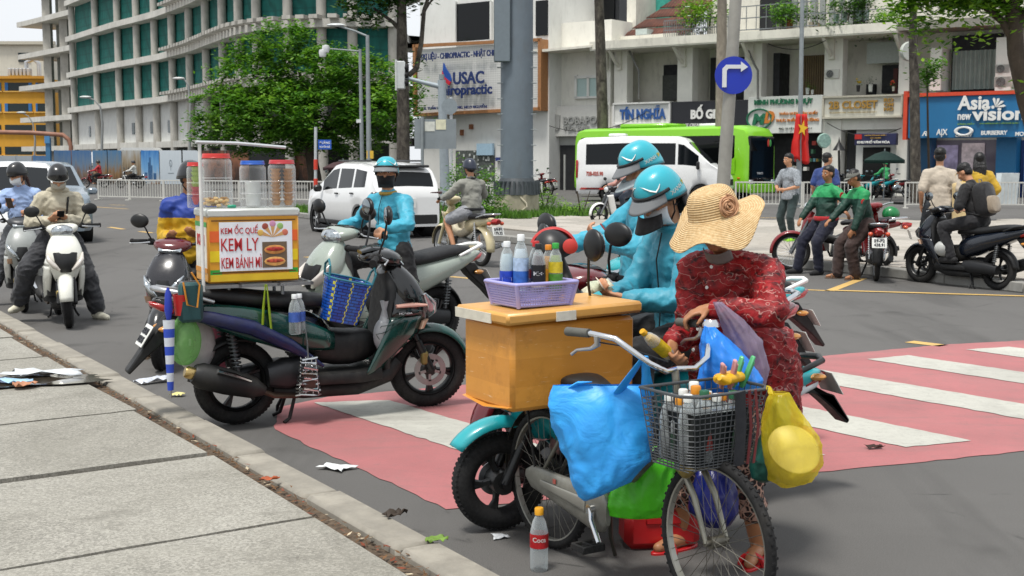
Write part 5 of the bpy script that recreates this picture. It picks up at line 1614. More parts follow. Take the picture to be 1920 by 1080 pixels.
van = dict(L=6.3, W=2.05, H=2.68, sill=.32, wr=.36, axles=(2.05, -1.75), paint=VANW, tumble=.84,
top=[(-3.15, 2.45), (-3.1, 2.55), (-2.9, 2.64), (-1.0, 2.70), (1.0, 2.68), (1.35, 2.58), (2.45, 1.55), (2.6, 1.47), (2.98, 1.22), (3.12, .98), (3.15, .6)],
belt=[(-3.15, 1.40), (1.6, 1.40), (2.5, 1.36), (3.15, .8)], plan=[(-3.15, .95), (-2.9, 1), (2.3, 1), (2.8, .93), (3.15, .74)],
win=[(-2.75, 1.0, 'side'), (1.1, 1.95, 'side'), (1.5, 2.42, 'screen')],
boxes=[('headlamp', (2.88, .74, 1.02), (.3, .26, .24), LAMPW), ('headlamp', (2.88, -.74, 1.02), (.3, .26, .24), LAMPW), ('grille', (3.1, 0, .8), (.1, 1.2, .3), BLACKM), ('tail_lamp', (-3.12, -.97, 1.35), (.1, .1, .75), TAILR), ('tail_lamp', (-3.12, .97, 1.35), (.1, .1, .75), TAILR), ('bumper', (-3.12, 0, .45), (.16, 1.9, .3), BLACKM), ('door_mirror', (1.95, -1.15, 1.5), (.14, .18, .34), BLACK), ('bumper', (3.08, 0, .45), (.2, 1.6, .26), BLACKM), ('roof_vent', (-1.6, 0, 2.76), (.7, .6, .12), VANW)])
vp = at_d(1228, 53.5)
vt = car('minibus', 'white high roof minibus with red plate lettering near the shops', 'van', vp, math.atan2(-.30, .954), van)
REDT = M('#b3402c', .5)
put(vt, text_fit('72B-025.90', .72, .17, bold=.03, mat=REDT, depth=.01), 'lettering', loc=(-2.35, -1.035, 1.16), rot=(PI / 2, 0, 0))
for k, (c, x) in enumerate((('#a8342a', -2.2), ('#2a2c2e', -2.45), ('#a8342a', -2.7))):
 MB().xz([(x - .3, .50), (x + .25, .50), (x + .33, .58), (x - .22, .58)], -1.032, -1.02).build('stripe', M(c, .5), vt)
LIME = M('#7fc41f', .35, var=.03, coat=.4)
bus = dict(L=9.4, W=2.45, H=3.2, sill=.35, wr=.46, axles=(3.0, -2.6), paint=LIME, tumble=.93, ww=.28,
top=[(-4.7, 2.9), (-4.6, 3.08), (-4.2, 3.18), (4.0, 3.2), (4.45, 3.1), (4.62, 2.9), (4.7, 2.5)],
belt=[(-4.7, 1.25), (4.7, 1.25)], plan=[(-4.7, .92), (-4.5, .98), (-4.0, 1), (4.2, 1), (4.55, .97), (4.7, .9)],
win=[(-4.3, 4.05, 'side')], glass=GLASS('#0a0c0d', .06),
boxes=[('windscreen', (4.66, -.02, 1.72), (.16, 2.06, 2.05), GLASS('#0c0e10', .05)), ('roof_unit', (-1.0, 0, 3.26), (2.6, 1.7, .2), LIME), ('roof_unit', (2.2, .0, 3.24), (.9, .9, .16), VANW), ('bumper', (4.7, 0, .5), (.14, 2.2, .4), LIME), ('headlamp', (4.72, .9, .78), (.08, .3, .2), LAMPW), ('headlamp', (4.72, -.9, .78), (.08, .3, .2), LAMPW), ('marker', (4.3, -1.22, .95), (.14, .03, .08), M('#c9791c', .4))])
bd = V((.75, -.66, 0))
nc = at_d(1398, 54.5)
bright = V((bd.y, -bd.x, 0))
bc = nc - bd * 4.7 - bright * 1.225
bt = car('lime_coach', 'lime green coach with black windows parked behind minibus', 'bus', bc, math.atan2(bd.y, bd.x), bus)
MB().xz([(2.9, 1.12), (4.12, 1.85), (4.12, 1.12)], -1.236, -1.22).build('window_kick', LIME, bt)
for y_, c in ((.45, '#c2352a'), (.62, '#3f9a4a')):
 MB().ell((4.75, y_, 2.45), (.01, .09, .16), 10, 6).build('screen_logo', M(c, .5), bt)
put(bt, text_fit('THACO', .5, .09, bold=.02, mat=M('#b9bcc0', .4), depth=.01), 'lettering', loc=(4.745, -.2, 1.15), rot=(PI / 2, 0, PI / 2))
# ================================================================ two-wheelers
def bev(o, w=.008, seg=2):
 m = o.modifiers.new('bevel', 'BEVEL'); m.width = w; m.segments = seg; m.limit_method = 'ANGLE'; m.angle_limit = R(40)
 return o
_WH = {}
def bike_wheel(Rr, rt, rimm, spokes=5, disc=True, wire=False):
 key = (Rr, rt, rimm.name, spokes, disc, wire)
 if key in _WH: return _WH[key]
 ri = Rr - 2 * rt * .95
 t = MB().torus((0, 0, 0), Rr - rt, rt, 40, 12, rz=rt * 1.02)
 for k in range(60):                            # tread blocks
  a = 2 * PI * k / 60
  for sy in (-1, 1):
   t.box((Rr - rt * .20, sy * rt * .48, 0), (rt * .22, rt * .34, Rr * .055), T=Matrix.Rotation(-a - (.02 if sy > 0 else 0), 4, 'Y') @ Matrix.Rotation(.3 * sy, 4, 'X'))
 tm = t.mesh('tyre', RUBBER)
 m = MB().torus((0, 0, 0), ri, rt * .34, 40, 8, rz=rt * .85)
 if wire:
  for k in range(28):
   a = 2 * PI * k / 28; b = a + (.5 if k % 2 else -.5); sy = 1 if k % 4 < 2 else -1
   m.rod((.03 * math.cos(b), sy * .035, .03 * math.sin(b)), (ri * math.cos(a), 0, ri * math.sin(a)), .0022, n=4)
  m.rod((0, -.05, 0), (0, .05, 0), .032, n=14)
 else:
  for k in range(spokes):
   a = 2 * PI * k / spokes
   T = Matrix.Rotation(-a, 4, 'Y')
   m.tube([(.03, 0, 0), (ri * .55, .004, .012), (ri * .98, 0, 0)], [.028, .019, .023], 6, T=T, flat=.65)
   if spokes == 5: m.tube([(ri * .5, 0, .01), (ri * .97, 0, ri * .2)], [.014, .014], 5, T=T)
  m.rod((0, -.06, 0), (0, .06, 0), .045, n=16)
  m.rod((0, -.075, 0), (0, .075, 0), .02, n=10)
 rm = m.mesh('rim', rimm)
 dm = None
 if disc:
  d = MB()
  r1, r0 = ri * .62, ri * .40
  d.lathe([(r0, -.0025), (r1, -.0025), (r1, .0025), (r0, .0025), (r0, -.0025)], 36, T=Matrix.Translation((0, -.062, 0)) @ Matrix.Rotation(PI / 2, 4, 'X'))
  for k in range(5):
   d.box(((r0 + .04) / 2, -.062, 0), (r0 - .02, .005, .018), T=Matrix.Rotation(2 * PI * k / 5, 4, 'Y'))
  dm = d.mesh('brake_disc', STEEL)
 _WH[key] = (tm, rm, dm)
 return _WH[key]
def add_wheel(root, x, z, W3, name='wheel'):
 o = put(root, W3[0], name, loc=(x, 0, z), rot=(0, random.uniform(0, 1.2), 0))
 put(root, W3[1], 'rim', o)
 if W3[2]: put(root, W3[2], 'brake_disc', o)
 return o
def steer(objs, p, ang, rake=26):
 ax = V((-math.sin(R(rake)), 0, math.cos(R(rake))))
 Mx = Matrix.Translation(p) @ Matrix.Rotation(R(ang), 4, ax) @ Matrix.Translation(-V(p))
 for o in objs:
  o.matrix_basis = Mx @ o.matrix_basis
def fender_shell(cx, cz, r_, w, a0, a1, drop=.5, n=14):
 def f(u, v):
  a = R(a0 + (a1 - a0) * u); t = (v - .5) * 2
  q = r_ - drop * w * t * t
  ww = w * (1 - .35 * abs(u - .5) ** 2 * 2)
  return (cx + q * math.cos(a), t * ww, cz + q * math.sin(a))
 return MB().grid(f, n, 6)
def mirror(root, base, tip, head, hr, mat=BLACK, yaw=0.0, name='mirror', glass=None):
 st = MB().tube([base, ((base[0] + tip[0]) / 2 + .01, (base[1] + tip[1]) / 2, (base[2] + tip[2]) / 2), tip, head], [.007, .007, .007, .008], 8).build('mirror', BLACK, root)
 T = Matrix.Translation(head) @ Matrix.Rotation(yaw, 4, 'Z')
 h = MB().ell((0, 0, 0), (.026, hr[0], hr[1]), 18, 10, T=T, z0=-.98, z1=.98).build('mirror_head', mat, st)
 MB().ell((-.018, 0, 0), (.012, hr[0] * .9, hr[1] * .88), 18, 8, T=T).build('mirror_glass', glass or M('#8c9498', .06, .9), st)
 return st
def plate(root, c, tilt, text, w=.19, h=.14, name='number_plate', yaw=0.0):
 T = Matrix.Translation(c) @ Matrix.Rotation(yaw, 4, 'Z') @ Matrix.Rotation(tilt, 4, 'Y')
 o = MB().box((0, 0, 0), (.006, w, h), T=T, bev=.002).build(name, M('#d9dad5', .45, var=.04), root)
 if text:
  for k, s_ in enumerate(text.split('/')):
   me = text_fit(s_, w * .72, h * .30, bold=.02, mat=M('#22242a', .5), depth=.01)
   q = put(root, me, 'plate_lettering', o)
   q.matrix_basis = T @ Matrix.Translation((-.0045, 0, h * (.2 - .4 * k))) @ Matrix.Rotation(-PI / 2, 4, 'Z') @ Matrix.Rotation(PI / 2, 4, 'X')
 return o
def scooter(label, rear, head, spec, scale=1.0, name='motor_scooter', group=None):
 S = dict(wb=1.27, R=.262, rt=.048, paint=M('#123f38', .25, var=.06, coat=.5), paint2=None, tail_z=.0, head='apron', rimm=BLACK, seat=M('#17181a', .6, var=.15, bump=.15, bs=200), cowl=None, steer=0, plate='59-X3/123.45', mirrors=True, tunnel=True, headc=None, under=BLACKM, nose=None, fender=None, muffler=True, grab=ALU, scr=BLACK, tailc=None, mir=0.0, mr=(.08, .06), fa=(8, 140, .035), dsk=0)
 S.update(spec)
 h = V(head).normalized()
 th = thing(name, label, 'scooter', (rear.x, rear.y, 0), math.atan2(h.y, h.x), group)
 th.scale = (scale,) * 3
 wb, Rw, pt = S['wb'], S['R'], S['paint']
 p2 = S['paint2'] or pt
 cw = S['cowl'] or pt
 W3 = bike_wheel(Rw, S['rt'], S['rimm'], 5, True)
 add_wheel(th, 0, Rw, (W3[0], W3[1], None), 'rear_wheel')
 st = []
 fwl = add_wheel(th, wb, Rw, W3, 'front_wheel'); st.append(fwl)
 if S['dsk']: fwl.children[-1].rotation_euler = (0, 0, PI); fwl.children[-1].scale = (1.25, 1, 1.25)
 hx = wb - .35                                  # handlebar centre
# fork, fender
 m = MB()
 for sy in (-1, 1):
  m.tube([(wb + .005, sy * .078, Rw), (wb - .09, sy * .078, Rw + .20)], [.025, .025], 10)
  m.tube([(wb - .08, sy * .078, Rw + .18), (wb - .20, sy * .07, .68)], [.017, .017], 10)
  m.rod((wb, sy * .055, Rw), (wb, sy * .098, Rw), .024)
 m.box((wb - .165, 0, .60), (.06, .2, .05), bev=.012)
 st.append(m.build('fork', BLACK, th))
 st.append(MB().box((wb - .045, -.085, Rw + .085), (.05, .04, .09), bev=.012, T=None).build('brake_caliper', M('#8b7a4a', .4, .6), th))
 ft = S['fender'] or pt
 st.append(fender_shell(wb, Rw, Rw + S['fa'][2], .075, S['fa'][0], S['fa'][1], .55).build('front_fender', ft, th, ang=60, solid=.006))
# apron
 ap = MB().hull([(wb - .20, .40, .055, .07, -78), (wb - .15, .52, .125, .105, -80), (wb - .14, .64, .175, .13, -82), (wb - .165, .74, .195, .135, -75), (wb - .22, .84, .168, .115, -62), (wb - .28, .92, .125, .08, -48), (wb - .31, .96, .08, .05, -40)], 18, 2.4)
 ap.build('front_apron', S['nose'] or pt, th, ang=60, sub=1)
 for sy in (-1, 1):                              # wings of the leg shield
  def wing(u, v):
   z = .84 - .57 * v
   xf = lerp_tab([(0, wb - .24), (.3, wb - .10), (.55, wb - .13), (.8, wb - .28), (1, wb - .42)], v)
   xr = lerp_tab([(0, wb - .27), (.3, wb - .31), (.6, wb - .39), (1, wb - .50)], v)
   yf = lerp_tab([(0, .10), (.3, .16), (.6, .135), (1, .14)], v)
   yr = lerp_tab([(0, .12), (.3, .185), (.6, .20), (1, .19)], v)
   return (xf + (xr - xf) * u, sy * (yf + (yr - yf) * math.sin(u * PI * .5) + .014 * math.sin(v * PI) * math.sin(u * PI)), z)
  MB().grid(lambda u, v: wing(u, v * .36), 7, 7).build('upper_shield', S['nose'] or pt, th, ang=70, solid=.010)
  MB().grid(lambda u, v: wing(u, .37 + v * .63), 7, 10).build('leg_shield', p2, th, ang=70, solid=.014)
 MB().hull([(wb - .34, .30, .17, .03, -75), (wb - .33, .55, .185, .04, -80), (wb - .30, .80, .17, .05, -70), (wb - .30, .92, .10, .05, -60)], 14, 3).build('inner_shield', S['under'], th, ang=50)
# handlebar cowl
 st.append(MB().hull([(hx + .155, .955, .05, .03, -35), (hx + .12, .985, .13, .055, -35), (hx + .04, 1.015, .175, .06, -20), (hx - .05, 1.02, .15, .045, -5), (hx - .12, 1.005, .09, .03, 0)], 16, 2.5).build('handlebar_cowl', cw, th, ang=60, sub=1))
 st.append(MB().hull([(hx + .03, 1.062, .07, .012, -25), (hx - .05, 1.058, .10, .016, -12), (hx - .11, 1.038, .07, .012, -8)], 12, 2.6).build('dashboard', GLASS('#15181a', .12), th, ang=50))
 for sy in (-1, 1):
  m, g, lv = MB(), MB(), MB()
  m.tube([(hx - .02, sy * .1, 1.01), (hx - .04, sy * .2, 1.025), (hx - .085, sy * .31, 1.02)], [.013] * 3, 10)
  g.tube([(hx - .055, sy * .235, 1.024), (hx - .085, sy * .31, 1.02), (hx - .105, sy * .365, 1.016)], [.02, .0195, .02], 12)
  g.rod((hx - .105, sy * .365, 1.016), (hx - .11, sy * .383, 1.015), .024, n=12)
  g.box((hx - .045, sy * .20, 1.025), (.06, .06, .055), bev=.014)
  lv.tube([(hx - .01, sy * .2, 1.022), (hx + .015, sy * .26, 1.015), (hx - .03, sy * .37, 1.005)], [.008, .0065, .005], 8)
  lv.ell((hx - .03, sy * .37, 1.005), (.008, .008, .008), 8, 6)
  st += [m.build('handlebar', BLACK, th), g.build('hand_grip', RUBBER, th), lv.build('brake_lever', ALU, th)]
 if S['mirrors']:
  for sy in (-1, 1):
   st.append(mirror(th, (hx - .03, sy * .19, 1.04), (hx + .01, sy * .235, 1.14 + S['mir']), (hx + .01, sy * .285, 1.20 + S['mir']), S['mr'], BLACK, sy * .15))
# lights
 HL = M('#aeb5ba', .12, .75, var=.35, vs=38, coat=1.0)
 if S['head'] == 'apron':
  for sy in (-1, 1):
   MB().tube([(wb - .012, sy * .035, .605), (wb - .008, sy * .075, .645), (wb - .03, sy * .12, .70), (wb - .085, sy * .165, .77)], [.014, .042, .044, .010], 12, flat=.62).build('headlight', HL, th, ang=60)
  MB().hull([(wb - .035, .56, .05, .02, -80), (wb - .015, .64, .075, .03, -80), (wb - .05, .73, .06, .03, -72)], 12, 2.2).build('nose_panel', S['nose2'] if 'nose2' in S else BLACK, th, ang=60)
  for sy in (-1, 1):
   MB().hull([(wb - .10, .545, .03, .02, -78), (wb - .075, .60, .035, .025, -78)], 10, 2.2, y=sy * .135).build('turn_signal', M('#c9a58a', .12, .2, coat=.6), th, ang=60)
  st.append(MB().hull([(hx + .158, .962, .09, .012, -30), (hx + .135, .985, .10, .018, -30)], 12, 2.5).build('running_light', HL, th, ang=60))
 else:
  st.append(MB().ell((hx + .13, 0, .985), (.045, .105, .062), 18, 12, T=None).build('headlight', HL, th))
  st.append(MB().torus((hx + .128, 0, .985), .085, .008, 28, 6, axis='x', T=Matrix.Translation((0, 0, .985)) @ Matrix.Diagonal((1, 1.22, .74, 1)) @ Matrix.Translation((0, 0, -.985))).build('headlight_trim', CHROME, th))
  for sy in (-1, 1):
   MB().tube([(wb - .02, sy * .06, .595), (wb - .02, sy * .11, .64), (wb - .06, sy * .155, .70), (wb - .11, sy * .175, .77)], [.02, .050, .044, .010], 12, flat=.6).build('turn_signal', M('#d6cfc6', .1, .2, coat=.7), th, ang=60)
  MB().hull([(wb - .04, .57, .05, .02, -80), (wb - .02, .67, .105, .03, -78), (wb - .07, .77, .12, .02, -68)], 12, 2.6).build('nose_panel', S.get('nose2', BLACK), th, ang=60)
# floor, tunnel, belly
 if S['tunnel']:
  MB().hull([(.42, .50, .13, .10), (.55, .46, .14, .12), (.70, .43, .13, .12), (wb - .36, .47, .12, .10)], 16, 3).build('centre_tunnel', S['under'], th, ang=50, sub=1)
 MB().hull([(.28, .29, .12, .04), (.40, .27, .20, .045), (.75, .265, .205, .045), (wb - .38, .28, .18, .05)], 14, 4).build('footboard', S['under'], th, ang=40)
 MB().hull([(.22, .20, .06, .04), (.40, .185, .12, .05), (.75, .19, .13, .06), (wb - .30, .25, .09, .06), (wb - .22, .33, .05, .05)], 14, 3).build('belly_panel', S['under'], th, ang=50)
# rear body
 tz = S['tail_z']
 MB().hull([(.62, .50, .10, .12, 15), (.50, .53, .15, .165, 12), (.28, .585, .18, .16, 12), (.05, .645 + tz * .3, .185, .13, 14), (-.20, .712 + tz * .6, .15, .09, 14), (-.40, .765 + tz, .09, .05, 12), (-.50, .79 + tz, .035, .02, 12)], 18, 2.8).build('rear_body', pt, th, ang=60, sub=1)
 if S['paint2']:
  for sy in (-1, 1):
   def f(u, v):
    x = .58 - .86 * u
    zc = .50 + .225 * u + .6 * tz * u; hh = .105 * math.sin(PI * (.12 + .8 * u)) ** .7
    t = 2 * v - 1
    return (x, sy * (.178 + .018 * (1 - t * t) - .05 * u ** 3 - .03 * (1 - u) ** 4), zc + hh * t)
   MB().grid(f, 12, 6).build('side_panel', p2, th, ang=70, solid=.008)
 MB().hull([(.63, .72, .075, .03, 0), (.58, .745, .11, .045, 0), (.42, .755, .135, .05, 2), (.22, .76, .15, .055, -2), (.06, .785, .155, .055, -10), (-.12, .815 + tz * .6, .14, .05, -6), (-.28, .83 + tz, .12, .04, 0), (-.37, .825 + tz, .08, .02, 0)], 16, 2.7).build('seat', S['seat'], th, ang=60, sub=1)
 MB().tube([(-.16, .15, .78 + tz), (-.32, .145, .835 + tz), (-.45, .09, .86 + tz), (-.49, 0, .865 + tz), (-.45, -.09, .86 + tz), (-.32, -.145, .835 + tz), (-.16, -.15, .78 + tz)], [.012, .015, .017, .018, .017, .015, .012], 10).build('grab_rail', S['grab'], th, ang=60)
 MB().hull([(-.36, .735 + tz, .09, .035, 12), (-.46, .755 + tz, .07, .03, 12), (-.515, .775 + tz, .03, .015, 12)], 12, 2.5).build('tail_light', TAILR, th, ang=60)
 if S['tailc']:
  MB().hull([(-.30, .70 + tz, .10, .05, 12), (-.44, .74 + tz, .078, .035, 12)], 12, 2.5).build('tail_lens', S['tailc'], th, ang=60)
 o = MB().xz([(-.28, .69 + tz), (-.42, .70 + tz), (-.56, .52), (-.66, .38), (-.645, .36), (-.54, .46), (-.36, .60)], -.055, .055).build('mudguard', BLACKM, th); bev(o, .01)
 if S['plate'] is not None: plate(th, (-.545, 0, .585), R(32), S['plate'])
 for sy in (-1, 1):
  MB().ell((-.43, sy * .085, .625), (.05, .03, .02), 10, 6).build('rear_signal', M('#c98a3c', .2, coat=.5), th)
 fender_shell(0, Rw, Rw + .035, .07, 65, 175, .5).build('hugger', BLACKM, th, ang=60, solid=.006)
# engine and exhaust
 m = MB().hull([(.44, .30, .09, .07), (.30, .29, .10, .09), (.10, .28, .07, .075), (-.06, .265, .05, .06)], 14, 3, y=.10)
 m.build('transmission_case', M('#2a2b2d', .5, .5), th, ang=50)
 MB().hull([(.40, .33, .07, .08), (.28, .31, .09, .10), (.17, .30, .06, .07)], 12, 3, y=-.08).build('engine', M('#3a3b3d', .45, .6), th, ang=50)
 if S['muffler']:
  MB().tube([(.42, -.08, .25), (.34, -.13, .17), (.2, -.15, .185), (.12, -.16, .22)], .017, 8).build('exhaust_pipe', M('#5c4f44', .4, .8), th)
  mf = MB().tube([(.13, -.165, .225), (.06, -.17, .25), (-.10, -.175, .30), (-.26, -.178, .35), (-.30, -.178, .365)], [.03, .066, .080, .078, .055], 16).build('muffler', BLACKM, th, ang=50)
  MB().tube([(-.29, -.178, .36), (-.335, -.18, .375), (-.35, -.18, .38)], [.036, .038, .03], 14).build('muffler_tip', M('#b9a06a', .25, .9), mf)
  MB().tube([(.03, -.215, .30), (-.07, -.243, .345), (-.17, -.248, .38)], [.022, .028, .024], 10, flat=.6).build('heat_shield', CHROME, mf)
 for sy in (-1, 1) if not S['muffler'] else (1, -1):
  m = MB().rod((-.02, sy * .125, .34), (-.06, sy * .12, .64), .014)
  for k in range(9):
   z = .38 + .024 * k
   m.torus((-.025 - .004 * k, sy * .125, z), .026, .006, 14, 6, axis='z')
  m.build('shock_absorber', M('#55585a', .4, .6), th)
 m = MB().tube([(.36, .10, .2), (.30, .16, .06), (.31, .19, .012)], [.014, .012, .014], 8)
 m.build('stand', BLACKM, th)
 MB().tube([(.26, .13, .01), (.30, .11, .03), (.34, .09, .16), (.34, -.09, .16), (.30, -.11, .03), (.26, -.13, .01)], .012, 8).build('centre_stand', BLACKM, th)
 if S['steer']: steer(st, (wb - .1, 0, .5), S['steer'])
 return th
def motorbike(label, rear, head, spec, name='motorbike', scale=1.0, group=None):
 """underbone motorcycle with spoked 17 inch wheels"""
 S = dict(wb=1.2, R=.285, rt=.036, paint=M('#8a1f1c', .25, var=.06, coat=.5), shield=None, rear_fender=None, cub=False, plate='59-P2/438.91', steer=0, tank=None, seat=M('#15161a', .6, bump=.1), mirrors=True, wire=True)
 S.update(spec)
 h = V(head).normalized()
 th = thing(name, label, 'motorbike', (rear.x, rear.y, 0), math.atan2(h.y, h.x), group)
 th.scale = (scale,) * 3
 wb, Rw, pt = S['wb'], S['R'], S['paint']
 sh_ = S['shield'] or pt
 W3 = bike_wheel(Rw, S['rt'], ALU if S['wire'] else BLACK, 5, False, S['wire'])
 add_wheel(th, 0, Rw, W3, 'rear_wheel')
 st = [add_wheel(th, wb, Rw, W3, 'front_wheel')]
 hx = wb - .36
 m = MB()
 for sy in (-1, 1):
  m.tube([(wb, sy * .075, Rw), (wb - .14, sy * .075, .55), (wb - .25, sy * .07, .78)], [.026, .026, .022], 10)
 st.append(m.build('fork', pt if S['cub'] else M('#6d7072', .4, .7), th))
 st.append(fender_shell(wb, Rw, Rw + .03, .062, -5, 150, .6).build('front_fender', pt if S['cub'] else sh_, th, ang=60, solid=.005))
 st.append(MB().hull([(hx + .14, .93, .07, .06, -20), (hx + .08, .97, .12, .07, -15), (hx, .995, .13, .055, -5), (hx - .08, .99, .08, .03, 0)], 14, 2.4).build('handlebar_cowl', pt, th, ang=60, sub=1))
 st.append(MB().ell((hx + .14, 0, .94), (.05, .085, .075), 16, 10).build('headlight', LAMPW, th))
 for sy in (-1, 1):
  m, g = MB(), MB()
  m.tube([(hx - .02, sy * .08, .99), (hx - .05, sy * .2, 1.02), (hx - .12, sy * .30, 1.01)], .012, 8)
  g.tube([(hx - .09, sy * .24, 1.016), (hx - .15, sy * .36, 1.0)], .02, 10)
  st += [m.build('handlebar', ALU, th), g.build('hand_grip', RUBBER, th)]
 if S['mirrors']:
  for sy in (-1, 1):
   st.append(mirror(th, (hx - .05, sy * .2, 1.03), (hx - .03, sy * .27, 1.16), (hx - .03, sy * .31, 1.22), (.07, .045), BLACK))
 MB().hull([(wb - .20, .46, .05, .03, -70), (wb - .18, .60, .08, .05, -72), (wb - .22, .75, .075, .055, -65), (wb - .30, .88, .05, .05, -60)], 12, 2.4).build('steering_cover', pt, th, ang=60)
 for sy in (-1, 1):
  def f(u, v):
   x = wb - .20 - .16 * v - .02 * u; z = .78 - .50 * v
   return (x - .10 * u * u, sy * (.05 + .15 * u * (1 - .3 * v)), z + .03 * u)
  MB().grid(f, 6, 10).build('leg_shield', sh_, th, ang=60, solid=.006)
 MB().tube([(wb - .27, 0, .70), (wb - .40, 0, .50), (.55, 0, .46), (.35, 0, .55), (.1, 0, .66)], [.06, .07, .07, .07, .05], 12).build('frame_spine', sh_ if S['cub'] else BLACK, th, ang=60)
 MB().hull([(.46, .55, .05, .10), (.34, .60, .09, .10), (.12, .64, .10, .085), (-.14, .68, .085, .06), (-.40, .715, .05, .04)], 14, 2.6).build('side_cover', pt, th, ang=60, sub=1)
 MB().hull([(.50, .70, .06, .03), (.44, .725, .10, .04), (.22, .735, .125, .045), (.0, .755, .13, .045), (-.24, .765, .11, .035), (-.30, .76, .08, .02)], 14, 2.7).build('seat', S['seat'], th, ang=60, sub=1)
 fender_shell(0, Rw, Rw + .05, .085 if S['cub'] else .07, 40, 190, .6).build('rear_fender', S['rear_fender'] or (pt if S['cub'] else BLACKM), th, ang=60, solid=.005)
 MB().tube([(-.08, .13, .74), (-.28, .125, .785), (-.45, .07, .80), (-.48, 0, .80), (-.45, -.07, .80), (-.28, -.125, .785), (-.08, -.13, .74)], .011, 8).build('grab_rail', CHROME, th, ang=60)
 if S['cub']:
  m = MB()
  for y_ in (-.08, 0, .08): m.rod((-.02, y_, .79), (-.40, y_, .80), .007)
  m.build('luggage_rack', CHROME, th)
 MB().hull([(-.38, .68, .06, .05, 12), (-.46, .685, .065, .05, 12), (-.52, .69, .04, .03, 12)], 12, 2.4).build('tail_light', TAILR, th, ang=60)
 for sy in (-1, 1):
  MB().ell((-.42, sy * .11, .66), (.04, .035, .03), 10, 6).build('rear_signal', M('#c9502c', .2, coat=.5), th)
 plate(th, (-.50, 0, .55), R(18), S['plate'])
 m = MB().hull([(.62, .33, .08, .09), (.50, .31, .13, .11), (.30, .30, .13, .10), (.20, .31, .08, .07)], 12, 3)
 for k in range(6): m.box((.66 + .02 * k, 0, .36), (.008, .13, .12))
 m.build('engine', M('#7d7f80', .4, .8), th, ang=40)
 MB().tube([(.66, -.06, .30), (.62, -.12, .22), (.40, -.14, .20), (.15, -.15, .24), (-.10, -.155, .29), (-.38, -.16, .34)], [.016, .016, .018, .035, .042, .036], 12).build('exhaust', CHROME if S['cub'] else M('#2a2b2c', .4, .6), th, ang=50)
 MB().hull([(.36, .32, .012, .045), (.18, .30, .014, .05), (.0, .285, .014, .055), (-.07, .285, .01, .03)], 12, 3, y=.075).build('chain_case', pt if S['cub'] else BLACKM, th)
 for sy in (-1, 1):
  m = MB().rod((-.01, sy * .10, .30), (.02, sy * .11, .66), .012)
  for k in range(8): m.torus((-.005 + .003 * k, sy * .105, .38 + .03 * k), .025, .006, 12, 6, axis='z')
  m.build('shock_absorber', CHROME, th)
 MB().tube([(.48, .10, .23), (.46, .17, .05), (.44, .20, .01)], .012, 8).build('stand', BLACKM, th)
 MB().rod((.5, -.2, .23), (.5, .2, .23), .011).build('peg_bar', BLACKM, th)
 for sy in (-1, 1):
  MB().box((.5, sy * .2, .235), (.05, .10, .03), bev=.01).build('foot_peg', RUBBER, th)
 if S['steer']: steer(st, (wb - .1, 0, .5), S['steer'])
 return th
TEALX = M('#1f9fa8', .3, var=.05, coat=.4)
# the ice cream seller's scooter
A0, A1 = G(445, 795), G(808, 762)
ice_dir = (A1 - A0).normalized()
AB = scooter('black and dark green scooter parked at kerb carrying ice cream box', A0, ice_dir, dict(paint=M('#0c0d0e', .25, var=.1, coat=.5), paint2=M('#0b352f', .22, var=.2, coat=.7), fender=M('#0f403a', .25, coat=.5), nose=M('#0c0d0e', .22, coat=.6), steer=-8, plate='63-B1/123.45', mir=.10), 1.06)
for sy in (-1, 1):                                 # dark swirl decal lines on the green panel
 m = MB()
 for k in range(4):
  pts = [(.86 + .05 * k + .10 * t - .05 * math.sin(t * 5 + k), sy * .206, .50 + .06 * k + .10 * t + .012 * math.sin(t * 9 + k)) for t in [i / 8 for i in range(9)]]
  m.tube(pts, .0025, 5)
 m.build('swirl_decal', M('#082a24', .4), AB)
put(AB, text_fit('HONDA', .09, .012, bold=.02, mat=M('#c9cdd0', .4), depth=.003), 'lettering', loc=(1.04, -.205, .655), rot=(PI / 2, 0, 0))
MB().hull([(.98, .70, .02, .012, 8), (1.10, .705, .028, .016, 5), (1.19, .70, .012, .008, 0)], 10, 2.2, y=-.19).build('turn_signal', M('#d0a090', .15, coat=.5), AB)
# ride-hailing riders' scooters
h_a = V((-1.31, -.53, 0)).normalized()
rA = V((1.12, 6.33, 0))
XA = scooter('teal scooter with big disc front wheel behind the bicycle', rA, h_a, dict(paint=TEALX, paint2=None, R=.232, rt=.052, tail_z=-.15, tailc=M('#d8dde0', .15, coat=.5), plate='59-AA/055.21', steer=0, under=BLACK, grab=BLACK, mir=.14, mr=(.072, .074), fa=(38, 118, .075), dsk=1), 1.0)
h_b = V((-1.08, -.63, 0)).normalized()
rB = V((1.23, 7.40, 0))
MAROON = M('#5d1119', .22, var=.05, coat=.7)
XB = scooter('maroon fronted scooter behind the teal one', rB, h_b, dict(paint=MAROON, head='cowl', plate='59-C2/778.10', grab=CHROME, steer=6, mir=.05, mr=(.085, .06)), 1.08)
h_c = V((-1.0, -.42, 0)).normalized()
XC = scooter('white tailed scooter behind standing rider in blue jacket', V((1.66, 9.05, 0)), h_c, dict(paint=TEALX, grab=WHITEP, plate='59-AA/112.07'), 1.0)
# white scooter with teal-jacketed rider
h_d = V((-.75, -.66, 0))
rD = V((-.72, 11.75, 0))
PALE = M('#949e94', .25, var=.04, coat=.6)
XD = scooter('pale grey green scooter with round headlight under rider in black mask', rD, h_d, dict(paint=PALE, head='cowl', plate='59-D1/402.66', steer=10, grab=WHITEP), 1.08)
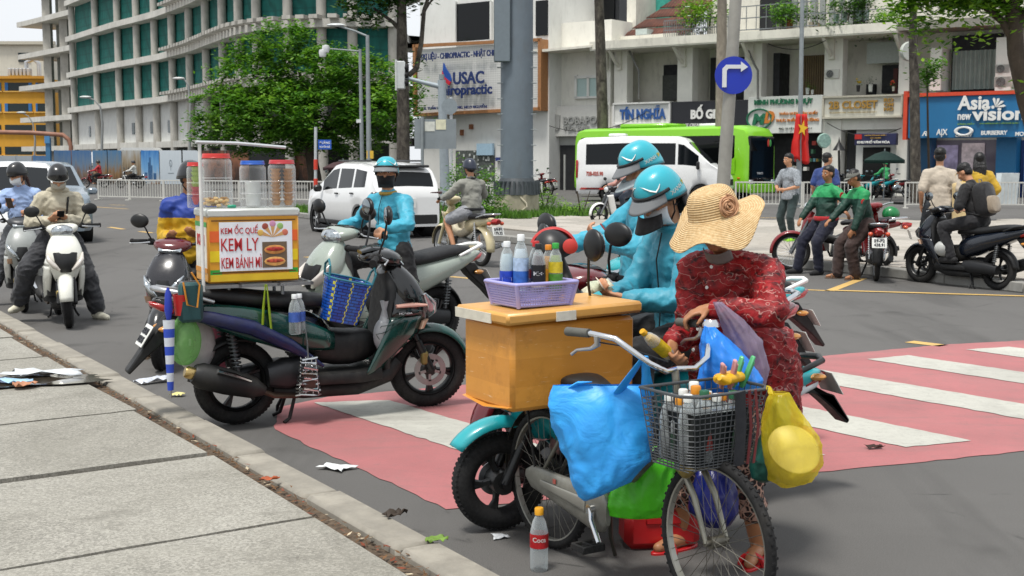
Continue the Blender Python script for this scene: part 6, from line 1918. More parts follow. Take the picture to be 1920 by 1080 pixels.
# scooters waiting along the kerb
h_e = V((-.06, -1, 0)); fE = G(306, 694)
XE = scooter('dark red and black scooter facing out beside ice cream box', fE - h_e.normalized() * 1.27, h_e, dict(paint=M('#141417', .25, coat=.5), cowl=M('#5a1417', .22, coat=.6), paint2=M('#5a1417', .22, coat=.6), head='apron', nose=M('#1c1b20', .25, coat=.6), steer=6), 1.0)
h_f = V((.40, -.92, 0)); fF = G(128, 615)
XF = scooter('white scooter with single headlight under rider in beige hoodie', fF - h_f.normalized() * 1.27, h_f, dict(paint=M('#dcdcd2', .25, var=.03, coat=.6), head='cowl', nose2=BLACK, steer=-6), 1.0)
h_g = V((.34, -.94, 0)); fG = G(46, 585)
XG = scooter('grey and black scooter with twin headlights under rider in pale blue', fG - h_g.normalized() * 1.27, h_g, dict(paint=M('#b3b6b2', .3, coat=.5), nose=M('#8d918f', .35, coat=.3), cowl=M('#34363a', .4), head='apron'), 1.0)
# right-hand side
h_h = V((-.52, .854, 0))
XH = scooter('very dark blue scooter with backpacked rider by island kerb', V((6.45, 16.9, 0)), h_h, dict(paint=M('#0c1420', .25, coat=.6), nose=M('#0c1420', .25, coat=.6), grab=BLACK, plate='66-P1/334.73'), 1.02)
REDB = M('#7a1518', .25, var=.06, coat=.5)
MBa = motorbike('red motorbike seen from behind with green helmet on handlebar', V((5.20, 18.2, 0)), V((.22, .975, 0)), dict(paint=REDB, plate='59-P2/438.91', steer=12), scale=1.05)
MBb = motorbike('red motorbike standing side on under man in green jacket', V((5.60, 19.75, 0)), V((-.97, .12, 0)), dict(paint=REDB, plate='59-K1/220.18'), scale=1.05)
CREAMP = M('#cbbf9a', .35, var=.05, coat=.3)
CUB = motorbike('cream step through moped ridden away along road', V((-.50, 20.75, 0)), V((-.52, .854, 0)), dict(paint=CREAMP, shield=M('#c9c0a8', .4), cub=True, plate='59-F1/175.22', mirrors=False), scale=1.08)
MBc = motorbike('black and white motorbike ridden across behind blue helmets', V((3.35, 34.6, 0)), V((-.86, -.5, 0)), dict(paint=M('#17181a', .3, coat=.4), shield=WHITEP, wire=False, plate='59-T2/881.03'))
# ================================================================ people
def cap(m, a, ra, b, rb, n=14):
 """tapered limb with round ends"""
 a, b = V(a), V(b)
 d = b - a
 L = d.length
 if L < 1e-5: return
 T = Matrix.Translation(a) @ d.to_track_quat('Z', 'Y').to_matrix().to_4x4()
 prof = [(ra * math.cos(t), ra * math.sin(t)) for t in [-PI / 2 + PI / 2 * k / 4 for k in range(5)]]
 prof += [(rb * math.cos(t), L + rb * math.sin(t)) for t in [PI / 2 * k / 4 for k in range(5)]]
 m.lathe(prof, n, T=T)
def oell(m, c, r, rot=None, n=16, k=10):
 T = Matrix.Translation(c) @ (rot.to_4x4() if rot is not None else Matrix())
 m.ell((0, 0, 0), r, n, k, T=T)
def skin_mesh(m, voxel, smooth=3, name='body', wrinkle=0.0, freq=9.0, seed=0, fac=.5):
 """union of the collected shapes as one continuous surface"""
 me = m.mesh('tmp', [], 0, True)
 o = bpy.data.objects.new('tmp', me)
 r_ = o.modifiers.new('r', 'REMESH'); r_.mode = 'VOXEL'; r_.voxel_size = voxel
 if smooth:
  s_ = o.modifiers.new('s', 'SMOOTH'); s_.factor = fac; s_.iterations = smooth
 out = bake(o)
 bpy.data.meshes.remove(me)
 if wrinkle:
  off = V((seed * 3.1, seed * 1.7, seed))
  n_ = len(out.vertices)
  co = np.empty(n_ * 3, np.float32); nm = np.empty(n_ * 3, np.float32)
  out.vertices.foreach_get('co', co); out.vertices.foreach_get('normal', nm)
  C3 = co.reshape(-1, 3)
  am = np.empty((n_, 1), np.float32)
  for i in range(n_):
   x, y, z = C3[i]
   q = V((x * freq, y * freq, z * freq * 1.5)) + off
   q = q + noise.noise_vector(q * .6) * .8
   r1 = (1 - abs(noise.noise(q))) ** 4 - .45
   r2 = (1 - abs(noise.noise(q * 2.1 + V((3, 1, 7))))) ** 4 - .45
   am[i] = wrinkle * (1.5 * r1 + .7 * r2 + .4 * noise.noise(q * .4))
  out.vertices.foreach_set('co', (C3 + nm.reshape(-1, 3) * am).ravel())
  out.update()
 out.polygons.foreach_set('use_smooth', [True] * len(out.polygons))
 out.name = name
 return out
def ik(a, c, l1, l2, hint):
 a, c = V(a), V(c)
 d = c - a
 L = d.length
 if L > (l1 + l2) * .999:
  L = (l1 + l2) * .999; d = d.normalized() * L; c = a + d
 dn = d.normalized()
 x = (l1 * l1 - l2 * l2 + L * L) / (2 * L)
 h = math.sqrt(max(0, l1 * l1 - x * x))
 n = V(hint) - dn * V(hint).dot(dn)
 n = n.normalized() if n.length > 1e-6 else dn.orthogonal().normalized()
 return a + dn * x + n * h, c
def hand(m, wrist, fdir, palm, side, curl=.5, s=1.0, spread=.0):
 """palm, four jointed fingers and a thumb that leaves the side of the palm"""
 f = V(fdir).normalized()
 pn = V(palm); pn = (pn - f * pn.dot(f)).normalized()     # direction the palm faces
 w = f.cross(pn) * side                                     # towards the thumb
 Mx = Matrix((f, w, pn)).transposed()
 c = V(wrist) + f * .048 * s
 T = Matrix.Translation(c) @ Mx.to_4x4()
 m.ell((0, 0, 0), (.052 * s, .040 * s, .0165 * s), 14, 8, T=T)
 m.ell((.012 * s, 0, 0), (.042 * s, .042 * s, .015 * s), 14, 8, T=T)
 cap(m, wrist, .026 * s, c, .024 * s)
 for k, (off, L) in enumerate(((.030, .074), (.0105, .083), (-.0095, .077), (-.029, .060))):
  b = c + f * .044 * s + w * off * s
  a1 = curl * (1.0 + .08 * k); d = f * math.cos(a1 * .8) + pn * math.sin(a1 * .8) + w * (off * spread * 8)
  p1 = b + d.normalized() * L * .46 * s
  d2 = f * math.cos(a1 * 1.9) + pn * math.sin(a1 * 1.9)
  p2 = p1 + d2 * L * .32 * s
  d3 = f * math.cos(a1 * 2.5) + pn * math.sin(a1 * 2.5)
  p3 = p2 + d3 * L * .24 * s
  cap(m, b - f * .012 * s, .0095 * s, p1, .0088 * s, 10); cap(m, p1, .0088 * s, p2, .0080 * s, 10); cap(m, p2, .008 * s, p3, .0072 * s, 10)
 tb = c - f * .022 * s + w * .030 * s
 t1 = tb + (f * .55 + w * .75 + pn * .35).normalized() * .042 * s
 t2 = t1 + (f * .85 + w * .15 + pn * (.3 + curl * .5)).normalized() * .034 * s
 cap(m, tb, .0135 * s, t1, .0108 * s, 10); cap(m, t1, .0105 * s, t2, .0088 * s, 10)
def person(label, loc, yaw, P, group=None):
 """P: pelvis, lean, twist, head (pitch, yaw), hand and foot targets in the body frame (x ahead, y left)"""
 D0 = dict(pelvis=(0, 0, .92), lean=4, side=0, twist=0, head=(5, 0), k=1.0, voxel=.009, cvox=.013, skin=SKIN,
 handL=(.1, .24, .85), handR=(.1, -.24, .85), fdirL=(0, 0, -1), fdirR=(0, 0, -1), palmL=(0, -1, 0), palmR=(0, 1, 0), curl=(.45, .45),
 elbL=(-.7, .35, -.3), elbR=(-.7, -.35, -.3), footL=(.02, .1, .08), footR=(.02, -.1, .08), toeL=(1, .15, 0), toeR=(1, -.15, 0), kneeL=(1, .25, 0), kneeR=(1, -.25, 0),
 top=None, top_mat=None, sleeve=1.0, top_len=.0, flare=.0, bottom_mat=None, leg=1.0, leg_w=.012, shoe=None, shoe_mat=None, hair='short', hair_mat=HAIR, helmet=None, mask=None, eyes=True, girth=1.0, wr=.006, collar=None)
 D0.update(P)
 p = type('P', (), D0)
 if p.cvox >= .016: p.wr = p.wr * .55
 k = p.k
 rz = Matrix.Rotation(R(p.twist), 3, 'Z')
 pel = V(p.pelvis)
 sp = V((math.sin(R(p.lean)), math.sin(R(p.side)), math.cos(R(p.lean)))).normalized()
 chest, neck = pel + sp * .33 * k, pel + sp * .50 * k
 fwd = rz @ V((1, 0, 0)); left = rz @ V((0, 1, 0))
 spm = Matrix((fwd - sp * fwd.dot(sp), left, sp)).transposed()
 shL, shR = neck - sp * .082 * k + left * .172 * k, neck - sp * .082 * k - left * .172 * k
 ua, fa = .285 * k, .25 * k
 eL, wL = ik(shL, p.handL, ua, fa, p.elbL)
 eR, wR = ik(shR, p.handR, ua, fa, p.elbR)
 hipL, hipR = pel + V((0, .095 * k, -.03)), pel - V((0, .095 * k, .03))
 ul, ll = .43 * k, .42 * k
 kL, aL = ik(hipL, p.footL, ul, ll, p.kneeL)
 kR, aR = ik(hipR, p.footR, ul, ll, p.kneeR)
 hm = Matrix.Rotation(R(p.twist + p.head[1]), 3, 'Z') @ Matrix.Rotation(R(p.head[0]), 3, 'Y')
 hb = neck + sp * .05 * k
 hc = neck + sp * .075 * k + (hm @ V((.025, 0, .105))) * k
 g = p.girth
# ---- body
 m = MB()
 oell(m, pel, (.115 * k * g, .155 * k * g, .12 * k))
 cap(m, pel + sp * .08 * k, .115 * k * g, pel + sp * .22 * k, .115 * k * g)
 oell(m, chest, (.105 * k * g, .15 * k * g, .16 * k), spm)
 for q_ in (shL, shR): cap(m, neck - sp * .05 * k, .058 * k, q_, .054 * k)
 cap(m, neck - sp * .06 * k, .065 * k, neck + sp * .01 * k, .055 * k)
 cap(m, neck - sp * .02 * k, .054 * k, hc + hm @ V((-.015, 0, -.05)) * k, .052 * k)
 oell(m, hc + hm @ V((-.008, 0, .022)) * k, (.094 * k, .075 * k, .094 * k), hm)
 oell(m, hc + hm @ V((.022, 0, -.045)) * k, (.068 * k, .058 * k, .072 * k), hm)
 oell(m, hc + hm @ V((.05, 0, -.088)) * k, (.028 * k, .03 * k, .022 * k), hm)
 cap(m, hc + hm @ V((.082, 0, .01)) * k, .009 * k, hc + hm @ V((.104, 0, -.032)) * k, .0145 * k, 10)
 for sy in (-1, 1):
  oell(m, hc + hm @ V((-.005, sy * .077, -.012)) * k, (.022 * k, .009 * k, .033 * k), hm)
  oell(m, hc + hm @ V((.072, sy * .032, .028)) * k, (.014 * k, .024 * k, .008 * k), hm)
  oell(m, hc + hm @ V((.06, sy * .042, -.03)) * k, (.022 * k, .02 * k, .02 * k), hm)
 for a in (-1, 1): oell(m, hc + hm @ V((.088, 0, -.058 - .008 * a)) * k, (.010 * k, .024 * k, .006 * k), hm)
 for sh, e, w, f, pn, sd, cu in ((shL, eL, wL, p.fdirL, p.palmL, 1, p.curl[0]), (shR, eR, wR, p.fdirR, p.palmR, -1, p.curl[1])):
  cap(m, sh, .056 * k, e, .041 * k); cap(m, e, .041 * k, w, .027 * k)
  hand(m, w, f, pn, sd, cu, k)
 for h_, kn, an, toe in ((hipL, kL, aL, p.toeL), (hipR, kR, aR, p.toeR)):
  cap(m, h_, .088 * k * g, kn, .057 * k); cap(m, kn, .055 * k, kn.lerp(an, .3) , .056 * k); cap(m, kn.lerp(an, .3), .056 * k, an, .036 * k)
  t = V(toe).normalized()
  cap(m, an - t * .045 + V((0, 0, -.045)), .034 * k, an + t * .05 + V((0, 0, -.045)), .033 * k); cap(m, an + t * .05 + V((0, 0, -.045)), .036 * k, an + t * .15 + V((0, 0, -.058)), .024 * k)
 body = bpy.data.objects.new('person', skin_mesh(m, p.voxel, 2, 'body'))
 COL.objects.link(body)
 body.data.materials.append(p.skin)
 body.location = loc; body.rotation_euler = (0, 0, yaw)
 tag(body, label, 'person', group)
 def child(mesh, nm, mat):
  o = bpy.data.objects.new(nm, mesh); COL.objects.link(o); o.parent = body
  mesh.materials.clear(); mesh.materials.append(mat)
  return o
 c_ = .016 * k
# ---- upper garment
 if p.top:
  m = MB()
  oell(m, pel, (.125 * k * g + c_, .165 * k * g + c_, .10 * k))
  cap(m, pel + sp * .02 * k, .13 * k * g + c_, pel + sp * .2 * k, .125 * k * g + c_)
  oell(m, chest, (.112 * k * g + c_, .155 * k * g + c_, .165 * k), spm)
  oell(m, pel.lerp(chest, .5), (.112 * k * g + c_, .155 * k * g + c_, .16 * k), spm)
  for q_ in (shL, shR): cap(m, neck - sp * .045 * k, .06 * k + c_, q_, .056 * k + c_)
  cap(m, neck - sp * .07 * k, .075 * k + c_, neck - sp * .012 * k, .058 * k + c_)
  if p.top_len:
   oell(m, pel - V((0, 0, p.top_len * .55)), (.145 * k * g + p.flare, .185 * k * g + p.flare, p.top_len * .62))
   m.lathe([(0, -p.top_len), (1, -p.top_len), (.97, -p.top_len * .5), (.94, 0), (.80, .13), (0, .13)], 24, T=Matrix.Translation(pel) @ Matrix.Diagonal((.16 * k * g + p.flare, .20 * k * g + p.flare, 1, 1)))
  for sh, e, w in ((shL, eL, wL), (shR, eR, wR)):
   if p.sleeve > .55:
    end = e.lerp(w, (p.sleeve - .5) * 2 - .04)
    cap(m, sh, .064 * k + c_, e, .050 * k + c_); cap(m, e, .050 * k + c_, end, .036 * k + c_ * .9)
   else:
    end = sh.lerp(e, p.sleeve * 2)
    cap(m, sh, .064 * k + c_, end, .055 * k + c_)
  child(skin_mesh(m, p.cvox, 3, p.top, p.wr, 9.0, sum(map(ord, label)) % 17), p.top, p.top_mat)
  if p.collar:
   q = MB().torus((0, 0, 0), .066 * k, .017 * k, 22, 8, axis='z', T=Matrix.Translation(neck + sp * .005) @ spm.to_4x4()).build('collar', p.collar, body)
  if p.sleeve > .9:
   for e, w in ((eL, wL), (eR, wR)):
    d = (w - e).normalized()
    MB().rod(w - d * .035, w - d * .002, .036 * k, .034 * k, 14).build('cuff', p.cuff if hasattr(p, 'cuff') else p.top_mat, body)
# ---- trousers, shorts
 if p.bottom_mat:
  m = MB()
  oell(m, pel, (.12 * k * g + c_ * .7, .16 * k * g + c_ * .7, .13 * k))
  for h_, kn, an in ((hipL, kL, aL), (hipR, kR, aR)):
   cap(m, h_, .094 * k * g + p.leg_w, h_.lerp(kn, min(1, p.leg * 2)), .064 * k + p.leg_w * 1.2)
   if p.leg > .5: cap(m, kn, .064 * k + p.leg_w * 1.2, kn.lerp(an, min(1.02, (p.leg - .5) * 2)), .045 * k + p.leg_w * 1.6)
  child(skin_mesh(m, p.cvox, 3, 'trousers', p.wr * 1.1, 8.0, sum(map(ord, label)) % 13 + 3), 'trousers' if p.leg > .6 else 'shorts', p.bottom_mat)
 if p.shoe:
  for an, toe in ((aL, p.toeL), (aR, p.toeR)):
   t = V(toe).normalized()
   m = MB()
   if p.shoe == 'sandal':
    T = Matrix.Translation(an + V((0, 0, -.085))) @ t.to_track_quat('X', 'Z').to_matrix().to_4x4()
    m.prism([(.17 * math.cos(a) * (1 if math.cos(a) > 0 else .62) + .02, .045 * math.sin(a)) for a in [2 * PI * i / 18 for i in range(18)]], -.008, .012, T=T)
    s_ = m.build('sandal', p.shoe_mat, body); bev(s_, .005)
    MB().torus((.095, 0, .0), .05, .013, 16, 6, axis='x', T=T, a0=0, a1=PI).build('strap', p.shoe_mat, s_)
   else:
    cap(m, an - t * .055 + V((0, 0, -.045)), .043 * k, an + t * .05 + V((0, 0, -.045)), .045 * k); cap(m, an + t * .05 + V((0, 0, -.05)), .047 * k, an + t * .165 + V((0, 0, -.058)), .033 * k)
    cap(m, an + V((0, 0, .0)), .046 * k, an - V((0, 0, .03)), .046 * k)
    child(skin_mesh(m, .009, 2, 'shoe'), 'shoe', p.shoe_mat)
 HT = Matrix.Translation(hc) @ hm.to_4x4() @ Matrix.Diagonal((k, k, k, 1))
 if p.eyes:
  for sy in (-1, 1):
   e_ = MB().ell((.082, sy * .031, .006), (.008, .0145, .0075), 12, 8, T=HT).build('eye', M('#d9d2c8', .25, var=.05), body)
   MB().ell((.0875, sy * .031, .006), (.004, .0065, .0068), 10, 6, T=HT).build('iris', M('#140d0a', .2), e_)
   MB().tube([(.082, sy * .014, .030), (.088, sy * .03, .036), (.077, sy * .05, .030)], [.003, .0045, .002], 6, T=HT).build('eyebrow', HAIR, body)
 if p.hair:
  m = MB()
  if p.hair == 'short':
   m.ell((-.020, 0, .050), (.098, .085, .080), 18, 12, T=HT)
   m.ell((-.045, 0, -.01), (.066, .076, .075), 16, 10, T=HT)
  elif p.hair == 'long':
   m.ell((-.026, 0, .035), (.10, .086, .095), 18, 12, T=HT)
   for a in range(-4, 5):
    cap(m, HT @ V((-.05, a * .017, .03)), .028, HT @ V((-.085, a * .021, -.14)), .03, 8); cap(m, HT @ V((-.085, a * .021, -.14)), .03, HT @ V((-.09 + .02 * (a % 2), a * .019, -.33)), .016, 8)
  elif p.hair == 'tail':
   m.ell((-.020, 0, .046), (.098, .085, .080), 18, 12, T=HT)
   m.ell((-.05, 0, -.03), (.06, .07, .07), 16, 10, T=HT)
   cap(m, HT @ V((-.09, 0, -.04)), .03, HT @ V((-.13, 0, -.10)), .025); cap(m, HT @ V((-.13, 0, -.10)), .025, HT @ V((-.12, .02, -.24)), .01)
  child(skin_mesh(m, .009, 1, 'hair', .004, 40, 3), 'hair', p.hair_mat)
 if p.mask:
  def f(u, v):
   a = R(-82 + 164 * u); e = -.130 + .108 * v
   r_ = .074 - .02 * abs(u - .5) * 2
   px = .030 + (.088 - .012 * (1 - v) - .20 * (v - .55) ** 2) * math.cos(a * .9) * .86 + (.018 * (1 - abs(u - .5) * 2) if v > .45 else .0)
   return (px, (.080 - .012 * (1 - v)) * math.sin(a), e + .004 * math.sin(v * 18) * math.cos(a))
  MB().grid(f, 16, 12, T=HT).build('face_mask', p.mask, body, ang=70, solid=.003)
  for sy in (-1, 1):
   MB().tube([(.045, sy * .073, -.005), (.02, sy * .082, .004), (-.004, sy * .086, .012)], .0022, 6, T=HT).build('mask_loop', p.mask, body)
 if p.helmet: helmet(body, HT, **p.helmet)
 body['hc'] = [float(x) for x in hc]
 return body, HT, dict(hc=hc, wL=wL, wR=wR, eL=eL, eR=eR, neck=neck, chest=chest, pel=pel, shL=shL, shR=shR, spm=spm)
def helmet(body, HT, mat=None, visor=None, rim=None, text=None, logo=None, full=False, strap=True):
 HT = HT @ Matrix.Diagonal((.955, .955, .955, 1))
 zb = -.06 if full else .028
 def shell(u, v):
  a = 2 * PI * u; t = v * PI / 2
  zz = math.sin(t); cr = math.cos(t) ** (.55 if full else .72)
  back = .5 - .5 * math.cos(a)
  low = zb - (.035 if full else .07) * back
  return (-.012 + .132 * cr * math.cos(a), .108 * cr * math.sin(a), low + (.148 - low) * zz)
 def onsh(a, zz, off=.008):
  low = zb - (.035 if full else .07) * (.5 - .5 * math.cos(a)); t = min(.995, max(0, (zz - low) / (.148 - low)))
  cr = math.cos(math.asin(t)) ** (.55 if full else .72)
  return V((-.012 + (.132 + off) * cr * math.cos(a), (.108 + off) * cr * math.sin(a), zz))
 h = MB().grid(shell, 32, 12, T=HT).build('helmet', mat, body, ang=60, solid=.012)
 MB().tube([HT @ V(shell(u / 32, .0)) for u in range(32)], .0075, 8, closed=True).build('helmet_rim', rim or BLACK, h)
 MB().grid(lambda u, v: tuple(a * s_ for a, s_ in zip(shell(u, v * .96), (.93, .93, .9))), 24, 8, T=HT).build('helmet_lining', BLACKM, h, ang=60)
 if visor:
  def vz(u, v):
   a = R(-68 + 136 * u)
   ext = .012 + .072 * v * math.cos(a * .95) ** .6
   return (-.012 + (.134 + ext * .9) * math.cos(a), (.110 + ext * .25) * math.sin(a), zb + .022 - .042 * v)
  MB().grid(vz, 18, 5, T=HT).build('visor', visor, h, ang=60, solid=.005)
  MB().tube([HT @ V((-.012 + .140 * math.cos(R(a)), .115 * math.sin(R(a)), zb + .030)) for a in range(-80, 81, 10)], .009, 8).build('visor_band', BLACK, h)
 if text:
  for sy in (-1, 1):
   me = text_mesh(text[0], .030, .002, .0010, text[1])
   mo = text_mesh(text[2], .030, .002, .0010, text[3]) if len(text) > 2 else None
   for q, dx in ((me, .0), (mo, .075)):
    if q is None: continue
    for v_ in q.vertices:             # lay the letters on the curved shell
     xx = (v_.co.x + dx) / .125
     v_.co = onsh(sy * (R(100) + xx) if sy > 0 else -(R(100) + .6 - xx), .030 + v_.co.y, .009)
    o = put(body, q, 'helmet_lettering', h); o.matrix_basis = HT
 if logo:
  for sy in (1, -1):
   body_ = MB()
   L = [(R(66), .098), (R(58), .084), (R(50), .074), (R(38), .088), (R(22), .106), (R(4), .116)]
   w = [.004, .008, .010, .008, .006, .002]
   body_.tube([HT @ onsh(sy * a, z) for a, z in L], w, 6, flat=.3)
   body_.build('helmet_logo', logo, h, ang=60)
 if strap:
  for sy in (-1, 1):
   MB().tube([HT @ V((.0, sy * .10, .01)), HT @ V((.012, sy * .082, -.075)), HT @ V((.03, sy * .04, -.125)), HT @ V((.035, 0, -.132))], .006, 6, flat=.4).build('chin_strap', BLACK, h)
 return h
# ---- cloth
def two_tone(name, stops, axis=2, jit=.03, rough=.6):
 t = NT(name)
 co = t.coord()
 z = t.sep(co)[axis]
 z = t.math('ADD', z, t.math('MULTIPLY', t.math('SUBTRACT', t.noise(co, 9, 3), .5), jit))
 lo, hi = stops[0][0], stops[-1][0]
 f = t.math('DIVIDE', t.math('SUBTRACT', z, lo), hi - lo)
 c = t.ramp(f, [((a - lo) / (hi - lo), b) for a, b in stops], 'CONSTANT')
 c = t.mix(t.ramp(t.noise(co, 14, 5), [(.3, .3), (.7, 0.0)]), c, (0, 0, 0))
 t.col(c); t.set(Roughness=rough); t.bump(t.noise(co, 24, 4), .25, .01)
 return t.m
def cloth(h, rough=.75, name=None, b=.4, bs=30): return M(h, rough, var=.14, vs=10, bump=b, bs=bs, sheen=.15, name=name)
TEALJ = M('#2f8fa6', .55, var=.16, vs=7, bump=.6, bs=26, sheen=.1)
TEALJ2 = M('#379db6', .55, var=.16, vs=7, bump=.6, bs=26, sheen=.1)
BLKT = cloth('#121214', .8)
HELT = M('#2aa7b8', .35, var=.04, coat=.3)
VIS = M('#6d7072', .4, var=.06)
WHT = M('#d9dcd8', .5, var=.05); YLT = M('#d8c34a', .5)
MASKW = M('#d3d6d8', .8, var=.06, bump=.3, bs=40); MASKB = cloth('#0d0d0f', .85)
def xanh(): return dict(mat=HELT, visor=VIS, text=('XANH', WHT, 'SM', YLT), logo=WHT)
def floral_mat():
 t = NT('floral_blouse')
 co = t.coord()
 n = t.noise(co, 9, 5, .65, 1.2)
 a = t.ramp(n, [(.36, '#1f0408'), (.45, '#730a0f'), (.6, '#981218'), (.75, '#4c070b')])
 v = t.vor(t.coord((1, 1, 1)), 26, 'F1', 0)
 a = t.mix(t.ramp(v, [(.12, .8), (.3, 0.0)]), a, lin('#190508'))
 v2 = t.vor(co, 17, 'DISTANCE_TO_EDGE', 0)
 a = t.mix(t.ramp(v2, [(.0, .5), (.03, 0.0)]), a, lin('#9a3a36'))
 w = t.n('TexWave'); w.wave_type = 'RINGS'; w.inputs['Scale'].default_value = 8; w.inputs['Distortion'].default_value = 11; w.inputs['Detail'].default_value = 2; w.inputs['Detail Scale'].default_value = 1.6
 t.l(co, w.inputs[0])
 a = t.mix(t.ramp(w.outputs[1], [(.984, 0.0), (.995, .38)]), a, lin('#d9b9ad'))
 d = t.noise(co, 55, 2)
 a = t.mix(t.ramp(d, [(.66, 0.0), (.72, .6)]), a, lin('#d98a80'))
 t.col(a); t.set(Roughness=.58, Specular_IOR_Level=.35, Sheen_Weight=.0); t.bump(t.noise(co, 22, 4), .4, .012)
 return t.m
def leopard_mat():
 t = NT('leopard_cloth')
 co = t.coord()
 v = t.vor(co, 34, 'F1', 0)
 e = t.vor(co, 34, 'DISTANCE_TO_EDGE', 0)
 a = t.ramp(v, [(.0, '#5a241c'), (.2, '#3a1712'), (.3, '#1a0b0a'), (.62, '#120807'), (.75, '#8a5f50')])
 a = t.mix(t.ramp(e, [(.05, .9), (.13, 0.0)]), a, lin('#c39a88'))
 t.col(a); t.set(Roughness=.75); t.bump(t.noise(co, 24, 4), .4, .01)
 return t.m
def yawof(h): return math.atan2(h.y, h.x)
# ---- bicycle seller in the straw hat
WL = V((.985, 5.50, 0)); wyaw = math.atan2(-.68, -.73)
woman, WHT_T, WJ = person('bicycle seller in red floral blouse and straw sun hat', WL, wyaw, dict(
pelvis=(-.04, 0, .86), lean=17, twist=10, head=(42, 6), k=.97, voxel=.0065, cvox=.010, skin=SKIN2, girth=.98,
handL=(.36, .13, 1.12), fdirL=(.6, -.6, -.2), palmL=(.1, -.2, -1), elbL=(-.45, .9, -.15), curl=(.75, .85),
handR=(.40, -.04, .97), fdirR=(.5, .4, -.6), palmR=(-.1, 1, .1), elbR=(-.8, -.3, -.3),
footL=(.02, .13, .085), footR=(.12, -.20, .085), toeL=(.9, .4, 0), toeR=(.95, -.1, 0),
top='blouse', top_mat=floral_mat(), sleeve=.97, top_len=.30, flare=.075, wr=.009, bottom_mat=leopard_mat(), leg=.80, leg_w=.012, shoe='sandal', shoe_mat=M('#b3171c', .4), hair='tail', mask=None, eyes=True, collar=None, cuff=M('#c9a3a3', .6)))
def straw_mat():
 t = NT('straw')
 co = t.coord()
 s_ = t.sep(co)
 r_ = t.math('SQRT', t.math('ADD', t.math('MULTIPLY', s_[0], s_[0]), t.math('MULTIPLY', s_[1], s_[1])))
 q = t.math('SINE', t.math('MULTIPLY', t.math('ADD', r_, t.math('MULTIPLY', s_[2], -1.0)), 520))
 n = t.noise(t.coord((1, 1, 1)), 60, 3)
 c = t.ramp(n, [(.3, '#c2a070'), (.6, '#dbc092'), (.8, '#e6d2aa')])
 c = t.mix(t.ramp(q, [(.0, .45), (.4, 0.0)]), c, lin('#a5814e'))
 t.col(c); t.set(Roughness=.8); t.bump(q, .5, .004)
 return t.m
STRAW = straw_mat()
hatT = WHT_T @ Matrix.Translation((-.015, 0, .035)) @ Matrix.Rotation(R(-24), 4, 'Y') @ Matrix.Rotation(R(9), 4, 'X')
def hatf(u, v):
 a = 2 * PI * u
 if v < .45:
  t = v / .45
  r_ = .108 * math.sin(t * PI / 2) ** .55 ; z = .125 - .115 * t ** 2.4
  r_ = min(r_, .104 + .006 * t)
 else:
  t = (v - .45) / .55
  wave = .030 * math.sin(3 * a + 1.9) + .018 * math.sin(5 * a + .6)
  r_ = .110 + .104 * t
  z = .010 - .045 * t + wave * t ** 1.6 - .045 * t * math.cos(a)
 return (r_ * 1.08 * math.cos(a), r_ * math.sin(a), z)
hat = MB().grid(hatf, 72, 40).build('straw_hat', STRAW, woman, ang=70, solid=.004)
hat.matrix_basis = hatT
m = MB()                                            # coiled straw rosette on the crown
pts = []
for k in range(150):
 a = k * .22; r_ = .006 + .00029 * k
 pts.append((r_ * math.cos(a), r_ * math.sin(a), .004 * math.sin(a * 2.3) + .006 * (1 - k / 150)))
m.tube(pts, .0048, 6)
ro = m.build('straw_rosette', M('#b98d6a', .8, var=.25, vs=40, bump=.4), hat, ang=60)
ro.matrix_basis = Matrix.Translation((.056, .098, .052)) @ V((.50, .85, .14)).to_track_quat('Z', 'Y').to_matrix().to_4x4()
MB().grid(lambda u, v: (.045 + .055 * math.cos(R(-75 + 150 * u)), .064 * math.sin(R(-75 + 150 * u)), -.145 + .06 * v), 12, 6, T=WHT_T).build('face_mask', M('#77726f', .85, bump=.3), woman, solid=.004)
for k in range(5):                                  # blouse buttons
 b_ = WJ['neck'] + V((.105 + .028 * k, .005, -.05 - .085 * k))
 MB().lathe([(0, .003), (.007, .003), (.008, 0), (0, 0)], 12, T=Matrix.Translation(b_) @ Matrix.Rotation(PI / 2, 4, 'Y')).build('button', WHT, woman)
# ---- rider counting money on the teal scooter
d1, H1, J1 = person('rider in teal jacket and white mask counting banknotes', rA, yawof(h_a), dict(
pelvis=(.29, .0, .90), lean=9, head=(31, 14), k=1.0, voxel=.007, cvox=.011,
handL=(.69, .15, 1.07), handR=(.71, .02, 1.09), fdirL=(.75, -.45, .25), fdirR=(.75, .5, .2), palmL=(.1, -.5, 1), palmR=(-.2, .6, .8), curl=(.55, .6), elbL=(-.4, .6, -.7), elbR=(-.4, -.6, -.7),
footL=(.66, .24, .40), footR=(.66, -.2, .40), kneeL=(1, .35, .3), kneeR=(1, -.35, .3), top='jacket', top_mat=TEALJ, bottom_mat=BLKT, leg_w=.016, shoe='trainer', shoe_mat=BLKT, mask=MASKW, helmet=xanh(), hair='short', cuff=BLKT, wr=.0065, collar=TEALJ))
m = MB().grid(lambda u, v: (-.012 + (.128 - .03 * v) * math.cos(R(105 + 150 * u)), .102 * math.sin(R(105 + 150 * u)), -.03 - .13 * v), 20, 6)
fl = m.build('neck_flap', cloth('#0e0e10', .85), d1, ang=70, solid=.004); fl.matrix_basis = H1
def flap2(u, v):                                    # stiff cap peak of the hood under the helmet
 a = R(-50 + 100 * u); e = .02 + .085 * v * math.cos(a)
 return (-.0 + (.122 + e * .8) * math.cos(a), (.10 + e * .2) * math.sin(a), -.035 - .055 * v)
MB().grid(flap2, 16, 5, T=H1).build('hood_peak', cloth('#0e0e10', .8), d1, ang=70, solid=.004)
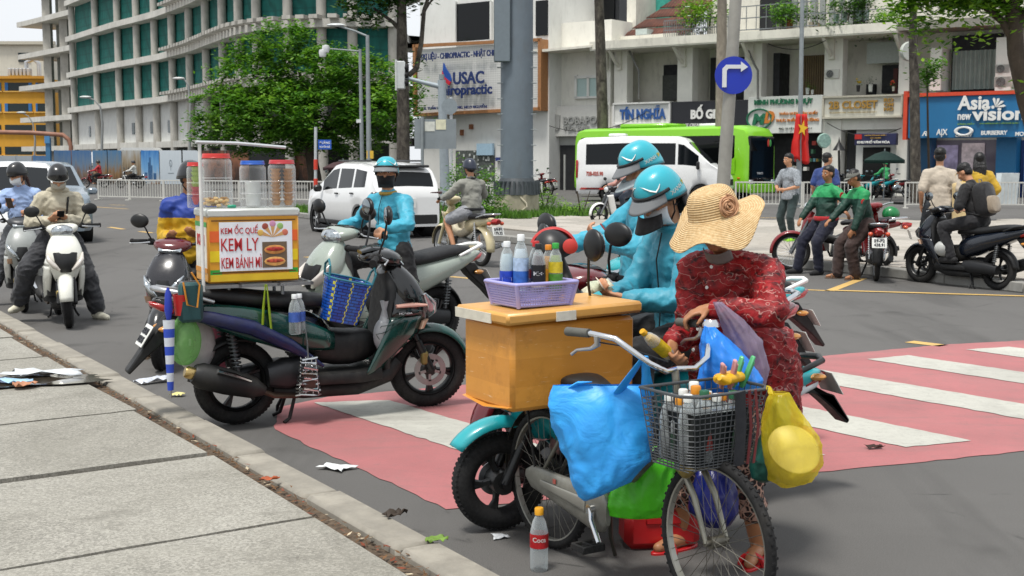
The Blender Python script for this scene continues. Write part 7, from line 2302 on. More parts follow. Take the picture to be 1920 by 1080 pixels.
# zip line down the jacket
MB().tube([J1['neck'] + V((.088, .05, -.02)), J1['chest'] + V((.148, .06, .02)), J1['pel'] + V((.17, .05, .10)), J1['pel'] + V((.175, .05, .0))], .004, 6).build('zip', BLACK, d1)
# ---- standing rider looking at a phone
d2, H2, J2 = person('tall rider in sky blue jacket standing with red phone', V((.95, 8.0, 0)), R(188), dict(
pelvis=(.13, 0, .985), lean=-4, head=(26, 12), k=1.06, voxel=.008, cvox=.012,
handL=(.42, .14, 1.22), fdirL=(.6, -.3, .5), palmL=(-.6, -.3, .6), elbL=(-.3, .8, -.6), handR=(.56, -.20, 1.18), fdirR=(.9, .1, -.2), palmR=(0, .2, -1), elbR=(-.2, -.8, -.5), curl=(.7, .5),
top='jacket', top_mat=TEALJ2, bottom_mat=BLKT, shoe='trainer', shoe_mat=BLKT, helmet=xanh(), hair='short', cuff=TEALJ2, wr=.0065, collar=M('#b9a27d', .7)))
def peak2(u, v):
 a = R(-75 + 150 * u); e = .01 + .07 * v * math.cos(a)
 return (-.0 + (.128 + e) * math.cos(a), (.104 + e * .2) * math.sin(a), -.035 - .035 * v)
MB().grid(peak2, 16, 5, T=H2).build('hood_peak', M('#a9b3b6', .7), d2, ang=70, solid=.004)
# ---- rider in black mask
d3, H3, J3 = person('rider in turquoise jacket and black mask astride pale scooter', rD, yawof(h_d), dict(
pelvis=(.44, 0, .93), lean=8, twist=16, head=(-2, 30), k=1.0, voxel=.008, cvox=.012, skin=SKIN,
handL=(.80, .30, 1.13), fdirL=(.75, .55, -.15), palmL=(0, 0, -1), handR=(.80, -.30, 1.13), fdirR=(.8, -.4, -.2), palmR=(0, 0, -1), curl=(.7, .7), elbL=(-.4, .8, -.5), elbR=(-.4, -.8, -.5),
footL=(.38, .36, .09), footR=(.72, -.16, .42), kneeL=(.8, .6, .2), kneeR=(1, -.3, .3), top='jacket', top_mat=TEALJ2, bottom_mat=BLKT, leg_w=.018, shoe='trainer', shoe_mat=BLKT, mask=MASKB, helmet=dict(mat=HELT, visor=VIS, logo=WHT), hair='short', cuff=BLKT, wr=.0065, collar=M('#a98a3a', .7)))
MB().tube([J3['neck'] + V((.075, .02, -.01)), J3['chest'] + V((.145, .03, .05)), J3['chest'] + V((.15, .02, -.12)), J3['pel'] + V((.15, .01, .06))], .004, 6).build('zip', BLACK, d3)
# ---- rider in blue and yellow beside the ice cream box
BLYE = two_tone('blue_yellow_jacket', [(.6, '#cfa51c'), (1.22, '#20409a'), (1.6, '#20409a')])
rE = fE - h_e.normalized() * 1.27
d4, H4, J4 = person('rider in blue and yellow jacket half hidden by ice cream jars', rE, yawof(h_e), dict(
pelvis=(.45, 0, .90), lean=4, twist=14, head=(12, 36), k=1.0, voxel=.010, cvox=.014, skin=SKIN2,
handL=(.70, .16, 1.08), handR=(.68, -.12, 1.05), fdirL=(.8, -.4, .2), fdirR=(.8, .4, .2), palmL=(0, -.5, .8), palmR=(0, .5, .8), elbL=(-.5, .35, -.7), elbR=(-.5, -.35, -.7),
footL=(.55, .30, .085), footR=(.62, -.36, .085), kneeL=(.9, .5, .2), kneeR=(.9, -.5, .2), top='jacket', top_mat=BLYE, bottom_mat=BLKT, shoe='sandal', shoe_mat=M('#6b5a48', .7), helmet=dict(mat=M('#1d1f22', .3, coat=.4)), hair='short', eyes=True, wr=.008))
# ---- two riders waiting at the kerb
HOOD = cloth('#b3ac98', .9)
rF = fF - h_f.normalized() * 1.27
d5, H5, J5 = person('rider in beige hoodie and black helmet looking at phone', rF, yawof(h_f), dict(
pelvis=(.44, 0, .89), lean=7, head=(34, 0), k=1.0, voxel=.010, cvox=.014,
handL=(.68, .07, 1.10), handR=(.68, -.12, 1.08), fdirL=(.6, -.6, .3), fdirR=(.6, .5, .3), palmL=(-.3, -.4, .8), palmR=(-.3, .4, .8), elbL=(-.3, .7, -.7), elbR=(-.3, -.7, -.7), curl=(.7, .7),
footL=(.60, .36, .085), footR=(.47, -.44, .19), toeL=(.9, .5, 0), toeR=(.9, -.5, 0), kneeL=(1, .45, .25), kneeR=(1, -.45, .25), top='hoodie', top_mat=HOOD, bottom_mat=cloth('#2f3034', .85), leg_w=.032, leg=.93, shoe='clog', shoe_mat=M('#cfcbb8', .6), mask=M('#a9a496', .85), helmet=dict(mat=M('#121315', .28, coat=.4), rim=WHT), hair='short', wr=.010, girth=1.05))
m = MB().torus((0, 0, 0), .09, .034, 20, 10, axis='z', T=Matrix.Translation(J5['neck'] + V((-.03, 0, .0))) @ Matrix.Rotation(R(-14), 4, 'Y')); m.build('hood', HOOD, d5)
MB().tube([J5['shL'] + V((-.02, -.06, .075)), J5['chest'] + V((.135, .09, .08)), J5['pel'] + V((.15, .06, .12))], .012, 6, flat=.4).build('bag_strap', BLACK, d5)
rG = fG - h_g.normalized() * 1.27
d6, H6, J6 = person('rider in pale blue cardigan and black helmet holding phone', rG, yawof(h_g), dict(
pelvis=(.42, 0, .90), lean=3, twist=-16, head=(20, -26), k=.98, voxel=.010, cvox=.014,
handL=(.62, .10, 1.06), handR=(.62, -.16, 1.16), fdirL=(.7, -.5, .2), fdirR=(.5, .3, .7), palmL=(-.2, -.4, .8), palmR=(-.7, .3, .3), elbL=(-.3, .7, -.7), elbR=(-.1, -.8, -.6), curl=(.6, .8),
footL=(.60, .30, .4), footR=(.42, -.42, .085), kneeL=(.8, .4, .3), kneeR=(.7, -.7, .2), top='cardigan', top_mat=cloth('#93a9cf', .85), bottom_mat=cloth('#5a5c60', .85), leg_w=.03, shoe='trainer', shoe_mat=WHT, mask=MASKW, helmet=dict(mat=M('#17181a', .35, coat=.3)), hair='tail', hair_mat=M('#3a2219', .5, bump=.4, bs=120), wr=.010))
MB().tube([(.088, -.06, .006), (.102, -.03, .004), (.104, 0, .008), (.102, .03, .004), (.088, .06, .006)], .009, 6, T=H6, flat=.5).build('sunglasses', BLACK, d6)
# ---- rider on the cream moped, seen from behind
d7, H7, J7 = person('rider in grey sweatshirt and shorts on cream moped', V((-.50, 20.75, 0)), yawof(V((-.52, .854, 0))), dict(
pelvis=(.30, 0, .90), lean=4, head=(4, 0), k=1.03, voxel=.013, cvox=.018, handL=(.74, .30, 1.09), handR=(.74, -.30, 1.09), fdirL=(.9, .2, -.2), fdirR=(.9, -.2, -.2), palmL=(0, 0, -1), palmR=(0, 0, -1), elbL=(-.3, .7, -.5), elbR=(-.3, -.7, -.5),
footL=(.50, .24, .33), footR=(.50, -.24, .33), kneeL=(1, .35, .3), kneeR=(1, -.35, .3), top='sweatshirt', top_mat=cloth('#87877f', .9), bottom_mat=cloth('#8f9196', .9), leg=.40, leg_w=.03, shoe='sandal', shoe_mat=BLKT, helmet=dict(mat=M('#1c2436', .35, coat=.3)), hair='short', collar=BLACK, wr=.012, girth=1.08))
MB().torus((0, 0, 0), .172, .028, 24, 8, axis='z', T=Matrix.Translation(J7['pel'] + V((0, 0, .02))) @ Matrix.Diagonal((.82, 1.06, 1, 1))).build('waistband', BLACK, d7)
# ---- two men sitting on the red motorbikes
GRAB = two_tone('green_black_jacket', [(.6, '#0f382c'), (1.06, '#134436'), (1.16, '#1f9a58'), (1.6, '#1f9a58')])
d8, H8, J8 = person('man in green and black jacket sitting sideways on motorbike', V((4.62, 19.30, 0)), R(205), dict(
pelvis=(-.14, 0, .84), lean=-4, twist=0, head=(2, 6), k=1.0, voxel=.012, cvox=.016, skin=SKIN2, girth=1.12,
handL=(-.05, .52, .98), fdirL=(-.2, .7, -.6), palmL=(0, -.3, -1), handR=(.22, -.18, .80), fdirR=(.7, .3, -.6), palmR=(0, .3, -1), elbL=(-.3, .6, -.5), elbR=(-.5, -.6, -.3),
footL=(.08, .14, .09), footR=(.22, -.20, .09), top='jacket', top_mat=GRAB, bottom_mat=cloth('#12152a', .85), leg_w=.018, shoe='trainer', shoe_mat=BLKT, hair='short', wr=.011, collar=M('#17804a', .6)))
MB().torus((0, 0, 0), .17, .03, 24, 8, axis='z', T=Matrix.Translation(J8['pel'] + V((0, 0, .0))) @ Matrix.Diagonal((.9, 1.1, 1.2, 1))).build('red_shirt_hem', cloth('#a8161d', .8), d8)
for pr, jj in ((d8, J8),):
 MB().lathe([(0, .004), (.045, .003), (.047, 0), (0, 0)], 16, T=Matrix.Translation(jj['shL'].lerp(jj['eL'], .45) + V((.03, .055, .02))) @ Matrix.Rotation(-PI / 2, 4, 'X')).build('sleeve_patch', M('#b3201f', .6), pr)
d9, H9, J9 = person('man in grey cap and green jacket leaning on motorbike', V((4.96, 18.50, 0)), R(192), dict(
pelvis=(-.14, 0, .83), lean=12, twist=0, head=(26, -6), k=.98, voxel=.012, cvox=.016, skin=SKIN2,
handL=(.14, .22, .70), fdirL=(.5, -.2, -.8), palmL=(0, -.6, -.6), handR=(.36, -.12, .82), fdirR=(.8, .3, -.4), palmR=(0, .2, -1), elbL=(-.6, .6, 0), elbR=(-.5, -.6, -.2),
footL=(.04, .12, .09), footR=(.18, -.16, .09), top='jacket', top_mat=GRAB, bottom_mat=cloth('#3a2a26', .85), leg_w=.026, shoe='sandal', shoe_mat=M('#5d4636', .7), hair='short', wr=.011, collar=M('#17804a', .6)))
MB().ell((-.012, 0, .035), (.105, .09, .085), 18, 9, T=H9, z0=-.1, z1=1).ell((.07, 0, .028), (.075, .07, .012), 14, 6, T=H9).build('cap', cloth('#6d6e68', .9), d9)
MB().lathe([(0, .004), (.042, .003), (.044, 0), (0, 0)], 16, T=Matrix.Translation(J9['shL'].lerp(J9['eL'], .4) + V((.02, .06, .0))) @ Matrix.Rotation(-PI / 2, 4, 'X')).build('sleeve_patch', M('#b3201f', .6), d9)
put(d9, text_fit('Grab', .17, .07, bold=.02, mat=WHT, depth=.004), 'jacket_lettering', loc=J9['chest'] + V((-.135, .13, .03)), rot=(R(96), 0, R(-112)))
# ---- standing figures on the island
def stander(label, px, py, yaw, P, z=ISZ):
 b = G(px, py, z); b.z = z
 D1 = dict(voxel=.014, cvox=.018); D1.update(P)
 return person(label, b, R(yaw), D1)
stander('man in grey patterned shirt and neon shoes standing by barrier', 1480, 453, 215, dict(k=1.0, head=(4, -8), handL=(.26, .10, 1.02), handR=(.26, -.10, 1.02), fdirL=(.6, -.6, 0), fdirR=(.6, .6, 0), elbL=(-.3, .8, -.5), elbR=(-.3, -.8, -.5), top='shirt', top_mat=M('#8c9298', .85, var=.45, vs=38), sleeve=.42, top_len=.10, bottom_mat=cloth('#2b3a3a', .85), leg=.98, shoe='trainer', shoe_mat=M('#8fd02c', .5), wr=.010))
stander('man in blue polo with red cross strap standing behind drivers', 1545, 449, 60, dict(k=1.02, head=(2, -40), girth=1.15, top='polo_shirt', top_mat=cloth('#2a3f78', .85), sleeve=.40, top_len=.08, bottom_mat=cloth('#1d2230', .85), shoe='trainer', shoe_mat=BLKT, wr=.010))
b13, _, J13 = stander('man in cream polo and checked shorts standing back to view', 1757, 492, 82, dict(k=1.08, head=(0, -14), girth=1.02, handL=(.10, .25, .90), handR=(.1, -.25, .90), top='polo_shirt', top_mat=cloth('#b3a898', .85), sleeve=.42, top_len=.09, bottom_mat=M('#2f3338', .85, var=.8, vs=14), leg=.48, leg_w=.03, shoe='trainer', shoe_mat=WHT, wr=.010))
b14, _, J14 = stander('woman with long dark hair in yellow top standing back to view', 1832, 478, 95, dict(k=1.0, head=(6, -16), hair='long', handL=(.16, .30, 1.0), handR=(.12, -.24, .95), top='yellow_top', top_mat=cloth('#b8952a', .85), sleeve=.9, top_len=.12, flare=.02, bottom_mat=cloth('#26262a', .85), shoe='trainer', shoe_mat=BLKT, wr=.011))
tb = MB().grid(lambda u, v: ((v - .5) * .30 * (1 - .15 * u) + .0, .03 * math.sin(u * PI) * math.cos((v - .5) * 3), -.72 * u + .04 * math.cos((v - .5) * 3)), 10, 8).build('tote_bag', cloth('#c9b283', .9), None, b13.location + V((.30, -.10, 1.22)), R(15), solid=.03)
tag(tb, 'straw coloured tote bag hanging from shoulder of man in cream polo', 'bag')
MB().tube([(-.10, 0, .0), (-.09, .04, .14), (0, .05, .2), (.09, .04, .14), (.10, 0, 0)], .012, 6, flat=.4).build('strap', cloth('#b39b6a', .9), tb)
# ---- backpacked rider on the dark blue scooter
rH = V((6.45, 16.9, 0))
d10, H10, J10 = person('rider in black shirt with backpack seated on dark blue scooter', rH, yawof(h_h), dict(
pelvis=(.36, 0, .93), lean=16, twist=8, head=(34, 10), k=1.0, voxel=.012, cvox=.016, handL=(.60, .12, 1.02), handR=(.60, -.12, 1.02), fdirL=(.7, -.5, .2), fdirR=(.7, .5, .2), palmL=(0, -.4, .8), palmR=(0, .4, .8), elbL=(-.3, .7, -.6), elbR=(-.3, -.7, -.6),
footL=(.62, .20, .42), footR=(.62, -.20, .42), kneeL=(1, .3, .3), kneeR=(1, -.3, .3), top='t_shirt', top_mat=cloth('#131315', .85), sleeve=.45, bottom_mat=cloth('#1a1a1e', .85), shoe='trainer', shoe_mat=BLKT, hair='short', wr=.010))
bpT = Matrix.Translation(J10['chest'] + V((-.20, 0, -.05))) @ J10['spm'].to_4x4()
bp_ = thing('backpack', 'black backpack with tan front pocket on seated rider', 'backpack', rH, yawof(h_h))
o = MB().hull([(-.09, 0, .13, .20, 0), (-.05, 0, .155, .235, 0), (.05, 0, .155, .235, 0), (.10, 0, .14, .21, 0)], 20, 3.5, T=bpT).build('main_bag', cloth('#141416', .8), bp_, ang=50)
MB().hull([(-.14, -.09, .11, .10, 0), (-.12, -.09, .125, .115, 0), (-.08, -.09, .13, .12, 0)], 18, 4, T=bpT).build('front_pocket', cloth('#8c7f6d', .8), bp_, ang=50)
MB().tube([(.02, -.04, .22), (.02, -.03, .28), (.02, .03, .28), (.02, .04, .22)], .009, 6, T=bpT).build('carry_loop', cloth('#8c7f6d', .8), bp_)
for sy in (-1, 1):
 MB().tube([(.08, sy * .09, .20), (.20, sy * .11, .22), (.30, sy * .11, .08), (.24, sy * .12, -.12), (.06, sy * .12, -.2)], .016, 6, T=bpT, flat=.4).build('strap', cloth('#141416', .8), bp_)
# ---- rider crossing behind on the black and white motorbike
person('rider in pink top on black and white motorbike behind helmets', V((3.35, 34.6, 0)), yawof(V((-.86, -.5, 0))), dict(
pelvis=(.28, 0, .88), lean=6, voxel=.018, cvox=.022, handL=(.72, .30, 1.04), handR=(.72, -.30, 1.04), fdirL=(.9, .2, -.2), fdirR=(.9, -.2, -.2), palmL=(0, 0, -1), palmR=(0, 0, -1), footL=(.50, .22, .33), footR=(.50, -.22, .33), kneeL=(1, .35, .3), kneeR=(1, -.35, .3),
top='shirt', top_mat=cloth('#b98a80', .8), bottom_mat=cloth('#2b3442', .85), shoe='trainer', shoe_mat=BLKT, helmet=dict(mat=M('#b9b3a8', .4)), mask=MASKW, eyes=False))
# ================================================================ bicycle and its goods
BK, BH = V((.165, 5.58, 0)), V((.53, -.85, 0)).normalized()
BL = V((-BH.y, BH.x, 0))
byaw = yawof(BH)
def bw(x, y, z): return BK + BH * x + BL * y + V((0, 0, z))
bike = thing('bicycle', 'old grey bicycle with wire front basket and chain case', 'bicycle', BK, byaw)
OLDG = M('#6f6e66', .45, .5, var=.3, vs=12, dirt=.5)
WB2, RB = 1.12, .312
tm = MB().torus((0, 0, 0), RB - .02, .02, 56, 10)
for k in range(110):
 a = 2 * PI * k / 110
 tm.box((RB - .0015, .007 * (1 if k % 2 else -1), 0), (.006, .013, .009), T=Matrix.Rotation(-a, 4, 'Y'))
tme = tm.mesh('tyre', RUBBER)
rm = MB().lathe([(RB - .043, -.012), (RB - .036, -.014), (RB - .036, .014), (RB - .043, .012), (RB - .043, -.012)], 56, T=Matrix.Rotation(PI / 2, 4, 'X')).mesh('rim', M('#a3a29a', .4, .7, dirt=.4))
sp_ = MB()
for k in range(36):
 a = 2 * PI * k / 36; b = a + (.9 if k % 2 else -.9); sy = 1 if k % 4 < 2 else -1
 sp_.rod((.022 * math.cos(b), sy * .03, .022 * math.sin(b)), ((RB - .04) * math.cos(a), 0, (RB - .04) * math.sin(a)), .0014, n=4)
sp_.rod((0, -.055, 0), (0, .055, 0), .012, n=10).rod((0, -.034, 0), (0, .034, 0), .024, n=14)
spm_ = sp_.mesh('spokes', M('#6a675f', .4, .8, var=.3))
for nm, x in (('rear_wheel', 0), ('front_wheel', WB2)):
 w_ = put(bike, tme, nm, loc=(x, 0, RB)); put(bike, rm, 'rim', w_); put(bike, spm_, 'spokes', w_)
fr = MB()
for a, b, r_ in (((.44, 0, .29), (.31, 0, .77), .016), ((.44, 0, .29), (.86, 0, .66), .018), ((.36, 0, .56), (.84, 0, .72), .014), ((.86, 0, .64), (.83, 0, .80), .02), ((.44, .05, .29), (0, .055, RB), .010), ((.44, -.05, .29), (0, -.055, RB), .010), ((.32, .03, .76), (0, .055, RB), .009), ((.32, -.03, .76), (0, -.055, RB), .009)):
 fr.rod(a, b, r_, n=12)
fr.build('frame', OLDG, bike)
m = MB()
for sy in (-1, 1): m.tube([(WB2, sy * .05, RB), (WB2 - .07, sy * .05, RB + .16), (.90, sy * .045, .66)], [.009, .013, .014], 10)
m.rod((.90, -.05, .66), (.90, .05, .66), .018).rod((.905, 0, .64), (.87, 0, .92), .016)
m.build('fork', M('#8d8b80', .35, .8, var=.25, dirt=.4), bike)
for nm, x, a0, a1 in (('rear_mudguard', 0, 10, 200),):
 fender_shell(x, RB, RB + .022, .032, a0, a1, .35, 24).build(nm, M('#4a4842', .4, .5, dirt=.4), bike, ang=60, solid=.002)
cc = MB().hull([(.53, .285, .012, .05), (.50, .285, .022, .085), (.42, .288, .024, .092), (.2, .305, .02, .068), (-.03, .325, .018, .052), (-.08, .33, .012, .02)], 22, 3.2, y=-.062)
cc_ = cc.build('chain_case', M('#8b8a82', .45, .5, var=.25, vs=10, dirt=.55), bike, ang=40)
MB().hull([(.40, .296, .003, .03), (.2, .308, .003, .02), (.06, .318, .003, .012)], 12, 3, y=-.087).build('case_ridge', M('#9b9a92', .4, .5), cc_)
MB().box((.17, -.086, .345), (.02, .004, .02)).build('case_label', M('#a8554a', .5), cc_)
ck = MB().tube([(.45, -.09, .29), (.47, -.105, .25), (.53, -.11, .17)], [.018, .012, .013], 10).rod((.45, -.06, .29), (.45, -.105, .29), .022).build('crank', CHROME, bike)
pd = MB()
for y_ in (-.115, -.165, -.21): pd.box((.53, y_, .165), (.09, .012, .028), bev=.003)
for x_ in (.492, .568): pd.box((x_, -.163, .165), (.014, .108, .03), bev=.003)
pd.rod((.53, -.105, .167), (.53, -.215, .167), .008).build('pedal', RUBBER, bike)
MB().hull([(.20, .785, .11, .03), (.26, .79, .10, .035), (.36, .785, .06, .03), (.46, .775, .025, .018)], 16, 2.5).build('saddle', M('#141415', .5, bump=.2), bike, sub=1)
m = MB()
for y_ in (-.09, -.03, .03, .09): m.rod((-.26, y_, .665), (.22, y_, .665), .006)
for x_ in (-.26, -.02, .22): m.rod((x_, -.095, .665), (x_, .095, .665), .006)
for sy in (-1, 1): m.rod((-.05, sy * .09, .66), (0, sy * .065, RB), .006)
m.build('rear_rack', M('#2a2a2a', .5, .5), bike)
for sy in (-1, 1):
 MB().tube([(.87, 0, .925), (.90, sy * .07, .925), (.89, sy * .14, .96), (.80, sy * .235, 1.05), (.68, sy * .27, 1.06), (.60, sy * .275, 1.055)], .0115, 12).build('handlebar', CHROME, bike, ang=60)
 MB().tube([(.68, sy * .27, 1.06), (.63, sy * .274, 1.057), (.545, sy * .278, 1.052)], [.017, .0175, .018], 14).build('hand_grip', M('#5a5a55', .8, bump=.3), bike)
 MB().tube([(.72, sy * .262, 1.055), (.715, sy * .255, 1.02), (.68, sy * .26, 1.0), (.60, sy * .27, .985), (.57, sy * .275, .965)], [.014, .013, .008, .006, .007], 10).build('brake_lever', ALU, bike)
MB().tube([(.72, -.26, 1.03), (.80, -.2, 1.02), (.90, -.06, .96)], .003, 6).build('brake_cable', BLACK, bike)
MB().lathe([(0, .03), (.022, .028), (.034, .012), (.036, 0), (0, 0)], 20, T=Matrix.Translation((.80, .235, 1.065))).build('bell', CHROME, bike)
MB().lathe([(0, -.05), (.018, -.045), (.036, .0), (.040, .014), (.030, .026), (0, .034)], 20, T=Matrix.Translation((1.0, -.055, .575)) @ Matrix.Rotation(PI / 2, 4, 'Y')).build('head_lamp', M('#a3905a', .35, .7, var=.2), bike)
MB().tube([(.93, -.03, .62), (.96, -.05, .60), (1.0, -.055, .58)], .005, 6).build('lamp_bracket', M('#6a675f', .4, .8), bike)
MB().tube([(.36, .07, .28), (.30, .12, .1), (.28, .16, .01)], .009, 8).build('stand', M('#55534c', .4, .7), bike)
# wire basket
bx0, bx1, bz0, bz1 = .915, 1.19, .60, .88
def bkr(z):
 t = (z - bz0) / (bz1 - bz0)
 return bx0 + .03 * (1 - t), bx1 - .035 * (1 - t), .165 + .040 * t
wm = MB()
zz_ = [bz0 + .004 + .011 * k for k in range(9)] + [bz0 + .112 + .0215 * k for k in range(7)]
for z in zz_:
 a, b, y_ = bkr(z)
 wm.tube([(a, -y_, z), (b - .04, -y_, z), (b, -y_ + .04, z), (b, y_ - .04, z), (b - .04, y_, z), (a, y_, z)], .0021, 4, closed=True)
def upr(f0, f1): wm.tube([f0, f1], .0023, 4)
a0, b0, y0 = bkr(bz0); a1, b1, y1 = bkr(bz1)
for k in range(14):
 t = k / 13
 upr((b0, -y0 + .03 + (2 * y0 - .06) * t, bz0), (b1, -y1 + .03 + (2 * y1 - .06) * t, bz1))
 upr((a0, -y0 + 2 * y0 * t, bz0), (a1, -y1 + 2 * y1 * t, bz1))
for k in range(9):
 t = k / 8
 for sy in (-1, 1): upr((a0 + (b0 - .03 - a0) * t, sy * y0, bz0), (a1 + (b1 - .03 - a1) * t, sy * y1, bz1))
for k in range(12): wm.tube([(a0, -y0 + 2 * y0 * k / 11, bz0), (b0, -y0 + 2 * y0 * k / 11, bz0)], .002, 4)
bsk = wm.build('basket', M('#4c4f52', .5, .3, var=.25), bike, ang=60)
MB().tube([(a1, -y1, bz1), (b1 - .045, -y1, bz1), (b1, -y1 + .045, bz1), (b1, y1 - .045, bz1), (b1 - .045, y1, bz1), (a1, y1, bz1)], .0062, 8, closed=True).build('basket_rim', M('#515457', .45, .3), bsk)
for k, (y_, c, w__) in enumerate(((.055, '#1b1d24', .028), (.10, '#6d1f22', .008), (.13, '#7a2a2a', .007))):
 MB().tube([(b1 + .006, y_ - .02, bz1 + .004), (b1 - .008, y_ + .005 * k, (bz0 + bz1) / 2), (b0 + .006, y_ + .01, bz0)], w__, 6, flat=.2).build('tied_cloth', cloth(c, .85), bsk)
m = MB().loft([[(bx0 + .035 + .2 * u - .012 * q, y_, z) for u, y_ in ((0, -.14), (1, -.14), (1.02, 0), (1, .14), (0, .14), (-.02, 0))] for q, z in ((1, bz0 + .012), (.5, bz0 + .10), (0, bz0 + .205), (1, bz0 + .195), (3, bz0 + .12))])
tag(m.build('basket_dark_fill', BAG('#10181a', .97, .35, .2), None, BK, byaw, ang=70), 'added dark filler keeping the wire basket interior dark under the bottles', 'bag')  # added filler, put in so the basket interior stays dark behind the wires
# ---- taped foam box with lid
def tape_mat(h, name):
 t = NT(name)
 co = t.coord()
 n = t.noise(co, 4, 5, .6, .3)
 a = t.ramp(n, [(.3, tuple(x * .93 for x in lin(h))), (.7, tuple(min(1, x * 1.05) for x in lin(h)))])
 w = t.noise(t.coord((1.5, 1.5, 22)), 4, 4, .6, .5)
 a = t.mix(t.ramp(w, [(.68, 0.0), (.72, .35)]), a, lin('#e6cf9a'))
 bz = t.math('FLOOR', t.math('MULTIPLY', t.math('ADD', t.sep(co)[2], t.math('MULTIPLY', t.noise(co, 2.2, 2), .02)), 17.0))
 wn = t.n('TexWhiteNoise'); wn.noise_dimensions = '1D'; t.l(bz, wn.inputs['W'])
 a = t.mix(t.math('MULTIPLY', wn.outputs[0], .22), a, lin('#8f5413'))
 sc_ = t.noise(t.coord((2, 2, 30)), 6, 2, .5, 1.2)
 a = t.mix(t.ramp(sc_, [(.71, 0.0), (.735, .5)]), a, lin('#f0e2c2'))  # sparse whitish lines: scratches, and tape glints painted into the colour
 dd_ = t.noise(co, 7, 6, .7)
 a = t.mix(t.ramp(dd_, [(.52, 0.0), (.74, .38)]), a, lin('#7a4a1c'))
 t.col(a); t.set(Roughness=.34, Specular_IOR_Level=.45); t.bump(t.noise(co, 9, 3, .5, .6), .22, .01)
 return t.m
TAPE = tape_mat('#d2913c', 'brown_tape'); TAPE2 = tape_mat('#d9a456', 'brown_tape_lid')
FOAM = M('#cfcabb', .8, var=.12, vs=20, bump=.3)
ob = thing('foam_box', 'large foam box wrapped in shiny brown tape on bicycle rack', 'box', bw(0, 0, .672), byaw)
MB().box((0, 0, .185), (.40, .64, .37), bev=.018).build('case', TAPE, ob)
ld = MB().box((.01, 0, .402), (.435, .70, .05), bev=.012, T=Matrix.Rotation(R(1.2), 4, 'X')).build('lid', TAPE2, ob)
for c_, s_ in (((.2285, -.06, .397), (.006, .10, .040)), ((-.05, -.3515, .397), (.30, .005, .042))): MB().box(c_, s_, T=Matrix.Rotation(R(1.2), 4, 'X')).build('bare_foam', FOAM, ld)
MB().hull([(-.19, .02, .335, .012), (.0, .0, .34, .02), (.19, .02, .335, .012)], 10, 3).build('tape_ruck', TAPE, ob)
# ---- lavender basket with drinks
LAV = M('#a3a0d6', .4, var=.06, coat=.2)
lbp = bw(.03, -.115, .672 + .4285)
lb = thing('plastic_basket', 'lavender plastic basket of drinks on foam box lid', 'basket', lbp, byaw)
BLX, BLY, BLH = .125, .155, .105
m = MB()
m.box((0, 0, .004), (BLX * 1.7, BLY * 1.7, .006))
for sx, sy, L, ax in ((1, 0, BLY, 1), (-1, 0, BLY, 1), (0, 1, BLX, 0), (0, -1, BLX, 0)):
 for k in range(9):
  z = .008 + .085 * k / 8
  f = .86 + .12 * z / .1
  c = (sx * BLX * f, sy * BLY * f, z)
  m.box(c, ((.004, L * 2 * f, .0055) if ax else (L * 2 * f, .004, .0055)))
 for k in range(23):
  t = -1 + 2 * k / 22
  p0 = (sx * BLX * .86 + (t * BLX * .86 if not ax else 0), sy * BLY * .86 + (t * BLY * .86 if ax else 0), .004)
  p1 = (sx * BLX * .97 + (t * BLX * .97 if not ax else 0), sy * BLY * .97 + (t * BLY * .97 if ax else 0), .095)
  m.rod(p0, p1, .0022, n=4)
m.build('lattice', LAV, lb, ang=30)
rimp = [(a * BLX * 1.04, b * BLY * 1.04, .1) for a, b in ((-1, -.9), (-.9, -1), (.9, -1), (1, -.9), (1, .9), (.9, 1), (-.9, 1), (-1, .9))]
MB().tube(rimp, .0085, 8, closed=True).build('rim', LAV, lb, ang=60)
for a in (-1, 1):
 for b in (-1, 1): MB().rod((a * BLX * .85, b * BLY * .85, .0), (a * BLX * .99, b * BLY * .99, .1), .009, n=8).build('corner', LAV, lb)
PET = CLEAR('#e8f0f2', .06, .16)
def bottle(label, pos, s, capc, labels, liquid=None, name='drink_bottle', yaw=0.0, tilt=None, lab_text=None, wide=1.0):
 th = thing(name, label, 'bottle', pos, yaw)
 if tilt: th.rotation_euler = tilt
 w = wide * s
 pf = [(0, 0), (.028 * w, .0), (.032 * w, .01 * s), (.032 * w, .12 * s), (.0315 * w, .14 * s), (.024 * w, .175 * s), (.013 * w, .197 * s), (.0125 * w, .205 * s)]
 MB().lathe(pf, 20).build('shell', PET, th)
 MB().lathe([(.0128 * w, .2 * s), (.016 * w, .2 * s), (.016 * w, .222 * s), (.014 * w, .225 * s), (0, .225 * s)], 16).build('cap', M(capc, .4), th)
 if liquid:
  MB().lathe([(0, .004), (.029 * w, .006), (.0298 * w, .118 * s), (.029 * w, .14 * s), (.02 * w, .17 * s), (0, .17 * s)], 18).build('drink', M(liquid, .15, coat=.5), th)
 for z0, z1, c in labels:
  MB().lathe([(.0328 * w, z0 * s), (.0328 * w, z1 * s)], 22).build('label', M(c, .45, var=.3, vs=40), th)
 if lab_text:
  me = text_fit(lab_text[0], .05 * w, .018 * s, bold=.04, mat=M(lab_text[1], .5), depth=.002)
  for v_ in me.vertices:
   a = v_.co.x / (.033 * w) - PI / 2; r_ = .0335 * w
   v_.co = V((r_ * math.cos(a), r_ * math.sin(a), v_.co.y))
  put(th, me, 'lettering', loc=(0, 0, lab_text[2] * s), rot=(0, 0, -yaw))
 return th
def lbw(dx, dy): return lbp + V((dx, dy, .05))
bottle('clear water bottle with blue label and white cap in lavender basket', lbw(-.105, .03), .98, '#d9dcdc', [(.03, .095, '#1c3fae')], '#b9c9cf', yaw=0, lab_text=('i', '#e8ecf0', .06))
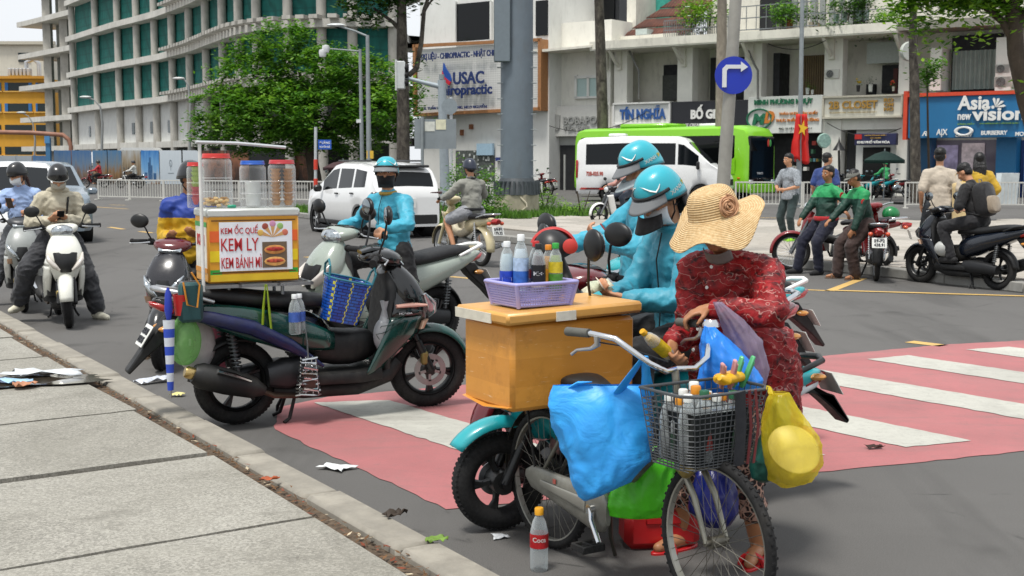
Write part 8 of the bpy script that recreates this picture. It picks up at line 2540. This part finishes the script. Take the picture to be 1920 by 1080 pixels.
bottle('tall milky bottle with blue fade label in lavender basket', lbw(-.045, .0), 1.12, '#dfe1e0', [(.085, .135, '#a9bfd8'), (.03, .085, '#2f62b0')], '#c9d4dc', wide=.92)
bottle('red capped cola bottle behind dark one in lavender basket', lbw(.02, .05), .98, '#b3201f', [(.06, .10, '#8e1a1d')], '#2a0f0c')
bottle('dark drink bottle with black cap and white lettering', lbw(.03, -.03), .95, '#141416', [(.055, .13, '#0e0d10'), (.03, .052, '#cfc6b4')], '#3a0f12', lab_text=('K+', '#e2e4e4', .092))
bottle('green capped tea bottle with yellow and green label', lbw(.105, .02), .95, '#2f9a3a', [(.02, .085, '#4f8a2a'), (.09, .14, '#cfb92a')], '#8fa04a')
bottle('orange capped juice bottle at back of lavender basket', lbw(.075, .075), .9, '#d9861f', [(.03, .11, '#c98a2a')], '#d0912c')
bottle('empty cola bottle with yellow cap and red label on ground', V((.114, 5.25, .0)), 1.2, '#d99a1c', [(.085, .135, '#a8181c')], None, lab_text=('Coca', '#e6dcd8', .117), name='empty_bottle')
# basket contents
rnd = random.Random(8)
k_ = 0
for (x, y_) in ((.98, -.12), (1.03, -.11), (1.09, -.12), (.99, -.06), (1.05, -.05), (1.11, -.06), (.98, .0), (1.04, .01), (1.11, .0), (.99, .06), (1.06, .07), (1.12, .07)):
 cp = ('#d9dcd8', '#d08a1c', '#d9dcd8', '#d9dcd8', '#d0861f', '#1f5a3a')[k_ % 6]
 bottle('%s capped drink bottle packed upright inside wire basket' % {'#d9dcd8': 'white', '#d08a1c': 'orange', '#d0861f': 'orange', '#1f5a3a': 'green'}[cp], bw(x, y_, .622), rnd.uniform(1.0, 1.22), cp, [(.04, .1, rnd.choice(('#6d7478', '#24402e', '#7a241e', '#8a8f90', '#1f2f55')))], rnd.choice(('#2a2f2c', '#1c2422', '#3a3f3c')), yaw=rnd.uniform(0, 6))['group'] = 'bottles in bicycle basket'
 k_ += 1
sb_ = MB().hull([(-.07, .01, .01, .012), (-.05, 0, .04, .022), (.05, .0, .042, .022), (.075, .015, .008, .012)], 14, 2.4).build('snack_packet', M('#d6a51c', .35, var=.15, bump=.5, bs=20), None, bw(1.04, .12, .905), byaw + 1.9)
tag(sb_, 'yellow snack packet lying across wire basket', 'packet')
for k, (c, y_, l_, nm) in enumerate((('#c9908a', .10, 'pink', 1), ('#c98f8f', .125, 'rose', 1), ('#58b07a', .16, 'green', 1), ('#4fa870', .185, 'mint', 1))):
 p0 = bw(1.02 + .02 * (k % 2), y_, .87)
 o = MB().box((0, 0, .055), (.022, .014, .13), bev=.005).box((0, .012, .05), (.012, .012, .10), bev=.004).build('clothes_peg', M(c, .4, coat=.2), None, p0, byaw)
 o.rotation_euler = (.35 - .22 * k, .5 - .1 * k, byaw)
 tag(o, 'large %s plastic clip sticking out of wire basket' % l_, 'clip')
# ---- carrier bags
def carrier(name, label, rows, d, mat, thick, handles=(), seed=0, n=72, fold=.05, yaw=0.0):
 o0 = D(rows[-1][1], rows[-1][0], d)
 rnd_ = random.Random(seed)
 dense = []
 for i in range(len(rows) - 1):
  for q in range(8):
   t = q / 8; dense.append(tuple(a + (b - a) * t for a, b in zip(rows[i], rows[i + 1])))
 dense.append(rows[-1])
 N = len(dense)
 rings = []
 for i, (py, cx, hw) in enumerate(dense):
  c = D(cx, py, d) - o0
  rx = hw / F_PX * d
  ry = min(rx * 1.05, thick * (math.sin(PI * min(.92, (i + 1.2) / N)) ** .6))
  ring = []
  for k in range(n):
   a = 2 * PI * k / n
   f = 1 + fold * math.sin(5 * a + i * .14 + seed) * (1 - i / N) + .5 * fold * math.sin(11 * a + seed * 2) * (1 - .7 * i / N) + .05 * noise.noise(V((math.cos(a) * 2.2, math.sin(a) * 2.2 + seed, i * .16)))
   p_ = c + V((rx * f * math.cos(a), ry * f * math.sin(a), 0))
   qv = V((p_.x * 15, p_.y * 15, p_.z * 7)) + V((seed, 0, 0)); qv = qv + noise.noise_vector(qv * .5) * .9
   dsp = .010 * ((1 - abs(noise.noise(qv * .7))) ** 5 - .35) + .004 * ((1 - abs(noise.noise(qv * 2.4))) ** 5 - .35)
   ring.append(p_ + V((math.cos(a), math.sin(a), 0)) * dsp * min(1, rx * 14))
  rings.append(ring)
 m = MB().loft(rings, cap=False)
 m.f.append(tuple((N - 1) * n + k for k in range(n))); m.mi.append(0)
 o = m.build(name, mat, None, o0, 0, ang=70)
 tag(o, label, 'bag')
 for pts, rr in handles:
  MB().tube([D(px, py, dd) - o0 for px, py, dd in pts], rr, 8, flat=.35).build('handle', mat, o, ang=60)
 return o
BLUE1 = BAG('#37aaff', .97, .45, .2); BLUE2 = BAG('#2a8cf0', .9, .35, .3)
carrier('carrier_bag', 'big bright blue carrier bag hanging from bicycle handlebar', [(722, 1128, 92), (760, 1127, 97), (815, 1136, 92), (860, 1142, 82), (900, 1125, 58), (930, 1102, 20), (938, 1098, 5)], 4.93, BLUE1, .10, [([(1160, 735, 4.9), (1185, 700, 4.85), (1208, 668, 4.82)], [.030, .022, .014]), ([(1215, 740, 4.9), (1212, 705, 4.85), (1209, 668, 4.82)], [.030, .018, .014]), ([(1055, 735, 4.95), (1085, 718, 4.9), (1110, 716, 4.9)], [.02, .02, .006])], 3)
carrier('carrier_bag', 'blue carrier bag knotted round far handlebar above basket', [(612, 1330, 10), (640, 1343, 27), (680, 1362, 48), (712, 1368, 60), (732, 1366, 56), (738, 1364, 30)], 5.0, BLUE2, .10, [([(1330, 615, 5.0), (1326, 600, 5.03), (1322, 612, 5.05)], [.02, .012, .012])], 5, fold=.08)
carrier('carrier_bag', 'clear lilac plastic bag held in seller hand', [(566, 1345, 8), (600, 1370, 22), (640, 1395, 32), (690, 1412, 30), (720, 1415, 22), (726, 1414, 8)], 5.08, BAG('#b9aac2', .42, .25, .5), .06, (), 7, fold=.10)
yb_ = carrier('carrier_bag', 'yellow translucent carrier bag with pale lid hanging beside basket', [(735, 1462, 16), (752, 1462, 24), (790, 1474, 42), (830, 1486, 56), (870, 1489, 56), (900, 1480, 38), (913, 1472, 10)], 4.86, BAG('#f0dc3a', .36, .25, .6), .115, [([(1450, 740, 4.8), (1440, 725, 4.75), (1446, 740, 4.72)], .012)], 9, fold=.07)
lid_ = MB().lathe([(0, .006), (.09, .006), (.105, 0), (.10, -.07), (.07, -.13), (0, -.13)], 28).build('food_tub', M('#e6e0b8', .5), None, D(1489, 842, 4.88), 0)
lid_.rotation_euler = (R(48), R(14), 0)
tag(lid_, 'pale round food tub inside the yellow bag', 'tub')
carrier('carrier_bag', 'dark green carrier bag behind the yellow one', [(745, 1468, 14), (800, 1458, 24), (860, 1440, 34), (895, 1432, 24), (903, 1430, 8)], 5.02, BAG('#2c6a60', .85, .3, .5), .08, (), 11)
carrier('carrier_bag', 'bright green carrier bag hanging below the big blue one', [(835, 1218, 34), (870, 1214, 52), (910, 1206, 58), (945, 1198, 62), (965, 1200, 58), (969, 1200, 30)], 5.12, BAG('#55cc22', .95, .4, .2), .09, (), 13, fold=.07)
carrier('carrier_bag', 'dark blue bag hanging behind bicycle front wheel', [(880, 1335, 30), (920, 1338, 44), (960, 1340, 46), (982, 1340, 30), (987, 1340, 8)], 5.15, BAG('#141a6a', .95, .3, .3), .09, (), 15)
m = MB().box((0, 0, .115), (.34, .2, .23), bev=.035).box((0, -.102, .15), (.16, .01, .06), bev=.004)
o = m.build('red_canister', M('#b3161a', .35, var=.06, coat=.3), None, V((.66, 5.62, 0)), .1)
tag(o, 'red plastic canister on road behind bicycle', 'canister')
# ---- things in hands, headphones on mirror
def at_body(loc, yaw, p): return V(loc) + Matrix.Rotation(yaw, 3, 'Z') @ V(p)
nw = at_body(rA, yawof(h_a), (.80, .085, 1.125))
for k in range(3):
 o = MB().grid(lambda u, v: ((u - .5) * .14, (v - .5) * .065, .012 * math.sin(u * 3 + k)), 6, 2).build('banknote', M(('#c9c7b0', '#b9bfa8', '#d0c4b4')[k], .8, var=.25, vs=50), None, nw + V((.012 * k - .01, -.01 * k, .008 * k)), 0, solid=.001)
 o.rotation_euler = (.5 + .2 * k, -.35 + .25 * k, .3 + .4 * k)
 tag(o, 'banknote held in rider hands, %s of the fan' % ('lowest', 'middle', 'topmost')[k], 'banknote')
def phone(label, p, rot, c):
 o = MB().box((0, 0, 0), (.074, .15, .009), bev=.004).build('mobile_phone', M(c, .3), None, p)
 MB().box((0, 0, .0052), (.066, .138, .001)).build('screen', GLASS('#10131a', .05), o)
 o.rotation_euler = rot; tag(o, label, 'phone')
phone('red mobile phone held by standing rider in sky blue', at_body((.95, 8.0, 0), R(188), (.37, .075, 1.27)), (R(50), R(10), R(70)), '#8a2a22')
phone('dark mobile phone held by rider in beige hoodie', at_body(rF, yawof(h_f), (.76, .0, 1.14)), (R(40), 0, yawof(h_f) - PI / 2), '#1a1a1e')
phone('mobile phone held up by rider in pale blue cardigan', at_body(rG, yawof(h_g), (.70, -.13, 1.22)), (R(55), 0, yawof(h_g) - PI / 2 - .3), '#4a3a34')
wbp = at_body(WL, wyaw, (.44, -.02, .92))
yb2 = bottle('yellow juice bottle held in seller right hand', wbp, .85, '#d9a01c', [(.03, .12, '#cfae1c')], '#d6a82a')
yb2.rotation_euler = (R(28), R(-48), 0)
mh = V((.20, 6.14, 1.37))
hp_ = thing('headphones', 'red headphones hung over black scooter mirror', 'headphones', mh)
MB().torus((0, .02, -.09), .110, .011, 24, 8, axis='y', a0=.25, a1=PI - .4, rz=.026).build('headband', M('#b3302c', .5), hp_)
for sx in (-1, 1): MB().lathe([(0, -.016), (.034, -.014), (.036, .012), (.02, .02), (0, .02)], 20, T=Matrix.Translation((.035 + sx * .04, -.10 if sx > 0 else .13, -.055)) @ Matrix.Rotation(PI / 2, 4, 'X')).build('ear_cup', M('#c23a34', .5), hp_)
hm_ = thing('hanging_helmet', 'black half helmet perched on teal scooter mirror', 'helmet', mh + V((0, .02, -.09)))
MB().ell((0, 0, 0), (.10, .115, .115), 20, 10, z0=-.35, z1=1, T=Matrix.Rotation(R(-25), 4, 'Y')).build('shell', M('#17181a', .45), hm_)
MB().tube([(.02, 0, -.05), (.07, -.07, -.14), (.13, -.14, -.24)], [.04, .028, .02], 10).build('stalk', BLACKM, hm_)
gh = thing('green_helmet', 'green helmet hung on red motorbike handlebar', 'helmet', V((5.62, 19.0, .92)))
MB().ell((0, 0, 0), (.13, .115, .12), 20, 10, z0=-.3, z1=1).build('shell', M('#17783f', .35, coat=.3), gh)
MB().torus((0, 0, -.036), .112, .008, 24, 6, axis='z').build('rim', BLACK, gh)
for lab, p, s_ in (('white plastic bag hooked on dark blue scooter', at_body(rH, yawof(h_h), (.74, .2, .52)), 1.1), ):
 tag(MB().ell((0, 0, 0), (.12 * s_, .1 * s_, .10 * s_), 16, 10).lathe([(.05, .06), (.02, .15), (.05, .2)], 12).build('carrier_bag', BAG('#d6d8d4', .85, .3, .5), None, p, ang=70), lab, 'bag')
# ================================================================ ice cream stall on the parked scooter
ay = yawof(ice_dir); AS = 1.06
def aw(x, y, z): return at_body(A0, ay, (x, y, z))
bxx0, bxx1, byy, bzz0, bzz1 = -.205, .385, .175, .945, 1.375
cx_ = (bxx0 + bxx1) / 2
rk = thing('luggage_platform', 'steel platform with tall pole and rod on scooter rear', 'rack', aw(cx_, 0, .70), ay)
m = MB()
for y_ in (-.19, -.06, .06, .19): m.box((-.02, y_, .225), (.80, .02, .02))
for x_ in (-.40, -.1, .15, .37): m.box((x_, 0, .226), (.02, .40, .018))
for x_ in (-.15, .2):
 for y_ in (-.1, .1): m.rod((x_, y_, .12), (x_, y_, .22), .012)
m.build('frame', M('#8f9294', .4, .7), rk)
MB().rod((-.33, -.19, .20), (-.335, -.19, 1.13), .011).build('pole', M('#d6d6d2', .5), rk)
MB().tube([(-.36, -.2, 1.13), (-.1, -.18, 1.125), (.22, -.16, 1.10)], .010, 8).build('awning_rod', M('#c9ccce', .4, .4), rk)
ib = thing('ice_cream_box', 'orange and yellow ice cream box with printed white menu', 'box', aw(cx_, 0, bzz0), ay)
L_, H_ = bxx1 - bxx0, bzz1 - bzz0
MB().box((0, 0, H_ / 2), (L_, byy * 2, H_), bev=.012).build('case', M('#d99a2b', .4, var=.08, coat=.2), ib)
MB().box((0, 0, H_ + .012), (L_ + .015, byy * 2 + .015, .055), bev=.012).build('lid', M('#c9ccc8', .35, .3, var=.08), ib)
Y0 = -byy - .002
def fp_(nm, x0, z0, x1, z1, c, k=1, par=None): return MB().box(((x0 + x1) / 2, Y0 - .0012 * k, (z0 + z1) / 2), (x1 - x0, .002, z1 - z0)).build(nm, M(c, .4), par or ib)
xL = -L_ / 2
for z0, z1, c in ((.26, .33, '#e0642a'), (.135, .205, '#e0c41c'), (.02, .085, '#2f9a3a')):
 fp_('colour_band', xL + .012, z0, xL + .085, z1, c); fp_('colour_band', L_ / 2 - .07, z0, L_ / 2 - .012, z1, c)
fp_('base_band', xL + .012, .012, L_ / 2 - .012, .055, '#d6b42c', 2)
for z in (.066, .395): MB().box((0, Y0 - .002, z), (L_ - .05, .002, .007)).build('dash_line', M('#5a3a14', .5), ib)
mp_ = fp_('menu_panel', xL + .072, .075, L_ / 2 - .048, .385, '#e2e6ec', 3)
RT = M('#b3242a', .5)
for s_t, x0, x1, zc, h in (('KEM ỐC QUẾ', .082, .318, .338, .066), ('KEM LY', .082, .322, .243, .080), ('KEM BÁNH MÌ', .082, .338, .137, .086)):
 put(ib, text_fit(s_t, x1 - x0, h, bold=.003, mat=RT, depth=.003), 'lettering', mp_, loc=(xL + (x0 + x1) / 2, Y0 - .006, zc), rot=(PI / 2, 0, 0))
for k in range(5):
 a = R(160 - 35 * k); c0 = (xL + .415, .285)
 tip = c0; e = (c0[0] + .085 * math.cos(a), c0[1] + .085 * math.sin(a))
 nx, nz = -math.sin(a) * .016, math.cos(a) * .016
 MB().xz([tip, (e[0] + nx, e[1] + nz), (e[0] - nx, e[1] - nz)], Y0 - .006, Y0 - .004).build('printed_cone', M('#c79a63', .5), mp_)
 MB().ell((e[0], Y0 - .005, e[1]), (.021, .002, .021), 12, 6).build('printed_scoop', M(('#d9b25a', '#9a4a3a', '#c990b0', '#8fb56a', '#c9705a')[k], .5), mp_)
pf = fp_('sandwich_photo', xL + .345, .09, xL + .505, .255, '#6b5a48', 5, mp_)
for zc, c1, c2 in ((.205, '#c98a4a', '#a8322c'), (.13, '#d6a05a', '#b04a34')):
 MB().ell((xL + .425, Y0 - .010, zc), (.070, .002, .030), 16, 6).build('printed_bun', M(c1, .5, var=.3, vs=40), pf)
 MB().ell((xL + .425, Y0 - .013, zc + .004), (.058, .002, .013), 16, 6).build('printed_filling', M(c2, .5, var=.7, vs=60), pf)
MB().box((xL - .0015, 0, .23), (.003, byy * 1.7, .30)).build('side_panel', M('#d9d6cc', .5, var=.2, vs=14), ib)
for k, (z, c) in enumerate(((.37, '#3f9a4a'), (.08, '#d08a2a'))): MB().box((xL - .0025, 0, z), (.003, byy * 1.8, .03)).build('side_band', M(c, .5), ib)
put(ib, text_fit('KEM', .2, .07, bold=.03, mat=RT, depth=.003), 'side_lettering', loc=(xL - .005, 0, .27), rot=(PI / 2, 0, -PI / 2))
JAR = CLEAR('#f4f6f6', .05, .06)
def jar(label, x, y, r_, h, lidc, fill):
 th = thing('sweet_jar', label, 'jar', aw(cx_ + x, y, bzz1 + .041), ay)
 MB().lathe([(0, 0), (r_ * .95, 0), (r_, .012), (r_, h * .80), (r_ * .97, h * .86), (r_ * .84, h * .91), (r_ * .84, h * .93)], 28).build('glass', JAR, th)
 for k in (.3, .55): MB().torus((0, 0, h * k), r_, .0025, 28, 5, axis='z').build('jar_ring', JAR, th)
 MB().lathe([(r_ * .84, h * .91), (r_ * .90, h * .91), (r_ * .90, h * .97), (r_ * .86, h), (0, h)], 28).build('lid', M(lidc, .35, coat=.2), th)
 MB().torus((0, 0, h * .925), r_ * .90, .004, 28, 6, axis='z').build('lid_ring', M(lidc, .35, coat=.2), th)
 if fill == 'cups':
  for sx in (-1, 1):
   for k in range(9): MB().lathe([(.020, 0), (.034, .03), (.036, .03), (.036, .026)], 14, T=Matrix.Translation((sx * r_ * .46, 0, .01 + .026 * k))).build('wafer_cup', M('#c08a4e', .8, var=.25), th)
 if fill == 'crumbs':
  rr = random.Random(3)
  for k in range(40):
   a, q = rr.uniform(0, 6.28), r_ * .8 * rr.random() ** .5
   MB().ell((q * math.cos(a), q * math.sin(a), rr.uniform(.012, .06)), (.018, .014, .011), 6, 4).build('wafer_piece', M(rr.choice(('#d0a863', '#c99a55', '#dcc08a')), .8), th)
 if fill == 'tub':
  MB().lathe([(0, .01), (r_ * .55, .01), (r_ * .62, h * .55), (0, h * .55)], 18).build('white_tub', M('#d0d2cf', .5), th)
 if fill == 'cones':
  for k in range(7): MB().lathe([(.012, 0), (.03, .05), (.028, .05)], 12, T=Matrix.Translation((0, 0, .02 + .032 * k))).build('stacked_cone', M(('#a8c25a', '#c9505a')[k < 3], .6), th)
jar('big clear sweet jar with red lid and wafer crumbs', -.185, .02, .098, .345, '#c8322c', 'crumbs')
jar('clear sweet jar with blue lid', .045, .0, .085, .30, '#2b62c0', 'tub')
jar('clear sweet jar with red lid full of wafer cups', .235, -.01, .09, .305, '#c23a40', 'cups')
jar('slim sweet jar with red lid and coloured cones', -.31, .06, .055, .29, '#c8322c', 'cones')
tag(MB().box((0, 0, .012), (.05, .04, .02), bev=.005).build('green_clip', M('#2f9a7a', .4), None, aw(cx_ - .13, -.14, bzz1 + .041), ay), 'small green plastic clip on ice cream box lid', 'clip')
# woven basket on the footboard
def weave_mat():
 t = NT('woven_plastic')
 co = t.coord()
 bk_ = t.n('TexBrick'); bk_.inputs['Scale'].default_value = 1.0; bk_.inputs['Brick Width'].default_value = .055; bk_.inputs['Row Height'].default_value = .021; bk_.inputs['Mortar Size'].default_value = .003
 q = t.n('Mapping'); s_ = t.sep(co); cm_ = t.n('CombineXYZ')
 at = t.math('MULTIPLY', t.math('ARCTAN2', s_[1], s_[0]), .12)
 t.l(at, cm_.inputs[0]); t.l(s_[2], cm_.inputs[1]); t.l(cm_.outputs[0], bk_.inputs[0])
 bk_.inputs[1].default_value = (.006, .06, .36, 1); bk_.inputs[2].default_value = (.012, .11, .52, 1); bk_.inputs[3].default_value = (.002, .015, .10, 1)
 st_ = t.math('SINE', t.math('MULTIPLY', t.math('ARCTAN2', s_[1], s_[0]), 7.0))
 ck_ = t.n('TexChecker'); ck_.inputs['Scale'].default_value = 48; t.l(cm_.outputs[0], ck_.inputs[0])
 f = t.math('MULTIPLY', t.ramp(st_, [(.86, 0.0), (.88, 1.0)]), ck_.outputs[1])
 t.col(t.mix(f, bk_.outputs[0], lin('#c9c94a'))); t.set(Roughness=.3, Coat_Weight=.2); t.bump(bk_.outputs[1], -.7, .01)
 return t.m
wb_p = aw(.66, -.12, .66)
wbk = thing('woven_basket', 'blue and yellow woven shopping basket hooked on parked scooter', 'basket', wb_p, ay)
wbk.rotation_euler = (R(6), R(13), ay)
wbk.scale = (.98,) * 3
def wbf(u, v):
 a = 2 * PI * u; e = 3.2
 rx = (.125 + .035 * v); ry = (.085 + .03 * v)
 ca, sa = math.cos(a), math.sin(a)
 return (rx * math.copysign(abs(ca) ** (2 / e), ca), ry * math.copysign(abs(sa) ** (2 / e), sa), .29 * v)
MB().grid(wbf, 56, 12).add([wbf(k / 56, 0) for k in range(56)], [tuple(range(56))]).build('weave', weave_mat(), wbk, ang=60, solid=.006)
MB().tube([wbf(k / 40, 1.0) for k in range(40)], .007, 6, closed=True).build('rim', M('#2f6f86', .4), wbk)
for sx in (-1, 1): MB().tube([(sx * .15, -.06, .27), (sx * .165, -.055, .36), (sx * .165, 0, .395), (sx * .165, .055, .36), (sx * .15, .06, .27)], .0085, 8).build('handle', M('#2f6f7a', .4), wbk)
# hanging odds and ends
def strip_thing(label, pts, rs, mat, name, cat, flat=.2):
 o0 = pts[0]
 return tag(MB().tube([p - o0 for p in pts], rs, 8, flat=flat).build(name, mat, None, o0, ang=60), label, cat)
GRS = M('#a3bf2c', .5, var=.1)
strip_thing('lime green strap looped below platform, longer end', [aw(.16, -.2, .93), aw(.17, -.215, .75), aw(.185, -.22, .56)], [.014, .028, .028], GRS, 'green_strap', 'strap')
strip_thing('lime green strap looped below platform, shorter end', [aw(.15, -.205, .93), aw(.13, -.22, .78), aw(.12, -.225, .64)], [.014, .03, .03], GRS, 'green_strap', 'strap')
for k, (dx, lb_) in enumerate(((.335, 'clear water bottle with blue label hung below platform'), (.375, 'second clear water bottle hung beside the first below platform'))):
 bottle(lb_, aw(dx, -.215 + .03 * k, .60), 1.15, '#d6dadb', [(.07, .125, '#3a5aa8')], None, wide=1.05, name='hanging_bottle')
tr = thing('wire_tongs', 'bundle of chrome wire cage and tongs hanging by scooter engine', 'tongs', aw(.41, -.23, .17), ay)
for k in range(11):
 MB().tube([(-.08 + .003 * k, 0, .03 + .023 * k), (-.05, -.03 - .03 * (k % 3), .04 + .023 * k), (.05, -.045 + .02 * (k % 2), .03 + .023 * k + .02 * math.sin(k * 2.1)), (.085 - .003 * k, 0, .03 + .023 * k)], .008, 6).build('wire_hoop', CHROME, tr)
for x_ in (-.06, -.02, .03, .065): MB().rod((x_, -.02, .03), (x_ * .8, -.015, .28), .005).build('wire_bar', CHROME, tr)
MB().tube([(0, -.01, .27), (.0, -.005, .36), (-.01, 0, .46)], [.016, .012, .012], 8, flat=.4).build('hanger', STEEL, tr)
MB().box((.01, -.01, .12), (.1, .05, .12), bev=.02).build('ladle_block', M('#5a4038', .5, .3), tr)
# blue tarp rolled along the flank
tag(MB().tube([aw(-.42, -.16, .78) - A0, aw(-.2, -.215, .73) - A0, aw(.05, -.235, .66) - A0, aw(.3, -.235, .53) - A0, aw(.52, -.225, .38) - A0], [.02, .034, .038, .03, .008], 12, flat=1.3).build('rolled_tarp', M('#0e1540', .4, var=.4, vs=14, bump=1.0, bs=16, coat=.1), None, A0, ang=60), 'dark blue tarpaulin rolled along scooter flank', 'tarpaulin')
o = MB().box((0, 0, -.13), (.15, .06, .25), bev=.02).build('teal_pouch', cloth('#0f3f42', .7), None, aw(-.33, -.22, .97), ay); tag(o, 'dark teal pouch with orange cord hanging on pole', 'pouch')
MB().tube([(-.05, -.04, .0), (-.03, -.05, -.14), (.03, -.05, -.16), (.05, -.04, -.02), (.0, -.045, .06)], .006, 6).build('cord', M('#c9862a', .6), o)
tag(MB().lathe([(0, 0), (.042, 0), (.055, .13), (.05, .13), (.04, .01)], 18).build('red_cup', M('#b3201f', .4), None, aw(-.38, -.2, .76), ay), 'red plastic cup hung under platform corner', 'cup')
um = thing('folded_umbrella', 'folded blue and white checked umbrella hanging at rear', 'umbrella', aw(-.47, -.24, .30), ay)
for k in range(8): MB().lathe([(.014 + .0018 * k, .055 * k), (.014 + .0018 * (k + 1), .055 * (k + 1))], 10, T=Matrix.Diagonal((1.3, .8, 1, 1))).build('folded_canopy', M(('#2a49b3', '#c9cfd8')[k % 2], .5, bump=.4), um)
MB().rod((0, 0, -.05), (0, 0, .62), .007).build('shaft', STEEL, um)
MB().lathe([(.014, .44), (.026, .5), (.02, .60), (.008, .64)], 12).build('handle', M('#1f35a0', .4), um)
def abag(lab, p, s_, c, al): tag(MB().ell((0, 0, -.14 * s_), (.10 * s_, .07 * s_, .15 * s_), 18, 12).lathe([(.05 * s_, -.02), (.015, .06), (.03, .12)], 12).build('carrier_bag', BAG(c, al, .25, .6), None, p, ay, ang=70), lab, 'bag')
abag('pale green translucent bag hanging under platform', aw(-.36, -.16, .74), 1.05, '#9fd98a', .34)
abag('white bag with red print hanging under platform', aw(-.26, -.02, .72), 1.25, '#d6d2d2', .85)
abag('pink and white bag hanging behind rear wheel', aw(-.1, .22, .66), 1.3, '#c98a98', .85)
abag('crumpled white bag hung on scooter front hook', aw(.97, -.16, .66), .8, '#c9cdd0', .7)
# ---- distant parked motorbikes and riders
def far_copy(src, label, loc, yaw, group='motorbikes parked by the shops'):
 c = copy_tree(src); c.location = loc; c.rotation_euler = (0, 0, yaw); c['label'] = label; c['group'] = group
for px, py, src, yw, lab in ((1016, 368, MBc, 2.2, 'motorbike parked by grey column doorway, nearer the column'), (1032, 367, MBa, 2.0, 'red motorbike parked by dark doorway of cream shop'), (1600, 371, XH, 1.9, 'dark scooter parked outside white entrance'), (1700, 372, MBa, 2.1, 'red motorbike parked beside trunk before optician'), (1640, 372, XC, 2.0, 'teal scooter parked under dark green parasol'), (1745, 372, MBc, 1.8, 'dark motorbike parked at optician pillar'), (645, 370, XC, 2.4, 'teal scooter parked under maroon parasol'), (905, 372, XB, 2.0, 'scooter parked at clinic doorway')):
 far_copy(src, lab, G(px, py), yw)
far_copy(MBa, 'red motorbike ridden past hoarding far away', G(196, 352), 3.0, 'far riders')
far_copy(MBc, 'dark motorbike ridden past hoarding behind another', G(262, 353), 3.05, 'far riders')
for px, py, c, hl, lab in ((196, 352, '#a8242c', '#1a1a1c', 'far rider in red jacket passing the hoarding'), (262, 353, '#c2c4c0', '#2a2c30', 'far rider in pale shirt passing the hoarding')):
 g_ = G(px, py)
 person(lab, g_, 3.02, dict(pelvis=(.28, 0, .88), lean=6, voxel=.022, cvox=.026, handL=(.72, .30, 1.04), handR=(.72, -.30, 1.04), footL=(.5, .22, .33), footR=(.5, -.22, .33), kneeL=(1, .35, .3), kneeR=(1, -.35, .3), top='jacket', top_mat=cloth(c), bottom_mat=BLKT, helmet=dict(mat=M(hl, .4), strap=False), eyes=False, hair=None), 'far riders')
g_ = G(1668, 371)
person('far rider in green jacket and green helmet under parasol', g_, 2.0, dict(pelvis=(.28, 0, .88), lean=6, voxel=.022, cvox=.026, handL=(.72, .30, 1.04), handR=(.72, -.30, 1.04), footL=(.5, .22, .33), footR=(.5, -.22, .33), kneeL=(1, .35, .3), kneeR=(1, -.35, .3), top='jacket', top_mat=cloth('#2f9a5a'), bottom_mat=BLKT, helmet=dict(mat=M('#2fa05a', .4), strap=False), eyes=False, hair=None), 'far riders')
far_copy(XC, 'scooter under far green jacketed rider', g_, 2.0, 'far riders')
bpy.data.scenes.remove(_WORK)
